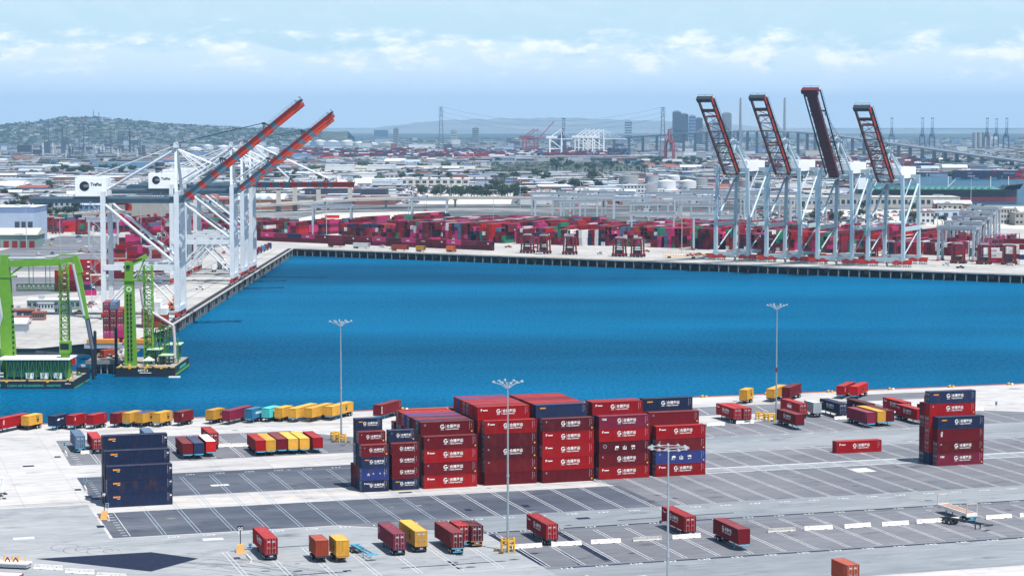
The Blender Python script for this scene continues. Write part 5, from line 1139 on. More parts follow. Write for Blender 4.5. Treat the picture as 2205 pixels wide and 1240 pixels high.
for px, py, c, lb in ((222, 503, 'magenta', 'magenta container lying alone behind the first crane'), (278, 497, 'red', 'small red container behind the first crane'), (328, 495, 'red', 'small red container right of the other small one'), (600, 505, 'bright red', 'bright red container before the far yard'), (700, 470, 'bright red', 'lone red container on the pale rail apron')):
    container(lb, c, L20 if 'small' in lb else L40, HS, at(px, py, 0.1), (-1, -1), R(-4), 'one' if c == 'magenta' else None, 1, gF, detail=0)
for i in range(6): q = at(2120, 566, 0.1); core_box(Vector((q.x + 8, q.y + 4, 0.1 + HS*i)), R(-5), L40, HS, ['red', 'white', 'white', 'red', 'maroon', 'maroon'][i]) if i < 1 else None
for i, (px, py, tiers) in enumerate(((2118, 566, ['red', 'white', 'white']), (2160, 568, ['white', 'maroon', 'white', 'white', 'maroon']), (2195, 570, ['white', 'navy', 'white', 'maroon']))):
    z = 0.1
    for j, c in enumerate(tiers):
        container('%s container, %s tier, %s pile by the purple rack frame' % (c, ORD[j], ORD[i]), c, L40, HC, at(px, py, 0.1) + Vector((0, 0, z)), (-1, -1), R(-7), ('onem' if i == 0 else 'ym') if c in ('white', 'red') else None, 1, gF, detail=0); z += HC
# purple-grey rack frame
RACKM = mat('rack_purple', (0.16, 0.08, 0.14), 0.6)
r = thing('reefer_rack', 'tall purple-grey steel rack beside the ONE and YANG MING boxes', 'steel rack', at(2090, 562, 0.05), R(40))
for lv in range(5):
    b = MB(); b.box(0, 46, -1.2, 1.2, 3.0*lv + 2.8, 3.0*lv + 3.0, 0); b.box(0, 46, -1.25, -1.15, 3.0*lv + 3.9, 3.0*lv + 4.0, 0); b.build('platform', RACKM, r)
for i in range(12):
    b = MB(); b.beam((4.1*i + 0.3, -1.2, 0), (4.1*i + 0.3, -1.2, 15), 0.3, 0.3, 0); b.beam((4.1*i + 0.3, 1.2, 0), (4.1*i + 0.3, 1.2, 15), 0.3, 0.3, 0); b.beam((4.1*i + .3, -1.2, 0), (4.1*i + 4, -1.2, 3), 0.14, 0.14, 0); b.build('upright', RACKM, r)
# yellow stacker on the quay and small vehicles
def vehicle(label, p, rz, body, kind='pickup', group=None, cat='car', name=None):
    k = ('veh', body, kind)
    if k not in _cm:
        b = MB(); m_ = mat('car_' + body, {'white': (0.75, 0.75, 0.76), 'dark': (0.03, 0.035, 0.05), 'grey': (0.3, 0.31, 0.33), 'red': (0.4, 0.03, 0.03), 'blue': (0.04, 0.10, 0.25), 'yellow': (0.7, 0.42, 0.03)}[body], 0.35, 0, 0.05)
        b.prism([(-2.3, -0.9), (2.2, -0.9), (2.35, -0.5), (2.35, 0.5), (2.2, 0.9), (-2.3, 0.9)], 0.42, 1.0, 0)
        cab = MB(); x0, x1 = (-0.4, 1.2) if kind == 'pickup' else (-1.8, 1.1)
        cab.add([(x0, -0.82, 1.0), (x1, -0.82, 1.0), (x1, 0.82, 1.0), (x0, 0.82, 1.0), (x0 + 0.35, -0.68, 1.55), (x1 - 0.55, -0.68, 1.55), (x1 - 0.55, 0.68, 1.55), (x0 + 0.35, 0.68, 1.55)], [(0, 1, 5, 4), (1, 2, 6, 5), (2, 3, 7, 6), (3, 0, 4, 7)], 0)
        cab.box(x0 + 0.3, x1 - 0.5, -0.7, 0.7, 1.55, 1.62, 1)
        wh = MB(); wh.tube((0, -0.12, 0.34), (0, 0.12, 0.34), 0.34, 0, 10)
        _cm[k] = (b.mesh('body', [m_]), cab.mesh('cabin', [mat('car_glass', (0.03, 0.05, 0.07), 0.1, var=0.02), m_]), wh.mesh('wheel', [TYRE]))
    bm, cm, wm = _cm[k]; r = thing(name or ('parked_car' if kind == 'car' else 'pickup_truck'), label, cat, p, rz, group)
    link('body', bm, r); link('cabin', cm, r)
    for x in (-1.45, 1.45):
        for sy in (-0.8, 0.8): link('wheel', wm, r, (x, sy, 0))
    return r
vehicle('white pickup truck alone on the western wharf', at(430, 623, 0.06), R(-5), 'white')
vehicle('white pickup truck under the upright cranes', at(1772, 536, 0.06), R(-20), 'white')
for i, (px, py, c) in enumerate(((200, 655, 'white'), (177, 664, 'white'), (188, 662, 'grey'), (90, 530, 'white'), (72, 533, 'white'), (110, 528, 'yellow'))):
    vehicle('%s car, %s from the east among those parked by the western sheds' % (c, ORD[5 - i]), at(px, py, 0.06), R(10 + 20*i), c, 'car')
r = thing('crane_spreader', 'yellow lattice spreader cradle on a trailer, on the far quay', 'spreader', at(1467, 556, 0.1), WA + R(14))
b = MB(); b.box(-11, 11, -1.3, 1.3, 1.2, 1.5, 0); b.box(-11, 11, -1.3, -1.15, 3.4, 3.6, 0)
for i in range(15): b.box(-11 + i*1.57 - .08, -11 + i*1.57 + .08, -1.3, -1.15, 1.5, 3.4, 0)
b.build('cradle', YELLOW, r)
for x in (-8, -7, 7, 8):
    w_ = MB(); w_.tube((0, -1, 0.5), (0, 1, 0.5), 0.5, 0, 10); w_.build('wheel', TYRE, r, (x, 0, 0))
r = thing('reach_stacker', 'orange-red reach stacker beside the nearest crane legs', 'reach stacker', at(371, 668, 0.06), R(60))
b = MB(); b.box(-3, 3, -1.5, 1.5, 0.7, 2.0, 0); b.beam((-2.5, 0, 2.6), (3.6, 0, 6.2), 0.8, 0.8, 0); b.build('body', mat('stacker_orange', (0.6, 0.12, 0.02), 0.5), r)
b = MB(); b.box(-1.6, 0, -0.7, 0.7, 2.0, 3.6, 0); b.build('cab', HULL, r); b = MB(); b.box(3.2, 3.8, -2.5, 2.5, 5.4, 5.9, 0); [b.box(3.3, 3.7, y, y + 0.3, 5.9, 7.4, 0) for y in (-1.6, 1.3)]; b.build('spreader', YELLOW, r)
for x in (-2, 2):
    for y in (-1.3, 1.3): w_ = MB(); w_.tube((0, -0.3, 0.7), (0, 0.3, 0.7), 0.7, 0, 12); w_.build('wheel', TYRE, r, (x, y, 0))

# ------------------------------------------------------------------ green crane barges
def lattice(b, p, q, w, n, r=0.14, m=0):
    p = Vector(p); q = Vector(q); d = (q - p); up = Vector((0, 0, 1)) if abs(d.normalized().z) < 0.8 else Vector((0, 1, 0))
    s = d.cross(up).normalized()*w/2; t_ = s.cross(d).normalized()*w/2
    cs = [s + t_, s - t_, -s - t_, -s + t_]
    for c in cs: b.beam(p + c, q + c, r*2, r*2, m)
    for i in range(n):
        a, e_ = p + d*(i/n), p + d*((i + 1)/n)
        for j in range(4): c1, c2 = cs[j], cs[(j + 1) % 4]; b.beam(a + c1, e_ + c2 if i % 2 else e_ + c2, r*1.3, r*1.3, m); b.beam(a + c1, a + c2, r*1.3, r*1.3, m)
GPOST = mat('green_steelwork', (0.05, 0.19, 0.03), 0.5)
PIPEW = mat('duct_silver', (0.55, 0.56, 0.58), 0.35, 0.4)
def hull(label, x0, x1, y0, y1, zt, txt, rr):
    r = thing('crane_barge', label, 'barge', (0, 0, 0))
    b = MB(); b.box(x0, x1, y0, y1, -6, zt, 0); b.box(x0 + 0.3, x1 - 0.3, y0 + 0.3, y1 - 0.3, zt, zt + 0.05, 1); b.box(x0, x1, y0 - 0.06, y0, zt - 0.2, zt, 2); b.box(x1, x1 + 0.06, y0, y1, zt - 2.6, zt - 2.3, 3)
    for i in range(7): b.box(x0 + 2 + i*(x1 - x0 - 4)/6 - .4, x0 + 2 + i*(x1 - x0 - 4)/6 + .4, y0 - 0.15, y0 - 0.06, zt - 0.6, zt + 0.2, 2 if i % 2 else 0)
    b.build('hull', [HULL, mat('barge_deck', (0.30, 0.27, 0.25), 0.8, var=0.3), YELLOW, GREEN], r); rr(r); return r
def det1(r):
    b = MB(); b.text('CLEAN AIR ENGINEERING - MARITIME', -163.2, -3.9, 1.12, 0, 685.9, 'L', 0.012, sx=0.92)
    for i in range(12):
        a, c = 2*math.pi*i/12, 2*math.pi*(i + 1)/12; b.poly([(-166.2 + 1.0*math.cos(a), 685.9, -3.4 + 1.0*math.sin(a)), (-166.2 + 1.0*math.cos(c), 685.9, -3.4 + 1.0*math.sin(c)), (-166.2 + .55*math.cos(c), 685.9, -3.4 + .55*math.sin(c)), (-166.2 + .55*math.cos(a), 685.9, -3.4 + .55*math.sin(a))], 0)
    b.text('METS 3', -144.4, -3.1, 0.62, 1, 685.9, 'L', 0.02); b.build('lettering', [mat('teal_lettering', (0.03, 0.42, 0.30), 0.6), WHITE], r)
hull('black barge lettered CLEAN AIR ENGINEERING - MARITIME carrying green machinery', -185, -141.5, 686, 712, -1.9, '', det1)
def det2(r):
    b = MB(); b.text('METS 4', -126.5, -2.7, 1.1, 0, 718.4, 'L', 0.02); b.box(-126, -122, 718.38, 718.42, -3.2, -3.0, 0); b.build('lettering', [WHITE], r)
    b = MB(); b.box(-113.92, -113.86, 720, 750, -4.2, -3.8, 0); b.box(-113.92, -113.86, 728, 742, -2.9, -2.1, 1); b.build('green_stripe', [GREEN, mat('teal_lettering', (0.03, 0.42, 0.30), 0.6)], r)
hull('black barge marked METS 4 carrying the green slotted column', -134, -114, 718.5, 750, -1.2, '', det2)
# barge 2: slotted column crane
r = thing('column_crane', 'lime green column crane with two rows of holes and a lattice tower behind', 'crane', (-129.6, 722.5, -1.2))
b = MB(); b.beam((0, 0, 0), (-0.2, 0, 29), 4.0, 2.6, 0, (0, 1, 0), 3.0, 2.2)
for i in range(15):
    for x in (-0.55, 0.55): b.box(x - 0.28 - 0.1*i/15, x + 0.28 - 0.1*i/15, -1.50 + 0.012*i, -1.0, 2.0 + 1.55*i, 2.9 + 1.55*i, 1)
b.build('column', [GREEN, HULL], r)
b = MB(); b.beam((-2.8, 0, 29.2), (2.8, 0, 29.2), 3.0, 0.5, 0); b.beam((-0.2, 0, 29.4), (-0.2, 0, 35.6), 2.6, 2.4, 0, (0, 1, 0)); b.beam((-2.0, 0, 33.2), (5.6, 2, 37.4), 1.6, 1.3, 0); b.tube((-1.6, -0.8, 34.8), (4, 1, 36.4), 0.35, 1, 8); b.beam((2.2, 1, 30), (4.9, 2, 36.5), 0.4, 0.4, 0)
b.box(-0.9, 0.3, -1.5, -1.25, 33.2, 34.4, 1); b.build('head', [GREEN, HULL], r)
n = 14; b = MB()
for i in range(n):
    a, c = 2*math.pi*i/n, 2*math.pi*(i + 1)/n; b.poly([(-0.1 + 0.95*math.cos(a), -1.25, 26.2 + .95*math.sin(a)), (-0.1 + 0.95*math.cos(c), -1.25, 26.2 + .95*math.sin(c)), (-0.1 + 0.5*math.cos(c), -1.25, 26.2 + .5*math.sin(c)), (-0.1 + 0.5*math.cos(a), -1.25, 26.2 + .5*math.sin(a))], 0)
b.build('ring_emblem', mat('pale_green', (0.55, 0.75, 0.45), 0.6), r)
b = MB(); lattice(b, (5.2, 6, 0), (5.2, 6, 34), 2.8, 17, 0.17); lattice(b, (2, 4, 29.5), (5.4, 4, 29.5), 1.8, 2, 0.12); b.build('lattice_tower', GREEN, r)
b = MB(); b.path([(3.0, 4, 26), (3.6, 5, 19.6), (13.6, 6, 13.2), (14.0, 6, 8), (14.0, 6, 2)], 0.5, 0, 10); b.build('exhaust_duct', mat('duct_pinkish', (0.62, 0.50, 0.50), 0.4, 0.2), r)
b = MB()
for x in (5, 8, 11, 14): lattice(b, (x, 8, 0), (x, 8, 9 + (3 if x < 9 else 0)), 1.6, 5, 0.09)
lattice(b, (5, 8, 10), (14.5, 8, 9), 1.5, 8, 0.08); lattice(b, (8, 9, 13), (14, 8, 11), 1.3, 4, 0.08); b.build('platform_frame', GPOST, r)
b = MB(); gr = random.Random(4)
for i in range(26): x, y = gr.uniform(4.5, 14.5), gr.uniform(1, 24); h_ = gr.uniform(2.5, 6.5); b.beam((x, y, 0), (x, y, h_), 0.22, 0.22, 0); b.beam((x, y, h_), (x + gr.uniform(-2, 2), y, h_), 0.2, 0.2, 0); b.beam((x, y, h_*0.5), (x + gr.uniform(-2, 2), y, h_), 0.14, 0.14, 0)
for x0, y0, z0 in ((5, 2, 5.2), (10, 12, 5.8), (9, 2, 3.2)): b.box(x0, x0 + 5, y0, y0 + 8, z0, z0 + 0.25, 1)
b.build('deck_steelwork', [GPOST, mat('pale_green_roof', (0.45, 0.62, 0.38), 0.6)], r)
b = MB(); b.tube((9.5, 10, 0), (9.5, 10, 6.5), 0.8, 0, 12); b.tube((6.8, 9, 0), (6.8, 9, 9), 0.6, 0, 12); b.tube((13, 14, 0), (13, 14, 6), 0.7, 0, 12); b.build('vertical_duct', PIPEW, r)
r = thing('tent', 'small white pitched tent on the deck beside the slotted column', 'tent', (-123.3, 721.5, -1.15))
b = MB(); b.add([(-1.8, -1.5, 2), (1.8, -1.5, 2), (1.8, 1.5, 2), (-1.8, 1.5, 2), (0, 0, 3.3)], [(0, 1, 4), (1, 2, 4), (2, 3, 4), (3, 0, 4)], 0); b.build('canopy', HOUSEW, r)
for x in (-1.7, 1.7):
    for y in (-1.4, 1.4): b = MB(); b.beam((x, y, 0), (x, y, 2), 0.1, 0.1, 0); b.build('leg', STEEL, r)
b = MB(); b.box(-115.8, -112.0, 716.2, 717.4, -4.6, -4.1, 0); b.box(-115.2, -113.0, 716.5, 717.1, -4.1, -3.95, 1); o = b.build('small_boat', [HOUSEW, STEEL]); tag(o, 'small white skiff floating below the corner of the right barge', 'boat')
# barge 1
r = thing('arm_crane', 'lime green crane with a long level boom and a folded arm hanging down', 'crane', (-163.6, 698, -1.9))
b = MB(); b.beam((-1.6, 0, 0), (-2.4, 0, 33), 5.0, 2.8, 0, (0, 1, 0), 3.4, 2.6)
for i in range(13): b.box(0.02 - 0.02*i, 0.5, -1.5, -1.30, 2.4 + 1.7*i, 3.2 + 1.7*i, 1)
b.build('column', [GREEN, HULL], r)
b = MB(); b.beam((-5, 0, 32.8), (1.2, 0, 32.8), 3.0, 0.5, 0); b.beam((-2.4, 0, 33), (-2.4, 0, 40), 3.2, 2.6, 0, (0, 1, 0), 2.4); b.build('head', [GREEN], r)
b = MB(); b.beam((-3, 0, 37.0), (15.5, 0, 37.6), 1.6, 2.2, 0); b.beam((15.5, 0, 37.6), (20.0, 0, 38.6), 1.4, 1.6, 0); b.tube((-3, -0.3, 38.8), (11, -0.3, 38.8), 0.4, 1, 8); b.beam((-0.6, 0, 33.5), (3.4, 0, 36.4), 0.6, 0.6, 0); b.beam((9.5, 0, 36.5), (16, 0, 40.0), 0.4, 0.4, 0); b.beam((16, 0, 40), (20.2, 0, 40), 0.35, 0.35, 0); b.build('boom', [GREEN, PIPEW], r)
b = MB(); b.beam((20.2, 0, 39.6), (22.0, 0, 34), 2.4, 1.6, 0, (0, 1, 0)); b.beam((21.0, 0, 38), (24.0, 0, 19), 1.6, 1.3, 0, (0, 1, 0)); b.tube((20.0, -0.9, 37), (23.4, -0.9, 20), 0.45, 1, 8); b.build('arm', [GREEN, PIPEW], r)
b = MB(); b.tube((24.0, 0, 19.4), (25.8, 0, 9.0), 0.6, 0, 10); b.tube((24.7, 0.5, 19), (26.4, 0.5, 9), 0.3, 1, 8); b.tube((25.8, 0, 9), (26.0, 0, -1), 0.5, 1, 8); b.build('hanging_duct', [mat('duct_grey', (0.10, 0.12, 0.16), 0.4), HULL], r)
b = MB(); lattice(b, (16.0, 4, 0), (16.0, 4, 37), 2.6, 17, 0.17); b.build('lattice_tower', GREEN, r)
b = MB(); lattice(b, (0.5, 4, 29.0), (14.6, 4, 29.0), 2.0, 9, 0.12)
for x in (4.5, 10): b.beam((x, 4, 30), (x, 4, 36), 0.25, 0.25, 0); b.beam((x + 1.4, 4, 30), (x + 1.4, 4, 36), 0.2, 0.2, 0)
b.build('walkway_truss', GPOST, r)
b = MB(); b.path([(-6, -2, 30), (-4.2, -2, 26), (-3.4, -2, 20), (-5.5, -2, 13), (-7, -2, 5)], 0.55, 0, 10); b.build('exhaust_duct', PIPEW, r)
b = MB(); b.beam((18.2, -6, 0), (18.2, -6, 8.5), 2.6, 2.6, 0, (0, 1, 0)); b.box(16.6, 20, -7.8, -4.6, 8.5, 12.2, 0); b.box(16.9, 19.7, -7.84, -7.8, 9.6, 11.6, 1); b.build('operator_cab', [GREEN, HULL], r)
r = thing('engine_house', 'teal and white flat-roofed engine house on the lettered barge', 'deck house', (-158, 689, -1.9))
b = MB(); b.box(-5.5, 13.5, -1, 9, 1.0, 6.6, 0); b.build('wall', mat('teal_panel', (0.025, 0.12, 0.10), 0.5, var=0.2), r)
b = MB(); b.box(-8.5, 15, -2.2, 10, 6.6, 6.9, 0); b.build('roof', HOUSEW, r)
b = MB()
for i in range(9): x = -5.5 + 2.4*i; b.beam((x, -1.9, 0.1), (x, -1.9, 6.5), 0.2, 0.2, 0); b.beam((x, -1.9, 0.1), (x + 1.2, -1.9, 6.4), 0.14, 0.14, 0); b.beam((x + 2.4, -1.9, 0.1), (x + 1.2, -1.9, 6.4), 0.14, 0.14, 0)
b.build('trellis', GPOST, r)
for x in (0.5, 5.2, 9.6): b = MB(); b.box(x, x + 2.6, -1.25, -1.0, 0.4, 2.3, 0); b.build('vent_box', HOUSEW, r)
b = MB(); b.tube((-20, -2, 2.2), (-6.5, -2, 2.2), 0.35, 0, 8); b.tube((-20, -2, 1.2), (-6.5, -2, 1.2), 0.35, 0, 8); [b.tube((x, -1, 0), (x, -1, 2.6), 0.55, 1, 10) for x in (-11, -9.4)]; b.build('pipe', [PIPEW, HULL], r)
r = thing('deck_shed', 'pale green canopy shed at the left end of the lettered barge', 'shed', (-174, 689, -1.9))
b = MB(); b.box(-5, 6, -1, 6, 7.6, 8.0, 0); b.build('roof', mat('pale_green_roof', (0.45, 0.62, 0.38), 0.6), r); b = MB()
for x in (-5, -2, 1, 4, 5.8): b.beam((x, -1, 0), (x, -1, 7.6), 0.25, 0.25, 0); b.beam((x, 6, 0), (x, 6, 7.6), 0.25, 0.25, 0)
b.box(-5, 6, 0, 5, 3.4, 3.6, 0); b.box(-4, 5, 1, 4, 0, 3.2, 1); b.build('frame', [GPOST, DARKST], r)
jr = random.Random(8)
for i in range(26):
    x, y = jr.uniform(-161, -142.5), jr.uniform(700, 711); s = jr.uniform(0.7, 1.8); b = MB(); b.box(-s, s, -s*0.7, s*0.7, 0, s*1.1, 0); b.box(-s*0.4, s*0.4, -s*0.3, s*0.3, s*1.1, s*1.5, 1)
    o = b.build('deck_crate', [jr.choice([STEEL, GPOST, CHRUST, HOUSEW, HULL, YELLOW]), STEEL], None, (x, y, -1.85), jr.uniform(0, 3)); tag(o, 'piece of boxed deck gear behind the teal engine house', 'deck gear', 'boxed deck gear on the lettered barge')
for i in range(9):
    o = MB(); o.box(-0.4, 0.4, -0.3, 0.3, 0, 0.6, 0); o.sphere((0, 0, 0.62), 0.22, 1, 8, 4); o = o.build('deck_winch', [YELLOW, HOUSEW], None, (-148 + 5.2*(i % 2) if i < 3 else -132.5 + 3*(i - 3), 687.2 if i < 3 else 719.6, -1.85 if i < 3 else -1.15)); tag(o, 'small yellow mooring winch on a barge deck edge', 'winch', 'yellow winches along the barge decks')
# work pier between the barges
r = thing('work_pier', 'cluttered timber pier on black piles between the two barges', 'pier', (-140, 734, 0))
b = MB(); b.box(-6, 6, -6, 32, -0.5, -0.1, 0); b.box(-6.1, 6.1, -6.3, -6.0, -1.2, 0.2, 1); b.build('deck', [mat('pier_timber', (0.22, 0.18, 0.15), 0.8, var=0.3), M_PILE], r)
for i in range(6):
    for y in (-5.5, 2, 10): b = MB(); b.tube((-5.4 + 2.2*i, y, -6), (-5.4 + 2.2*i, y, -0.5), 0.3, 0, 8); b.build('pile', M_PILE, r)
for x, y, h_, lb in ((-141.6, 722, 10.5, 'tall black mooring pile beside the hanging duct'), (-135.6, 728, 11, 'tall black mooring pile left of the slotted column')):
    b = MB(); b.tube((0, 0, -6), (0, 0, h_), 0.55, 0, 12); b.tube((0, 0, h_), (0, 0, h_ + 0.5), 0.6, 0, 12, 0.1); o = b.build('mooring_pile', [HULL], None, (x, y, 0)); tag(o, lb, 'mooring pile')
container('red-brown container standing on the work pier', 'orange-brown', L20, HS, (-141.5, 737, -0.1), (-1, -1), R(50), None, 1, gF, detail=1)
container('orange-red container at the back of the lettered barge', 'bright red', L40, HS, (-159, 713.5, 0), (-1, -1), R(3), None, 1, gF, detail=1)
for i in range(30):
    x, y = jr.uniform(-145, -135), jr.uniform(729, 764); s = jr.uniform(0.3, 1.0); b = MB(); b.box(-s, s, -s*0.6, s*0.6, 0, s, 0); b.box(-s*0.5, s*0.5, -s*0.3, s*0.3, s, s*1.3, 1)
    o = b.build('pier_crate', [jr.choice([STEEL, CHRUST, HOUSEW, HULL, CARRED, YELLOW]), STEEL], None, (x, y, -0.1), jr.uniform(0, 3)); tag(o, 'small crate or machine lying on the work pier', 'crate', 'gear scattered over the work pier')
r = thing('fuel_float', 'orange-topped float moored behind the work pier', 'float', (-141, 772, 0)); b = MB(); b.box(-14, 12, -2, 2, -0.2, 1.6, 1); b.box(-13, -2, -2.2, 2.2, 1.6, 3.0, 0); b.box(0, 11, -2.2, 2.2, 1.6, 3.0, 0); b.build('canopy', [mat('float_orange', (0.65, 0.24, 0.03), 0.6), STEEL], r)

# ------------------------------------------------------------------ buildings, viaduct, tanks, trees behind the port
def wmat(n, c): return mat('wall_' + n, c, 0.8, var=0.10, scale=0.08)
WL = {'white': wmat('white', (0.56, 0.59, 0.63)), 'grey': wmat('grey', (0.30, 0.31, 0.33)), 'tan': wmat('tan', (0.33, 0.31, 0.28)), 'beige': wmat('beige', (0.46, 0.45, 0.42)), 'blue': wmat('blue', (0.16, 0.24, 0.42)), 'paleblue': wmat('paleblue', (0.36, 0.44, 0.58)),
      'green': wmat('green', (0.18, 0.27, 0.25)), 'brown': wmat('brown', (0.26, 0.12, 0.08)), 'dark': wmat('dark', (0.045, 0.05, 0.075)), 'redroof': wmat('redroof', (0.24, 0.08, 0.06)), 'glass': mat('window_glass', (0.03, 0.045, 0.07), 0.15)}
def bldg(label, px0, px1, py, h, depth, wall='white', roof='white', ang=0.0, win=None, name='building', group=None, doors=0, band=None, pitched=False, Y=None, gmat='glass'):
    """front wall between pixel columns px0 and px1, standing on the ground at pixel row py"""
    a, c = (at(px0, py), at(px1, py)); w = (c - a).length
    r = thing(name, label, 'building', (a.x, a.y, 0), ang, group)
    b = MB(); b.box(0, w, 0, depth, 0, h, 0); 
    if band: b.box(-0.1, w + 0.1, -0.1, depth + 0.1, h*0.86, h + 0.02, 1)
    b.build('wall', [WL[wall], WL[band or 'blue']], r)
    b = MB()
    if pitched: b.prism([(0, 0)] * 0 or [(-1, -1), (w + 1, -1), (w + 1, depth + 1), (-1, depth + 1)], h, h + 0.25, 0); b.add([(-1, -1, h + .25), (w + 1, -1, h + .25), (w + 1, depth/2, h + depth*0.16), (-1, depth/2, h + depth*0.16), (-1, depth + 1, h + .25), (w + 1, depth + 1, h + .25)], [(0, 1, 2, 3), (3, 2, 5, 4), (0, 3, 4), (1, 5, 2)], 0)
    else:
        b.box(-0.3, w + 0.3, -0.3, depth + 0.3, h + 0.02, h + 0.5, 0); b.box(w*0.2, w*0.3, depth*0.3, depth*0.6, h + 0.5, h + 2.0, 1); b.box(w*0.6, w*0.66, depth*0.4, depth*0.6, h + 0.5, h + 1.6, 1)
    b.build('roof', [WL[roof], STEEL], r)
    if win:
        cols, rows = win; ww, hh = w/cols*0.6, h/rows*0.42; b = MB(); b.box(0, ww, -0.08, 0.05, 0, hh, 0); b.box(-0.1, ww + 0.1, -0.12, 0.0, -0.15, 0, 1); me = b.mesh('window', [WL[gmat], WL['white']])
        for i in range(cols):
            for j in range(rows): link('window', me, r, (w/cols*(i + 0.2), 0, h/rows*(j + 0.35)))
    for i in range(doors):
        b = MB(); b.box(0, w/doors*0.62, -0.1, 0.05, 0, h*0.55, 0); b.build('door', WL['dark'] if wall != 'green' else CARRED, r, (w/doors*(i + 0.2), 0, 0.02))
    return r
bldg('pale blue warehouse with a dark blue roof band and three tall dark doors', -60, 75, 522, 24, 40, 'paleblue', 'white', 0, None, 'warehouse', None, 0, 'blue')
for i in range(3): a_ = at(33 + 14*i, 522); b = MB(); b.box(0, 3.2, -0.15, 0, 0.1, 14, 0); b.box(-0.15, 3.35, -0.2, -0.151, 14, 14.3, 0); o = b.build('roller_door', [WL['dark']], None, (a_.x, a_.y - 0.1, 0)); tag(o, '%s tall dark door of the pale blue warehouse' % ORD[i], 'door')
bldg('low green-grey shed with red doors and a wide pale roof', -70, 78, 534, 8.5, 26, 'green', 'beige', 0, None, 'shed', None, 8, 'green', pitched=True)
bldg('grey-green office with dark flat roof beside the parked cars', 58, 172, 668, 4.2, 9, 'green', 'white', R(3), (10, 1), 'shed')
bldg('small white gabled tents in the far corner of the western yard', 0, 52, 720, 4.0, 12, 'white', 'white', R(4), None, 'shed', None, 0, None, True)
for i, (px0, px1, py, h, d, wl, rf) in enumerate(((22, 78, 685, 3, 8, 'dark', 'redroof'), (82, 115, 668, 3, 6, 'white', 'white'), (70, 95, 690, 3, 5, 'brown', 'redroof'), (118, 150, 676, 3, 6, 'white', 'white'), (20, 60, 700, 2.8, 7, 'redroof', 'redroof'))):
    bldg('%s low yard cabin from the west beside the level green boom, %s walled' % (ORD[i], wl), px0, px1, py, h, d, wl, rf, R(2), (5, 1), 'cabin', 'low cabins in the western yard')
B_ = [('tan', 283, 400, 466, 15, 30, 'tan', 'tan', None, 'broad tan wall-like building behind the first crane'), (0, 525, 640, 452, 9, 25, 'brown', 'brown', None, 'long orange-brown shed behind the lowered boom'),
      (0, 656, 745, 431, 11.5, 40, 'dark', 'dark', (16, 1), 'wide dark navy warehouse under the lowered boom'), (0, 762, 832, 431, 11, 40, 'dark', 'dark', (12, 1), 'second dark navy warehouse beyond the first'),
      (0, 105, 255, 396, 9, 80, 'brown', 'white', None, 'long white-roofed warehouse with reddish walls'), (0, 20, 98, 374, 11, 60, 'beige', 'white', (8, 1), 'pale factory with large panels at the western edge'),
      (0, 755, 862, 405, 8, 50, 'white', 'paleblue', None, 'pale blue roofed depot left of the palm row'), (0, 862, 1010, 400, 9, 60, 'beige', 'white', (10, 1), 'low beige terminal behind the palm row'),
      (0, 1285, 1345, 424, 8.5, 25, 'white', 'white', (9, 2), 'two-storey white office left of the tanks'), (0, 1343, 1402, 424, 13, 25, 'white', 'white', (8, 3), 'three-storey white office left of the tanks'),
      (0, 1140, 1245, 402, 6, 70, 'blue', 'blue', None, 'dark blue roofed shed beside the striped white roofs'), (0, 1650, 2066, 447, 10, 45, 'beige', 'beige', (34, 1), 'very long beige transit shed with dark openings in front of the tanker'),
      (0, 1945, 2012, 482, 9.5, 22, 'white', 'redroof', (7, 2), 'white mission-style building with a red tiled roof'), (0, 1905, 1952, 494, 5, 20, 'white', 'white', (5, 1), 'low white annex beside the mission-style building'),
      (0, 2130, 2186, 483, 12.5, 26, 'beige', 'beige', (9, 3), 'cream office block with rows of small windows at the eastern edge'), (0, 2186, 2230, 486, 10, 26, 'tan', 'tan', (5, 2), 'tan block joined to the cream office'),
      (0, 2035, 2060, 345, 25, 30, 'grey', 'grey', (4, 3), 'grey plant building below the silos'), (0, 1110, 1150, 345, 10, 40, 'grey', 'white', None, 'pale shed beyond the container plain'), (0, 700, 760, 366, 8, 60, 'white', 'white', None, 'long white shed before the sandy lots'),
      (0, 790, 850, 366, 8, 60, 'white', 'white', None, 'second long white shed before the sandy lots'), (0, 880, 935, 322, 18, 60, 'white', 'grey', None, 'blocky white depot below the western pylon'), (0, 805, 835, 295, 50, 40, 'dark', 'dark', (4, 4), 'dark glass office block far behind the booms')]
for t_ in B_: bldg(t_[9], t_[1], t_[2], t_[3], t_[4], t_[5], t_[6], t_[7], R(rnd.uniform(-2, 2)), t_[8])
for i in range(7):
    a_ = at(1160 + 22*i, 404); bldg('%s of the parallel white-striped sheds' % ORD[i], 1158 + 22*i, 1166 + 22*i, 404, 6, 110, 'white', 'white', R(-14), None, 'shed', 'parallel white-striped sheds')
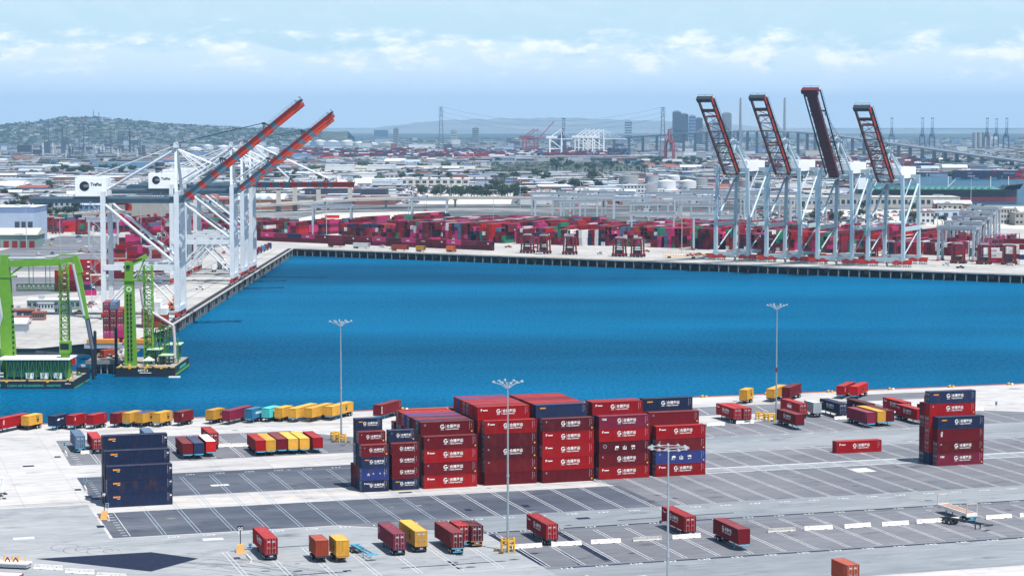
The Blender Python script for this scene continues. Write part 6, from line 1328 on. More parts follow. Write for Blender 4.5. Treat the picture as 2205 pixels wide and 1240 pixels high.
# viaduct
DECKM = mat('viaduct_concrete', (0.42, 0.41, 0.39), 0.8, var=0.15, scale=0.1)
def viaduct(label, pts, wd, parapet, pier_step, pier_w, name='viaduct'):
    r = thing(name, label, 'viaduct', (0, 0, 0))
    for p, q in zip(pts, pts[1:]):
        p, q = Vector(p), Vector(q); d = (q - p).normalized(); n_ = Vector((-d.y, d.x, 0)).normalized()
        b = MB(); b.beam(p, q, wd, 1.6, 0)
        for s in (-1, 1): b.beam(p + n_*s*wd/2 + Vector((0, 0, 1.1)), q + n_*s*wd/2 + Vector((0, 0, 1.1)), 0.4, parapet, 0)
        b.build('deck_span', DECKM, r)
        L_ = (q - p).length; k = max(1, int(L_/pier_step))
        pm = MB()
        for i in range(k):
            c = p + (q - p)*((i + 0.5)/k); b = MB(); b.beam((c.x, c.y, -0.2), (c.x, c.y, c.z - 0.9), pier_w, pier_w*0.7, 0); b.beam(c - n_*wd*0.4 + Vector((0, 0, -1.4)), c + n_*wd*0.4 + Vector((0, 0, -1.4)), pier_w, 1.2, 0); b.build('pier', DECKM, r)
    return r
vp = [atY(-20, 471, 1900), atY(95, 466, 1925), atY(230, 457, 1950), atY(363, 452, 1960), atY(540, 444, 1990), atY(760, 431, 2060), atY(900, 427, 2110), atY(1060, 427, 2120), atY(1240, 428, 2130), atY(1480, 436, 2110), atY(1700, 447, 2060), atY(1900, 452, 2050)]
viaduct('pale road viaduct curving behind the far container yard', vp, 16, 1.4, 42, 3.0)
viaduct('lower ramp of the viaduct sweeping off westwards', [atY(-20, 462, 2100), atY(150, 458, 2120), atY(300, 456, 2100), atY(365, 455, 2000)], 10, 1.2, 40, 2.4)
viaduct('long dark rail viaduct across the plain', [atY(560, 344, 5000), atY(850, 343, 5050), atY(1100, 338, 5100), atY(1500, 335, 5150), atY(1800, 340, 5000), atY(2230, 362, 4300)], 18, 2.0, 90, 4, 'rail_viaduct')
for i in range(4):
    px = 1 and [635, 754, 600, 686][i]; yy = [2030, 2060, 2010, 2040][i]; p = atY(px, 440, yy); r = thing('bridge_pier', 'unfinished T-shaped concrete pier standing above the viaduct, %s' % ['by the boom', 'at the boom tip', 'behind the booms', 'mid span'][i], 'pier', (p.x, p.y, 0)); b = MB(); z1 = 30 if i < 2 else 24
    b.beam((0, 0, 0), (0, 0, z1 - 3), 4, 4, 0); b.build('column', DECKM, r); b = MB(); b.beam((0, 0, z1 - 4), (0, 0, z1), 4, 4, 0, (0, 1, 0), 9, 4); b.build('pier_cap', DECKM, r)
vehicle('white truck cab driving on the viaduct', atY(792, 426.5, 2065) + Vector((0, 0, 0.9)), 0.1, 'white', 'pickup', None, 'truck')
# storage tanks
def tank(label, px, py, dpx, hpx, c='white', dome=True, name='storage_tank', cat='tank', g='storage tanks behind the port'):
    p = at(px, py); s = F_PX/p.y; rr = dpx/s/2; h = hpx/s; r = thing(name, label, cat, (p.x, p.y + rr, 0), 0, g)
    b = MB(); b.tube((0, 0, 0), (0, 0, h), rr, 0, 28); b.build('shell', WL[c], r)
    b = MB(); b.tube((0, 0, h), (0, 0, h + (rr*0.22 if dome else 0.4)), rr*1.01, 0, 28, rr*0.12 if dome else rr*0.99); b.build('roof', WL[c], r)
    b = MB(); b.path([(rr*math.cos(t)*1.02, rr*math.sin(t)*1.02, h*(1 + t*0.25)) for t in (-2.6, -2.3, -2.0, -1.7)], rr*0.02 + 0.15, 0, 4); b.build('stair', STEEL, r); return r
TK = [(1396, 424, 44, 26, 'grey'), (1437, 419, 40, 28, 'white'), (1482, 417, 38, 26, 'white'), (1355, 404, 42, 24, 'grey'), (1405, 402, 30, 22, 'grey'), (1452, 398, 26, 18, 'white'), (1508, 410, 34, 26, 'grey'), (1608, 414, 40, 24, 'grey'), (1650, 416, 44, 22, 'grey'), (1706, 417, 48, 24, 'grey'), (1760, 418, 44, 24, 'grey'), (1600, 372, 60, 14, 'white'),
      (418, 330, 32, 10, 'white'), (446, 326, 24, 12, 'white'), (480, 332, 30, 16, 'white'), (515, 332, 30, 16, 'white'), (548, 334, 38, 18, 'white'), (584, 336, 32, 16, 'white'), (660, 318, 26, 12, 'white'), (688, 318, 26, 14, 'white'), (716, 319, 28, 14, 'white'), (746, 319, 28, 14, 'white'), (774, 320, 30, 12, 'white'), (800, 317, 26, 8, 'white'), (835, 318, 34, 9, 'tan')]
for i, t_ in enumerate(TK): tank('%s %s round storage tank %s' % ('domed' if t_[4] == 'white' else 'flat-roofed', t_[4], 'behind the far yard near the upright cranes' if i < 12 else 'far behind the red booms'), *t_[:4], c=t_[4], dome=t_[4] != 'grey')
for i in range(4): tank('tall concrete silo in the row below the distant cranes', 2100 + 10*i, 322, 10, 36, 'grey', False, 'silo', 'silo', 'concrete silos below the distant cranes')
p = at(345, 420); r = thing('dark_tower', 'dark round tank tower rising between the two white crane houses', 'tower', (p.x, p.y, 0)); b = MB(); b.tube((0, 0, 0), (0, 0, 38), 5.5, 0, 18); b.build('shell', WL['dark'], r)
for z in (12, 22, 32): b = MB(); b.tube((0, 0, z), (0, 0, z + 1), 6.2, 0, 18); b.build('ring_platform', STEEL, r)
# refinery
REF = mat('refinery_steel', (0.07, 0.09, 0.13), 0.6)
rr_ = random.Random(31)
for i, (px, top, wpx, kind) in enumerate(sorted(((101, 273, 9, 'frame'), (140, 274, 9, 'frame'), (171, 268, 2, 'stack'), (181, 266, 5, 'lattice'), (192, 267, 2, 'stack'), (239, 283, 3, 'stack'), (256, 280, 3, 'lattice'), (280, 276, 8, 'lattice'), (134, 268, 2, 'stack'), (262, 290, 6, 'frame'), (300, 300, 5, 'frame')))):
    p = at(px, 334); s = F_PX/p.y; h = (334 - top)/s; w = wpx/s; r = thing('refinery_tower', 'dark %s of the distant refinery, %s from the west' % ({'frame': 'coker drum tower', 'stack': 'thin stack', 'lattice': 'column'}[kind], ORD[i]), 'refinery tower', (p.x, p.y, 0)); b = MB()
    if kind == 'stack': b.tube((0, 0, 0), (0, 0, h), w*0.45, 0, 8, w*0.3)
    elif kind == 'frame':
        for x in (-w/2, w/2): b.beam((x, 0, 0), (x, 0, h), 1.8, 1.8, 0)
        for k_ in range(6): b.beam((-w/2, 0, h*(0.45 + 0.1*k_)), (w/2, 0, h*(0.45 + 0.1*k_)), 1.2, 1.2, 0)
        b.build('derrick', REF, r); b = MB(); b.box(-w*0.8, w*0.8, -w*0.6, w*0.6, 0, h*0.45, 0)
    else:
        b.tube((0, 0, 0), (0, 0, h), w*0.32, 0, 8, w*0.18); [b.box(-w*0.5, w*0.5, -w*0.4, w*0.4, h*z, h*z + 2, 0) for z in (0.3, 0.5, 0.7, 0.85)]
    b.build('column', REF, r)
for i in range(46):
    px = rr_.uniform(85, 330); py = rr_.uniform(330, 342); p = at(px, py); s = F_PX/p.y; h = rr_.uniform(8, 34)/s*1.0; w = rr_.uniform(2, 7)/s; b = MB()
    if rr_.random() < 0.5: b.tube((0, 0, 0), (0, 0, h), w*0.35, 0, 8); b.tube((0, 0, h*0.7), (0, 0, h*0.73), w*0.6, 0, 8)
    else: [b.box(-w/2 + w*0.1*k_, w/2 - w*0.1*k_, -w/3, w/3, h*0.25*k_, h*0.25*(k_ + 1) - 1, 0) for k_ in range(4)]
    o = b.build('process_unit', [rr_.choice([REF, REF, STEEL, WL['white'], WL['grey']])], None, (p.x, p.y, 0)); tag(o, 'small process unit or vessel of the distant refinery', 'refinery unit', 'process units of the distant refinery')
# city towers
for i, (x0, x1, yb, yt, c) in enumerate(sorted(((1449, 1466, 300, 241, 'dark'), (1464, 1482, 300, 246, 'dark'), (1484, 1498, 300, 250, 'blue'), (1498, 1513, 300, 255, 'dark'), (1556, 1575, 300, 244, 'dark'), (1346, 1361, 300, 262, 'paleblue'), (1440, 1460, 300, 278, 'grey'), (1460, 1478, 300, 282, 'white'), (1512, 1530, 300, 272, 'grey'), (1534, 1552, 300, 262, 'blue'), (1017, 1031, 296, 276, 'grey'), (970, 984, 296, 281, 'white'), (847, 858, 296, 277, 'grey'), (1580, 1600, 300, 282, 'grey'), (1388, 1400, 300, 288, 'white')))):
    Yc = 9200; a_ = atY(x0, yb, Yc); c_ = atY(x1, yb, Yc); zt = atY(x0, yt, Yc).z; w = c_.x - a_.x
    r = thing('city_tower', '%s tower from the west in the distant skyline, %s walled' % (ORD[i], c), 'tower block', (a_.x, Yc, 0)); b = MB(); b.box(0, w, 0, w, 0, zt, 0); b.build('wall', WL[c], r)
    b = MB(); b.box(w*0.2, w*0.8, w*0.2, w*0.8, zt, zt + 5, 0); b.build('roof', WL['grey'], r); b = MB(); nfl = 9
    b.box(0.5, w - 0.5, -0.5, 0, 0, zt/nfl*0.4, 0); me = b.mesh('window_band', [mat('tower_glazing', (0.05, 0.07, 0.10), 0.6, spec=0.1)])
    for k_ in range(nfl): link('window_band', me, r, (0, 0, zt/nfl*(k_ + 0.35)))
# pylons with wires
PYM = mat('pylon_steel', (0.16, 0.18, 0.22), 0.5, 0.3)
py_tops = []
for px, yt, yb, Yp, lb in ((950, 230, 335, 5300, 'tall lattice power pylon left of centre on the horizon'), (1427, 231, 345, 5000, 'tall lattice power pylon beside the city towers')):
    p = atY(px, yb, Yp); zt = atY(px, yt, Yp).z; r = thing('power_pylon', lb, 'pylon', (p.x, Yp, 0)); b = MB(); w0, w1 = 14, 4
    n = 10
    for i in range(n):
        z0, z1 = zt*i/n, zt*(i + 1)/n; a0_, a1_ = w0 + (w1 - w0)*i/n, w0 + (w1 - w0)*(i + 1)/n
        for sx in (-1, 1):
            for sy in (-1, 1): b.beam((sx*a0_/2, sy*a0_/2, z0), (sx*a1_/2, sy*a1_/2, z1), 0.9, 0.9, 0)
            b.beam((sx*a0_/2, -a0_/2, z0), (-sx*a1_/2, -a1_/2, z1), 0.5, 0.5, 0)
    b.build('lattice_mast', PYM, r); b = MB()
    for k_ in range(5): z = zt*(0.82 + 0.042*k_); b.beam((-7, 0, z), (7, 0, z), 1.0, 0.8, 0)
    b.build('cross_arm', PYM, r); py_tops.append((p.x, Yp, zt))
r = thing('power_lines', 'faint wires sagging between the two tall pylons and beyond', 'power line', (0, 0, 0))
for k_ in range(3):
    (xa, ya, za), (xb, yb_, zb) = py_tops; b = MB(); pts = [(xa + (xb - xa)*t/20, ya + (yb_ - ya)*t/20 + 6*k_, (za + (zb - za)*t/20) - 12*k_ - 34*4*(t/20)*(1 - t/20)) for t in range(21)]; b.path(pts, 0.22, 0, 4); b.build('wire', PYM, r)
# cable-stayed bridge and its approach
BRC = mat('bridge_concrete', (0.21, 0.24, 0.29), 0.7, var=0.1, scale=0.05)
YB = 5900; r = thing('cable_stayed_bridge', 'distant cable-stayed bridge with two slender towers behind the upright cranes', 'bridge', (0, 0, 0))
tw = [atY(1594, 290, YB), atY(1689, 290, YB)]; ztw = atY(1594, 211, YB).z; dz = atY(1640, 284, YB).z
for t_ in tw:
    b = MB(); b.beam((t_.x, YB, 0), (t_.x, YB, ztw), 8, 7, 0, (0, 1, 0), 4.5, 4.5); b.build('tower', BRC, r)
    for sgn in (-1, 1):
        for k_ in range(12):
            b = MB(); x_ = t_.x + sgn*(14 + 9.5*k_); b.beam((t_.x, YB, ztw*(0.62 + 0.030*k_)), (x_, YB - 8, dz), 0.8, 0.8, 0); b.build('stay_cable', WL['white'], r)
dk = [atY(1200, 300, 6400), atY(1340, 297, 6300), atY(1460, 290, 6150), atY(1560, 284.5, 5950), atY(1640, 283, 5900), atY(1730, 286, 5850), atY(1800, 292, 5600), atY(1900, 306, 5200), atY(2000, 320, 4700), atY(2100, 334, 4300), atY(2230, 351, 3950)]
for p, q in zip(dk, dk[1:]):
    p.z = max(p.z, 3); q.z = max(q.z, 3); b = MB(); b.beam(p, q, 28, 3.6, 0); b.beam(p + Vector((0, -14, 2.6)), q + Vector((0, -14, 2.6)), 0.5, 1.6, 1); b.build('deck_span', [BRC, WL['white']], r)
    for i in range(4): c = p + (q - p)*((i + 0.5)/4); b = MB(); b.beam((c.x, c.y, 0), (c.x, c.y, c.z - 1.8), 8, 7, 0); b.build('pier', BRC, r)
for i in range(9): q = dk[5] + (dk[8] - dk[5])*(i/9.0); vehicle('vehicle crossing the approach of the cable-stayed bridge', (q.x, q.y - 8, q.z + 2), R(-30), ['white', 'dark', 'white', 'red'][i % 4], 'car', 'vehicles on the distant bridge')
# distant cranes, low detail
def far_crane(label, px, yb, Yp, top, gr_, rz, ang, m_, bl=62): 
    p = atY(px, yb, Yp); return sts_crane(label, (p.x, Yp, 0), rz, m_, m_, m_, gr_, ang=ang, blen=bl, gz=46, apex=72, back=42, style='far', detail=1, house=m_)
FBL = mat('far_crane_blue', (0.05, 0.08, 0.17), 0.6); FRD = mat('far_crane_red', (0.28, 0.06, 0.08), 0.6)
for i, (px, yy) in enumerate(sorted(((1920, 7000), (1986, 6900), (2007, 6900), (2125, 7000), (2145, 7600), (2167, 7000), (1857, 8200)))):
    far_crane('distant blue crane with its boom raised almost upright, %s from the west' % ORD[i], px, 300, yy, 250, 'distant cranes with upright booms', R(-100), 80, FBL, 60)
for i, px in enumerate((1300, 1290, 1280, 1270, 1262)): far_crane('white crane with level boom in the far cluster, %s from the east' % ORD[i], px, 330, 5750 + 30*i, 275, 'distant white cranes in a cluster', 0, 0, HOUSEW, 60)
far_crane('white crane standing alone left of the white cluster', 1209, 335, 5600, 275, 'distant white cranes in a cluster', 0, 0, HOUSEW, 30); far_crane('thin distant crane with upright boom beside the white cluster', 1212, 335, 5900, 255, 'distant white cranes in a cluster', R(-80), 78, FBL, 55)
for i, px in enumerate((1158, 1150)): far_crane('dark red distant crane with raised boom, %s' % ('nearer' if i == 0 else 'behind it'), px, 335, 5700 + 90*i, 255, 'distant dark red cranes', 0, 48 if i == 0 else 0, FRD, 60)
far_crane('dull red crane next to the eastern pylon', 1440, 355, 4500, 275, 'distant dark red cranes', R(-100), 0, FRD, 40)
# tanker
p0, p1 = at(1850, 437, -3), at(2183, 441, -3); r = thing('tanker_ship', 'black and dull red tanker with a green piped deck, bow pointing east', 'ship', (p1.x, p1.y, 0), 0)
Ls = p1.x - p0.x + 12; prof = [(-Ls, -13), (-12, -13), (-3, -8), (3, 0), (-3, 8), (-12, 13), (-Ls, 13)]
b = MB(); b.prism(prof, -4.5, 5.5, 1); b.prism(prof, 5.5, 13.5, 0)
b.add([(-14, -13, 13.5), (-2, -8.5, 13.5), (6, 0, 13.5), (-2, 8.5, 13.5), (-14, 13, 13.5), (-10, -13, 17.5), (2, -9, 18.5), (10, 0, 19.5), (2, 9, 18.5), (-10, 13, 17.5)], [(0, 1, 6, 5), (1, 2, 7, 6), (2, 3, 8, 7), (3, 4, 9, 8), (5, 6, 7, 8, 9), (4, 0, 5, 9)], 0); b.build('hull', [HULL, mat('hull_boot_red', (0.16, 0.03, 0.05), 0.6)], r)
TEALD = mat('deck_green', (0.12, 0.35, 0.28), 0.6); b = MB(); b.box(-Ls, -16, -12, 12, 13.5, 13.8, 0)
for y in (-6, -2, 2, 6): b.tube((-Ls + 4, y, 15.2), (-20, y, 15.2), 0.5, 0, 6)
for i in range(20): x = -Ls + 6 + i*(Ls - 26)/20; b.box(x - 0.3, x + 0.3, -8, 8, 13.8, 15.8, 0); b.box(x - 1, x + 1, -10, -8, 13.8, 16.0, 0)
b.build('deck', TEALD, r); b = MB()
for x in (-70, -25, -6): b.tube((x, 0, 13.8), (x, 0, 27), 0.4, 0, 6)
b.beam((-70, 0, 16), (-62, 0, 24), 0.5, 0.5, 0); b.build('deck_mast', HOUSEW, r); b = MB(); b.box(-Ls, -Ls + 14, -11, 11, 13.8, 30, 0); b.box(-Ls + 13, -Ls + 16, -14, 14, 26, 30, 0); b.build('deckhouse', HOUSEW, r)

# ------------------------------------------------------------------ water channels, lots and vegetation on the far land
M_CHAN = mat('channel_water', (0.006, 0.06, 0.12), 0.35, var=0.2, scale=0.02, spec=0.1)
def psheet(name, pts, m, z, kind='structure'): return sheet(name, [[(at(x, y).x, at(x, y).y) for x, y in pts]], m, z)
M_LOT = ground_mat('pale_lot', (0.42, 0.40, 0.36), (0.55, 0.53, 0.48), (0.64, 0.62, 0.58), 0.01, streak=(0.3, 1, 1)); M_SAND = ground_mat('sandy_ground', (0.28, 0.26, 0.22), (0.40, 0.375, 0.325), (0.52, 0.50, 0.45), 0.01)
M_SCRUB = ground_mat('scrub', (0.03, 0.045, 0.035), (0.06, 0.07, 0.055), (0.13, 0.12, 0.10), 0.012); M_GRN = ground_mat('green_land', (0.02, 0.035, 0.03), (0.045, 0.06, 0.05), (0.11, 0.115, 0.105), 0.004)
psheet('channel_water', [(180, 366), (300, 362), (365, 358), (365, 350), (240, 350), (180, 356)], M_CHAN, 0.3)
psheet('channel_water', [(1850, 441), (2400, 441), (2400, 392), (2180, 388), (2050, 382), (1950, 378), (1900, 384), (1870, 400)], M_CHAN, 0.3)
psheet('channel_water', [(1340, 352), (1500, 352), (1560, 345), (1560, 338), (1500, 337), (1360, 342)], M_CHAN, 0.3)
psheet('channel_water', [(650, 358), (790, 352), (1080, 346), (1080, 343), (790, 346), (650, 351)], M_CHAN, 0.3)
psheet('sand_lot', [(600, 371), (720, 374), (860, 371), (840, 366), (700, 364), (620, 366)], M_SAND, 0.2)
psheet('sand_lot', [(740, 362), (1080, 366), (1060, 358), (900, 357), (760, 357)], M_SAND, 0.2)
psheet('pale_lot', [(600, 392), (900, 397), (1180, 396), (1160, 382), (900, 384), (650, 378)], M_LOT, 0.25)
psheet('pale_lot', [(850, 440), (1100, 440), (1110, 400), (830, 400)], M_LOT, 0.15)
psheet('rail_apron', [(590, 482), (735, 520), (860, 470), (960, 462), (960, 455), (700, 459)], M_LOT, 0.12)
psheet('pale_lot', [(2060, 452), (2400, 456), (2400, 500), (1990, 488), (1850, 470), (1700, 452)], M_LOT, 0.18)
psheet('scrub_mound', [(1040, 374), (1330, 378), (1390, 366), (1330, 350), (1180, 348), (1060, 356)], M_SCRUB, 0.3)
psheet('green_land', [(-200, 345), (620, 345), (1000, 336), (1500, 332), (2400, 335), (2600, 276), (-500, 276)], M_GRN, 0.1)
# palms
def palm(label, px, yb, yt):
    p = at(px, yb); s = F_PX/p.y; h = (yb - yt)/s; r = thing('palm_tree', label, 'palm', (p.x, p.y, 0), 0, 'slender palms behind the viaduct')
    b = MB(); b.tube((0, 0, 0), (0.4, 0, h), 0.42, 0, 7, 0.26); b.build('trunk', mat('palm_trunk', (0.13, 0.10, 0.08), 0.9), r)
    b = MB(); tr = random.Random(px)
    for i in range(34):
        a = tr.uniform(0, 6.28); e = tr.uniform(-0.9, 0.9); L_ = tr.uniform(2.2, 3.6); pts = []
        for k_ in range(5): t = k_/4; pts.append(Vector((0.4 + math.cos(a)*L_*t, math.sin(a)*L_*t, h + L_*(math.sin(e)*t - 0.5*t*t))))
        n_ = Vector((-math.sin(a), math.cos(a), 0))*0.35
        for k_ in range(4): b.add([pts[k_] - n_*(1 - k_*0.2), pts[k_] + n_*(1 - k_*0.2), pts[k_+1] + n_*(0.8 - k_*0.2), pts[k_+1] - n_*(0.8 - k_*0.2)], [(0, 1, 2, 3)], 0)
    b.build('crown', mat('palm_green', (0.03, 0.05, 0.025), 0.8, var=0.3), r)
PX = [905, 924, 945, 971, 996, 1021, 1045, 1067, 1086, 1046, 850, 846, 856, 1108, 1118, 1127, 38, 229, 250, 480, 520, 2010, 1985, 1960, 1150, 778]
for i, px in enumerate(PX): palm('slender palm with a ragged crown, %s of those behind the port' % ORD[i % 30], px, 404 + (i % 4)*2 if i < 16 else [384, 366, 372, 398, 400, 484, 480, 478, 408, 330][i - 16], (382 if i < 9 else 396) if i < 16 else [362, 350, 352, 384, 386, 466, 462, 462, 390, 300][i - 16])
LEAFS = [mat('foliage_%d' % i, c, 0.85, var=0.35, scale=0.4) for i, c in enumerate(((0.018, 0.036, 0.018), (0.028, 0.050, 0.024), (0.042, 0.062, 0.036)))]
TRK = mat('bark', (0.10, 0.075, 0.055), 0.9)
def tree_meshes(seed):
    tr = random.Random(seed); t_ = MB(); t_.tube((0, 0, 0), (0.1, 0, 3.0), 0.32, 0, 7, 0.2)
    for i in range(4): a = tr.uniform(0, 6.28); t_.tube((0.1, 0, 2.4), (2*math.cos(a), 2*math.sin(a), 4.6), 0.14, 0, 5, 0.07)
    c = MB(); clumps = [(tr.uniform(-2.6, 2.6), tr.uniform(-2.2, 2.2), tr.uniform(3.4, 7.4), tr.uniform(1.0, 1.9)) for _ in range(13)]
    for x, y, z, r_ in clumps:
        mm = tr.choice((0, 1, 2))
        for _ in range(46):
            v = Vector((tr.gauss(0, 1), tr.gauss(0, 1), tr.gauss(0, 0.8))).normalized()*r_*tr.uniform(0.5, 1.08); q = Vector((x, y, z)) + v; s = tr.uniform(0.22, 0.5); a1 = Vector((tr.gauss(0, 1), tr.gauss(0, 1), tr.gauss(0, 1))).normalized()*s; a2 = v.cross(a1).normalized()*s
            c.add([q - a1, q + a2, q + a1, q - a2], [(0, 1, 2, 3)], mm)
    return t_.mesh('trunk', [TRK]), c.mesh('crown', LEAFS)
TM = [tree_meshes(i) for i in range(5)]; tr_ = random.Random(77); ntree = [0]
def tree(px, yb, sc=1.0, lab=None, g='broadleaf trees beyond the far yard'):
    p = at(px, yb); t_, c = TM[tr_.randrange(5)]; r = thing('tree', lab or 'bushy green broadleaf tree beyond the far yard', 'tree', (p.x, p.y, 0), tr_.uniform(0, 6), g); s = sc*tr_.uniform(0.8, 1.3); r.scale = (s*1.15, s*1.15, s)
    link('trunk', t_, r); link('crown', c, r); ntree[0] += 1
for i in range(60): tree(tr_.uniform(905, 1132) if i < 52 else tr_.uniform(1200, 1300), tr_.uniform(419, 429) if i < 52 else tr_.uniform(404, 412), 1.25)
tree(1240, 413, 2.6, 'largest round dark green tree, left of the white offices', None); tree(1276, 395, 2.0, 'round tree just behind the white offices', None); tree(1068, 420, 2.0, 'big round tree at the east end of the tree belt', None)
for x0, x1, y0, y1, n, sc in ((110, 365, 366, 380, 46, 1.2), (10, 120, 400, 470, 16, 1.1), (430, 700, 372, 392, 26, 1.2), (860, 1180, 376, 392, 26, 1.3), (1190, 1400, 352, 372, 34, 1.4), (1395, 1560, 348, 362, 30, 1.4), (60, 220, 455, 470, 10, 1.0), (1960, 2200, 348, 356, 26, 1.3), (1700, 2050, 452, 486, 14, 1.0)):
    for _ in range(n): tree(tr_.uniform(x0, x1), tr_.uniform(y0, y1), sc)
# distant buildings: the larger ones are things, the rest of the town is one mass
br = random.Random(99); TCOL = ['white', 'white', 'white', 'grey', 'tan', 'beige', 'brown', 'blue', 'paleblue', 'redroof']
def free(px, py):
    for x0, x1, y0, y1 in ((740, 1070, 357, 366), (620, 860, 365, 373), (650, 1160, 384, 394), (1850, 2300, 380, 452), (180, 365, 348, 368), (1040, 1390, 346, 378), (850, 1120, 398, 440)):
        if x0 < px < x1 and y0 < py < y1: return False
    return True
_wh = {}
n_b = 0
while n_b < 190:
    py = 345 + 130*br.random()**1.25; px = br.uniform(-30, 2240)
    if not free(px, py) or (py > 440 and 590 < px < 2010): continue
    if py > 452 and px < 590: continue
    p = at(px, py); c = br.choice(TCOL); rf = br.choice(['white', 'white', 'grey', 'beige', 'redroof', 'paleblue']); k = (c, rf, br.randrange(2))
    if k not in _wh:
        w, d, h = br.uniform(18, 46), br.uniform(14, 36), br.uniform(4, 8); b = MB(); b.box(-w/2, w/2, -d/2, d/2, 0, h, 0); [b.box(-w/2 + w*(i + .2)/5, -w/2 + w*(i + .7)/5, -d/2 - 0.06, -d/2, h*0.25, h*0.7, 1) for i in range(5)]
        b2 = MB(); b2.box(-w/2 - 0.4, w/2 + 0.4, -d/2 - 0.4, d/2 + 0.4, h, h + 0.4, 0) if k[2] else b2.add([(-w/2 - .5, -d/2 - .5, h), (w/2 + .5, -d/2 - .5, h), (w/2 + .5, 0, h + d*.15), (-w/2 - .5, 0, h + d*.15), (w/2 + .5, d/2 + .5, h), (-w/2 - .5, d/2 + .5, h)], [(0, 1, 2, 3), (3, 2, 4, 5), (0, 3, 5), (1, 4, 2)], 0)
        if k[2]: b2.box(-w*0.2, 0, -d*0.1, d*0.2, h + 0.4, h + 1.6, 0)
        _wh[k] = (b.mesh('wall', [WL[c], WL['glass']]), b2.mesh('roof', [WL[rf]]))
    r = thing('low_building', 'low industrial building among the sheds on the far plain', 'building', (p.x, p.y, 0), R(br.uniform(-14, 14)), 'low buildings on the far plain'); link('wall', _wh[k][0], r); link('roof', _wh[k][1], r); n_b += 1
T = MB()
TM_ = [WL[c] for c in ('white', 'grey', 'tan', 'beige', 'brown', 'blue', 'paleblue', 'redroof', 'dark')]
HILL = [(-400, 272), (0, 268), (60, 261), (100, 257), (130, 252), (205, 249.5), (250, 254), (330, 262), (430, 269), (520, 274), (700, 278)]
def ridge(px):
    for (x0, y0), (x1, y1) in zip(HILL, HILL[1:]):
        if x0 <= px <= x1: return y0 + (y1 - y0)*(px - x0)/(x1 - x0)
    return 279
YH0, YH1 = 8600, 10400
def hz(px, Y):
    top = HCAM - 9 + (272 - ridge(px))*YH1/F_PX; t = min(1, max(0, (Y - YH0)/(YH1 - YH0))); return max(0.0, top*(t*t*(3 - 2*t)))
for _ in range(13500):
    Y = 2150*math.exp(br.random()*1.75) if br.random() < 0.55 else br.uniform(4500, 12200); px = br.uniform(-60, 2270); py = 272 + HCAM*F_PX/Y
    if not free(px, py) or (py > 440): continue
    X = (px - CX)/F_PX*Y; z0 = 0
    if px < 690 and Y > YH0: Y = br.uniform(YH0, YH1); X = (px - CX)/F_PX*Y; z0 = hz(px, Y) - 0.5
    big = 1 + Y/9000; w, d, h = br.uniform(6, 34)*big, br.uniform(8, 30), br.uniform(2.5, 7)*(1.3 if Y > 6000 else 1)
    if br.random() < 0.02 and Y > 5000: h *= 3
    if z0 and br.random() < 0.5: continue
    if z0: w *= 0.5; h = br.uniform(4, 7)
    m_ = br.choices(range(9), (22, 16, 3, 5, 3, 10, 9, 3, 18))[0]; T.box(X - w/2, X + w/2, Y - d/2, Y + d/2, z0, z0 + h, m_)
    T.box(X - w/2 - 0.5, X + w/2 + 0.5, Y - d/2 - 0.5, Y + d/2 + 0.5, z0 + h, z0 + h + 0.6, br.choice((0, 0, 1, 1, 3, 6, 8, 7)))
o = T.build('distant_town', TM_); o['kind'] = 'stuff'
# distant container plain and the wall of boxes across the eastern channel
T = MB()
for _ in range(1500):
    px, py = (br.uniform(620, 1330), br.uniform(328, 343)) if br.random() < 0.75 else (br.uniform(1560, 2000), br.uniform(352, 368)); p = at(px, py); h = 2.6*br.randrange(2, 6); w = 12*br.randrange(1, 4); T.box(p.x - w/2, p.x + w/2, p.y, p.y + 2.5, 0, h, br.randrange(6)); T.box(p.x - w/2, p.x - w/2 + 12, p.y, p.y + 2.5, h, h + 2.5, br.randrange(6))
for i in range(13*6):
    c, k_ = i % 13, i//13
    for j in range(5): p = at(2056 + 13.0*c, 386); T.box(p.x + 0.2, p.x + 8.8, p.y + k_*4, p.y + k_*4 + 3, 2.6*j*1.0, 2.6*j + 2.5, (4 if c > 9 and br.random() < 0.7 else br.choice((0, 1, 2, 2, 2))) )
for i in range(24): p = at(1308 + 2.3*(i % 12)*1.8, 341 - (i//12)); [T.box(p.x, p.x + 5, p.y, p.y + 12, 2.6*j, 2.6*j + 2.5, br.choice((2, 2, 5, 1))) for j in range(9)]
o = T.build('distant_containers', [paint('maroon'), paint('blue-grey'), paint('navy'), paint('white'), paint('red'), paint('dark maroon')]); o['kind'] = 'stuff'
# scattered vegetation and woods of the far plain and hill
V = MB(); vr = random.Random(6)
def clump(X, Y, z, s, m_):
    for _ in range(5):
        q = Vector((X + vr.uniform(-s, s), Y + vr.uniform(-s, s), z + vr.uniform(0, s*0.5))); V.sphere(q, s*vr.uniform(0.35, 0.7), m_, 6, 4, 0.8)
for _ in range(8500):
    Y = 2200*math.exp(vr.random()*1.7) if vr.random() < 0.45 else vr.uniform(4500, 13000); px = vr.uniform(-60, 2270); py = 272 + HCAM*F_PX/Y
    if not free(px, py) or py > 436 or (py > 398 and 840 < px < 1120): continue
    z = 0
    if px < 690 and Y > YH0: Y = vr.uniform(YH0, YH1); z = hz(px, Y)
    clump((px - CX)/F_PX*Y, Y, z, vr.uniform(3, 6.5)*(1 + Y/9000), vr.randrange(3))
for _ in range(260): px, py = vr.uniform(1060, 1390), vr.uniform(350, 372); p = at(px, py); clump(p.x, p.y, 0, vr.uniform(2, 5), vr.randrange(3))
o = V.build('distant_woods', LEAFS); o['kind'] = 'stuff'
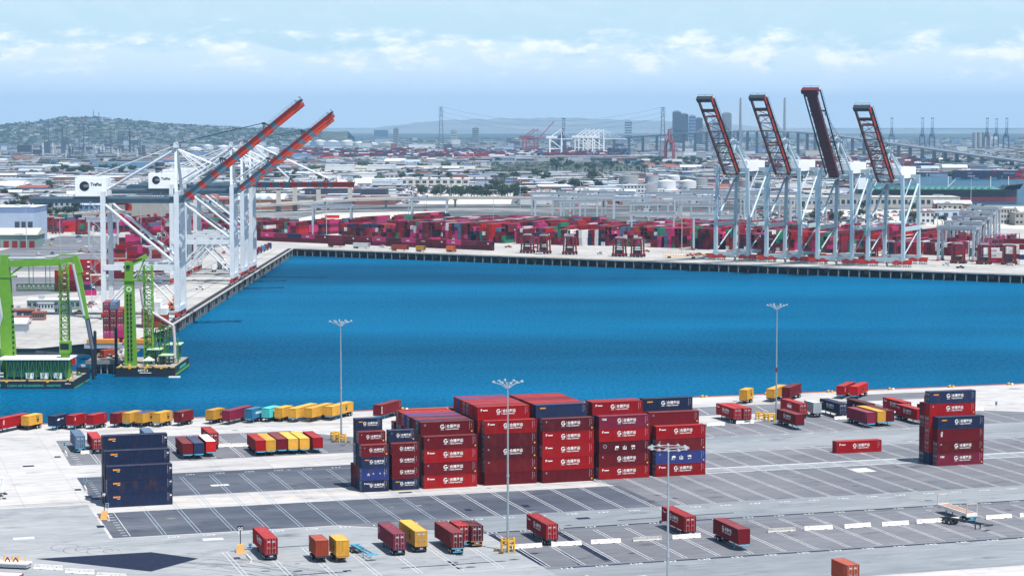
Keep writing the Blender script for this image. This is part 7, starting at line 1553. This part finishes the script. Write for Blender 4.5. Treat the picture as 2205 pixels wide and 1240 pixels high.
# hill with houses
b = MB(); nx, ny = 70, 10
for j in range(ny + 6):
    for i in range(nx + 1):
        px = -300 + 1050*i/nx; Y = YH0 + (YH1 - YH0)*min(j, ny)/ny + max(0, j - ny)*250; z = hz(px, Y) - max(0, j - ny)*18 + (vr.uniform(-2.5, 2.5) if 1 < j < ny + 1 else 0); b.v.append(((px - CX)/F_PX*min(Y, YH1)*1.0, Y, z - 0.5))
b.f = [(j*(nx+1) + i, j*(nx+1) + i + 1, (j+1)*(nx+1) + i + 1, (j+1)*(nx+1) + i) for j in range(ny + 5) for i in range(nx)]; b.m = [0]*len(b.f)
o = b.build('hill', [M_SCRUB]); o['kind'] = 'structure'
for px, yt in ((201, 236), (213, 241)):
    q = atY(px, 250, YH1); r = thing('radio_mast', 'thin radio mast on top of the distant hill, %s' % ('taller' if px < 210 else 'shorter'), 'radio mast', (q.x, YH1, q.z - 5)); b = MB(); b.beam((0, 0, 0), (0, 0, atY(px, yt, YH1).z - q.z + 5), 4, 4, 0, (0, 1, 0), 1.5, 1.5); b.build('mast', PYM, r); b = MB(); [b.box(-4, 4, -1, 1, z, z + 1.5, 0) for z in (12, 20)]; b.build('antenna', PYM, r)
# faint mountains beyond the plain
MT = [(-900, 262), (0, 243), (60, 237), (130, 238), (220, 248), (290, 241), (420, 240), (520, 252), (650, 262), (790, 266), (850, 246), (920, 226), (960, 219), (1050, 213), (1180, 206), (1300, 212), (1420, 222), (1560, 240), (1700, 262), (2300, 270), (3000, 272)]
b = MB(); YM = 26500; n = 260; mr_ = random.Random(12)
for j in range(7):
    for i in range(n):
        px = -850 + 3600*i/n
        for (x0, y0), (x1, y1) in zip(MT, MT[1:]):
            if x0 <= px <= x1: yy = y0 + (y1 - y0)*(px - x0)/(x1 - x0)
        top = (HCAM + (272 - yy)*YM/F_PX)*0.40; t = j/6; b.v.append(((px - CX)/F_PX*YM, YM - (1 - t)*3500, max(0, top)*t**1.2 + (mr_.uniform(-9, 9) if j > 1 else 0)))
b.f = [(j*n + i, j*n + i + 1, (j+1)*n + i + 1, (j+1)*n + i) for j in range(6) for i in range(n - 1)]; b.m = [0]*len(b.f)
o = b.build('mountains', [ground_mat('mountain_rock', (0.16, 0.17, 0.17), (0.22, 0.22, 0.21), (0.30, 0.28, 0.26), 0.001)]); o['kind'] = 'structure'
# car lots and marina
cg = 'cars parked in the lots beyond the viaduct'; cr_ = random.Random(14); LOTS = [(855, 1110, 401, 412), (760, 1090, 408, 420), (840, 900, 418, 440), (560, 760, 385, 396), (1130, 1300, 388, 396), (120, 600, 384, 400), (640, 1250, 371, 377), (1560, 1990, 456, 486), (420, 640, 398, 428), (150, 600, 478, 500)]
CB = MB()
for i in range(4200):
    x0, x1, y0, y1 = LOTS[min(9, int(cr_.random()**1.3*10))]; py = cr_.uniform(y0, y1); px = cr_.uniform(x0, x1); p = at(px, py); rz = R(cr_.choice((0, 90)) + 20)
    if i < 230: c = cr_.choice(['white', 'white', 'dark', 'grey', 'blue', 'red']); 
    if i < 230:
        if ('far', c) not in _cm: b_, c_, w_ = [x for x in (vehicle('x', (0, 0, -50), 0, c, 'car'),)][0], None, None; bodies = list(b_.children); _cm[('far', c)] = [(ch.name.split('.')[0], ch.data) for ch in bodies[:2]]; [bpy.data.objects.remove(ch) for ch in bodies]; bpy.data.objects.remove(b_)
        r = thing('parked_car', 'small %s car in the car lots beyond the viaduct' % c, 'car', (p.x, p.y, 0.3), rz, cg)
        for nm_, me_ in _cm[('far', c)]: link(nm_, me_, r)
    else:
        q = Matrix.Translation((p.x, p.y, 0.3)) @ Matrix.Rotation(rz, 4, 'Z'); s = MB(); mm = cr_.choice((0, 0, 0, 1, 1, 2, 3, 4)); s.box(-2.2, 2.2, -0.9, 0.9, 0.3, 1.0, mm); s.box(-1.5, 1.0, -0.75, 0.75, 1.0, 1.5, 1 if cr_.random() < 0.5 else mm); s.xf(q); n = len(CB.v); CB.v += s.v; CB.f += [tuple(i_ + n for i_ in f) for f in s.f]; CB.m += s.m
o = CB.build('parked_cars', [mat('car_white', (0.75, 0.75, 0.76)), mat('car_dark', (0.03, 0.035, 0.05)), mat('car_grey', (0.3,)*3), mat('car_blue', (0.04, 0.10, 0.25)), mat('car_red', (0.4, 0.03, 0.03))]); o['kind'] = 'stuff'
hb = MB(); hb.add([(-5, 0, 1.4), (-3.5, -1.5, 1.2), (4.5, -1.3, 1.2), (4.5, 1.3, 1.2), (-3.5, 1.5, 1.2), (-3.8, 0, 0), (4, 0, 0)], [(0, 1, 2, 3, 4), (0, 5, 1), (1, 5, 6, 2), (2, 6, 3), (3, 6, 5, 4), (4, 5, 0)], 0); hm_ = hb.mesh('hull', [HOUSEW]); mb2 = MB(); mb2.tube((-0.5, 0, 1.3), (-0.5, 0, 14), 0.22, 0, 5); mb2.tube((-0.4, 0, 2.6), (3.6, 0, 2.6), 0.12, 0, 5); mm_ = mb2.mesh('mast', [STEEL])
for i in range(150): p = at(cr_.uniform(1180, 1560) if i > 40 else cr_.uniform(1370, 1540), cr_.uniform(373, 386)); r = thing('sailboat', 'moored sailboat with a bare mast in the distant marina', 'sailboat', (p.x, p.y, 0.3), cr_.uniform(0, 6), 'sailboats in the distant marina'); link('hull', hm_, r); link('mast', mm_, r)
# poles and lamp posts over the port
for i, (px, yb, yt) in enumerate(sorted(((130, 565, 470), (57, 535, 445), (304, 530, 430), (703, 508, 420), (1062, 508, 410), (1468, 545, 400), (2018, 560, 420), (880, 470, 385), (560, 470, 380), (1900, 545, 440), (1250, 470, 370), (20, 480, 420), (420, 470, 370), (2090, 470, 380), (1120, 450, 370)))):
    p = at(px, yb); h = (yb - yt)*p.y/F_PX; r = thing('tall_lamp', 'thin tall lamp post over the far port, %s from the west' % ORD[i], 'lamp post', (p.x, p.y, 0)); b = MB(); b.tube((0, 0, 0), (0, 0, h), 0.28, 0, 7, 0.16); b.build('pole', STEEL, r)
    b = MB(); b.box(-3, 3, -0.2, 0.2, h, h + 0.25, 0); [b.box(x - 0.4, x + 0.4, -0.5, 0.5, h - 0.1, h + 0.5, 0) for x in (-2.6, -1.3, 0, 1.3, 2.6)]; b.build('lamp_bar', LAMPW, r)
for i in range(70):
    p = at(rnd.uniform(0, 2200), rnd.uniform(350, 450)); b = MB(); h = rnd.uniform(9, 26); b.tube((0, 0, 0), (0, 0, h), 0.22, 0, 5, 0.12); b.box(-1, 1, -0.1, 0.1, h - 1, h - 0.7, 0); o = b.build('utility_pole', [PYM if i % 2 else STEEL], None, (p.x, p.y, 0)); tag(o, 'thin utility pole rising from the far plain', 'utility pole', 'utility poles on the far plain')
for i in range(60):    # rows of empty chassis and sheds clutter on the western terminal
    p = at(rnd.uniform(270, 430), rnd.uniform(496, 525)); b = MB(); b.box(-6, 6, -1, 1, 0.9, 1.3, 0); b.box(-5, -2, -1.1, 1.1, 0.1, 0.9, 1); b.box(3, 3.4, -0.9, 0.9, 0, 0.9, 0); o = b.build('parked_chassis', [CHDARK, TYRE], None, (p.x, p.y, 0.1), R(rnd.choice((14, 20, 100)))); tag(o, 'empty dark chassis in the jumble behind the first crane', 'trailer', 'empty chassis jumbled behind the first crane')

cl = random.Random(55)
for _ in range(150):
    px, py = cl.uniform(60, 520), cl.uniform(478, 500)
    q = at(px, py); z = 0.1; c0 = cl.choice(FARC); rz_ = R(cl.choice((10, 12, 100)))
    for j in range(cl.randrange(1, 4)): core_box(Vector((q.x, q.y, z)), rz_, cl.choice((L20, L40)), HS, c0 if cl.random() < 0.6 else cl.choice(FARC)); z += HS
for _ in range(60):
    q = at(cl.uniform(235, 430), cl.uniform(522, 560)); z = 0.1
    if q.x > -182: continue
    for j in range(cl.randrange(1, 4)): core_box(Vector((q.x, q.y, z)), R(12), L20, HS, cl.choice(FARC)); z += HS
for i in range(46):
    q = at(cl.uniform(60, 560), cl.uniform(500, 560) if i % 2 else cl.uniform(640, 700)); vehicle('small yard vehicle parked on the western terminal', (q.x, q.y, 0.09), R(cl.uniform(0, 180)), cl.choice(['white', 'white', 'yellow', 'red', 'dark', 'blue']), 'pickup' if i % 3 else 'car', 'small vehicles on the western terminal', name='yard_vehicle') if q.x < -176 else None
for i in range(34):
    q = Q(cl.uniform(0, 480), cl.uniform(20, 100)); vehicle('small vehicle parked on the far quay apron', (q.x, q.y, 0.09), WA + R(cl.uniform(-20, 20)), cl.choice(['white', 'yellow', 'red', 'dark', 'white']), 'pickup', 'small vehicles on the far quay apron', name='yard_vehicle')
# the remaining containers, hidden or far, as one mass
o = CORE.build('stacked_containers', [paint(c) for c in CORE_COL]); o['kind'] = 'stuff'
print('CONTAINERS', N_CONT[0], 'TREES', ntree[0])

# ------------------------------------------------------------------ haze
b = MB(); b.box(-9500, 9500, -60, 28900, -10.5, 470, 0)
hm = bpy.data.materials.new('haze_volume'); hm.use_nodes = True; t = hm.node_tree
for n in list(t.nodes): t.nodes.remove(n)
o_ = t.nodes.new('ShaderNodeOutputMaterial'); pv = t.nodes.new('ShaderNodeVolumePrincipled'); pv.inputs['Color'].default_value = (0.37, 0.68, 1.0, 1); pv.inputs['Density'].default_value = 4.8e-5; pv.inputs['Anisotropy'].default_value = 0.0
t.links.new(pv.outputs[0], o_.inputs['Volume'])
o = b.build('haze', hm); o['kind'] = 'stuff'
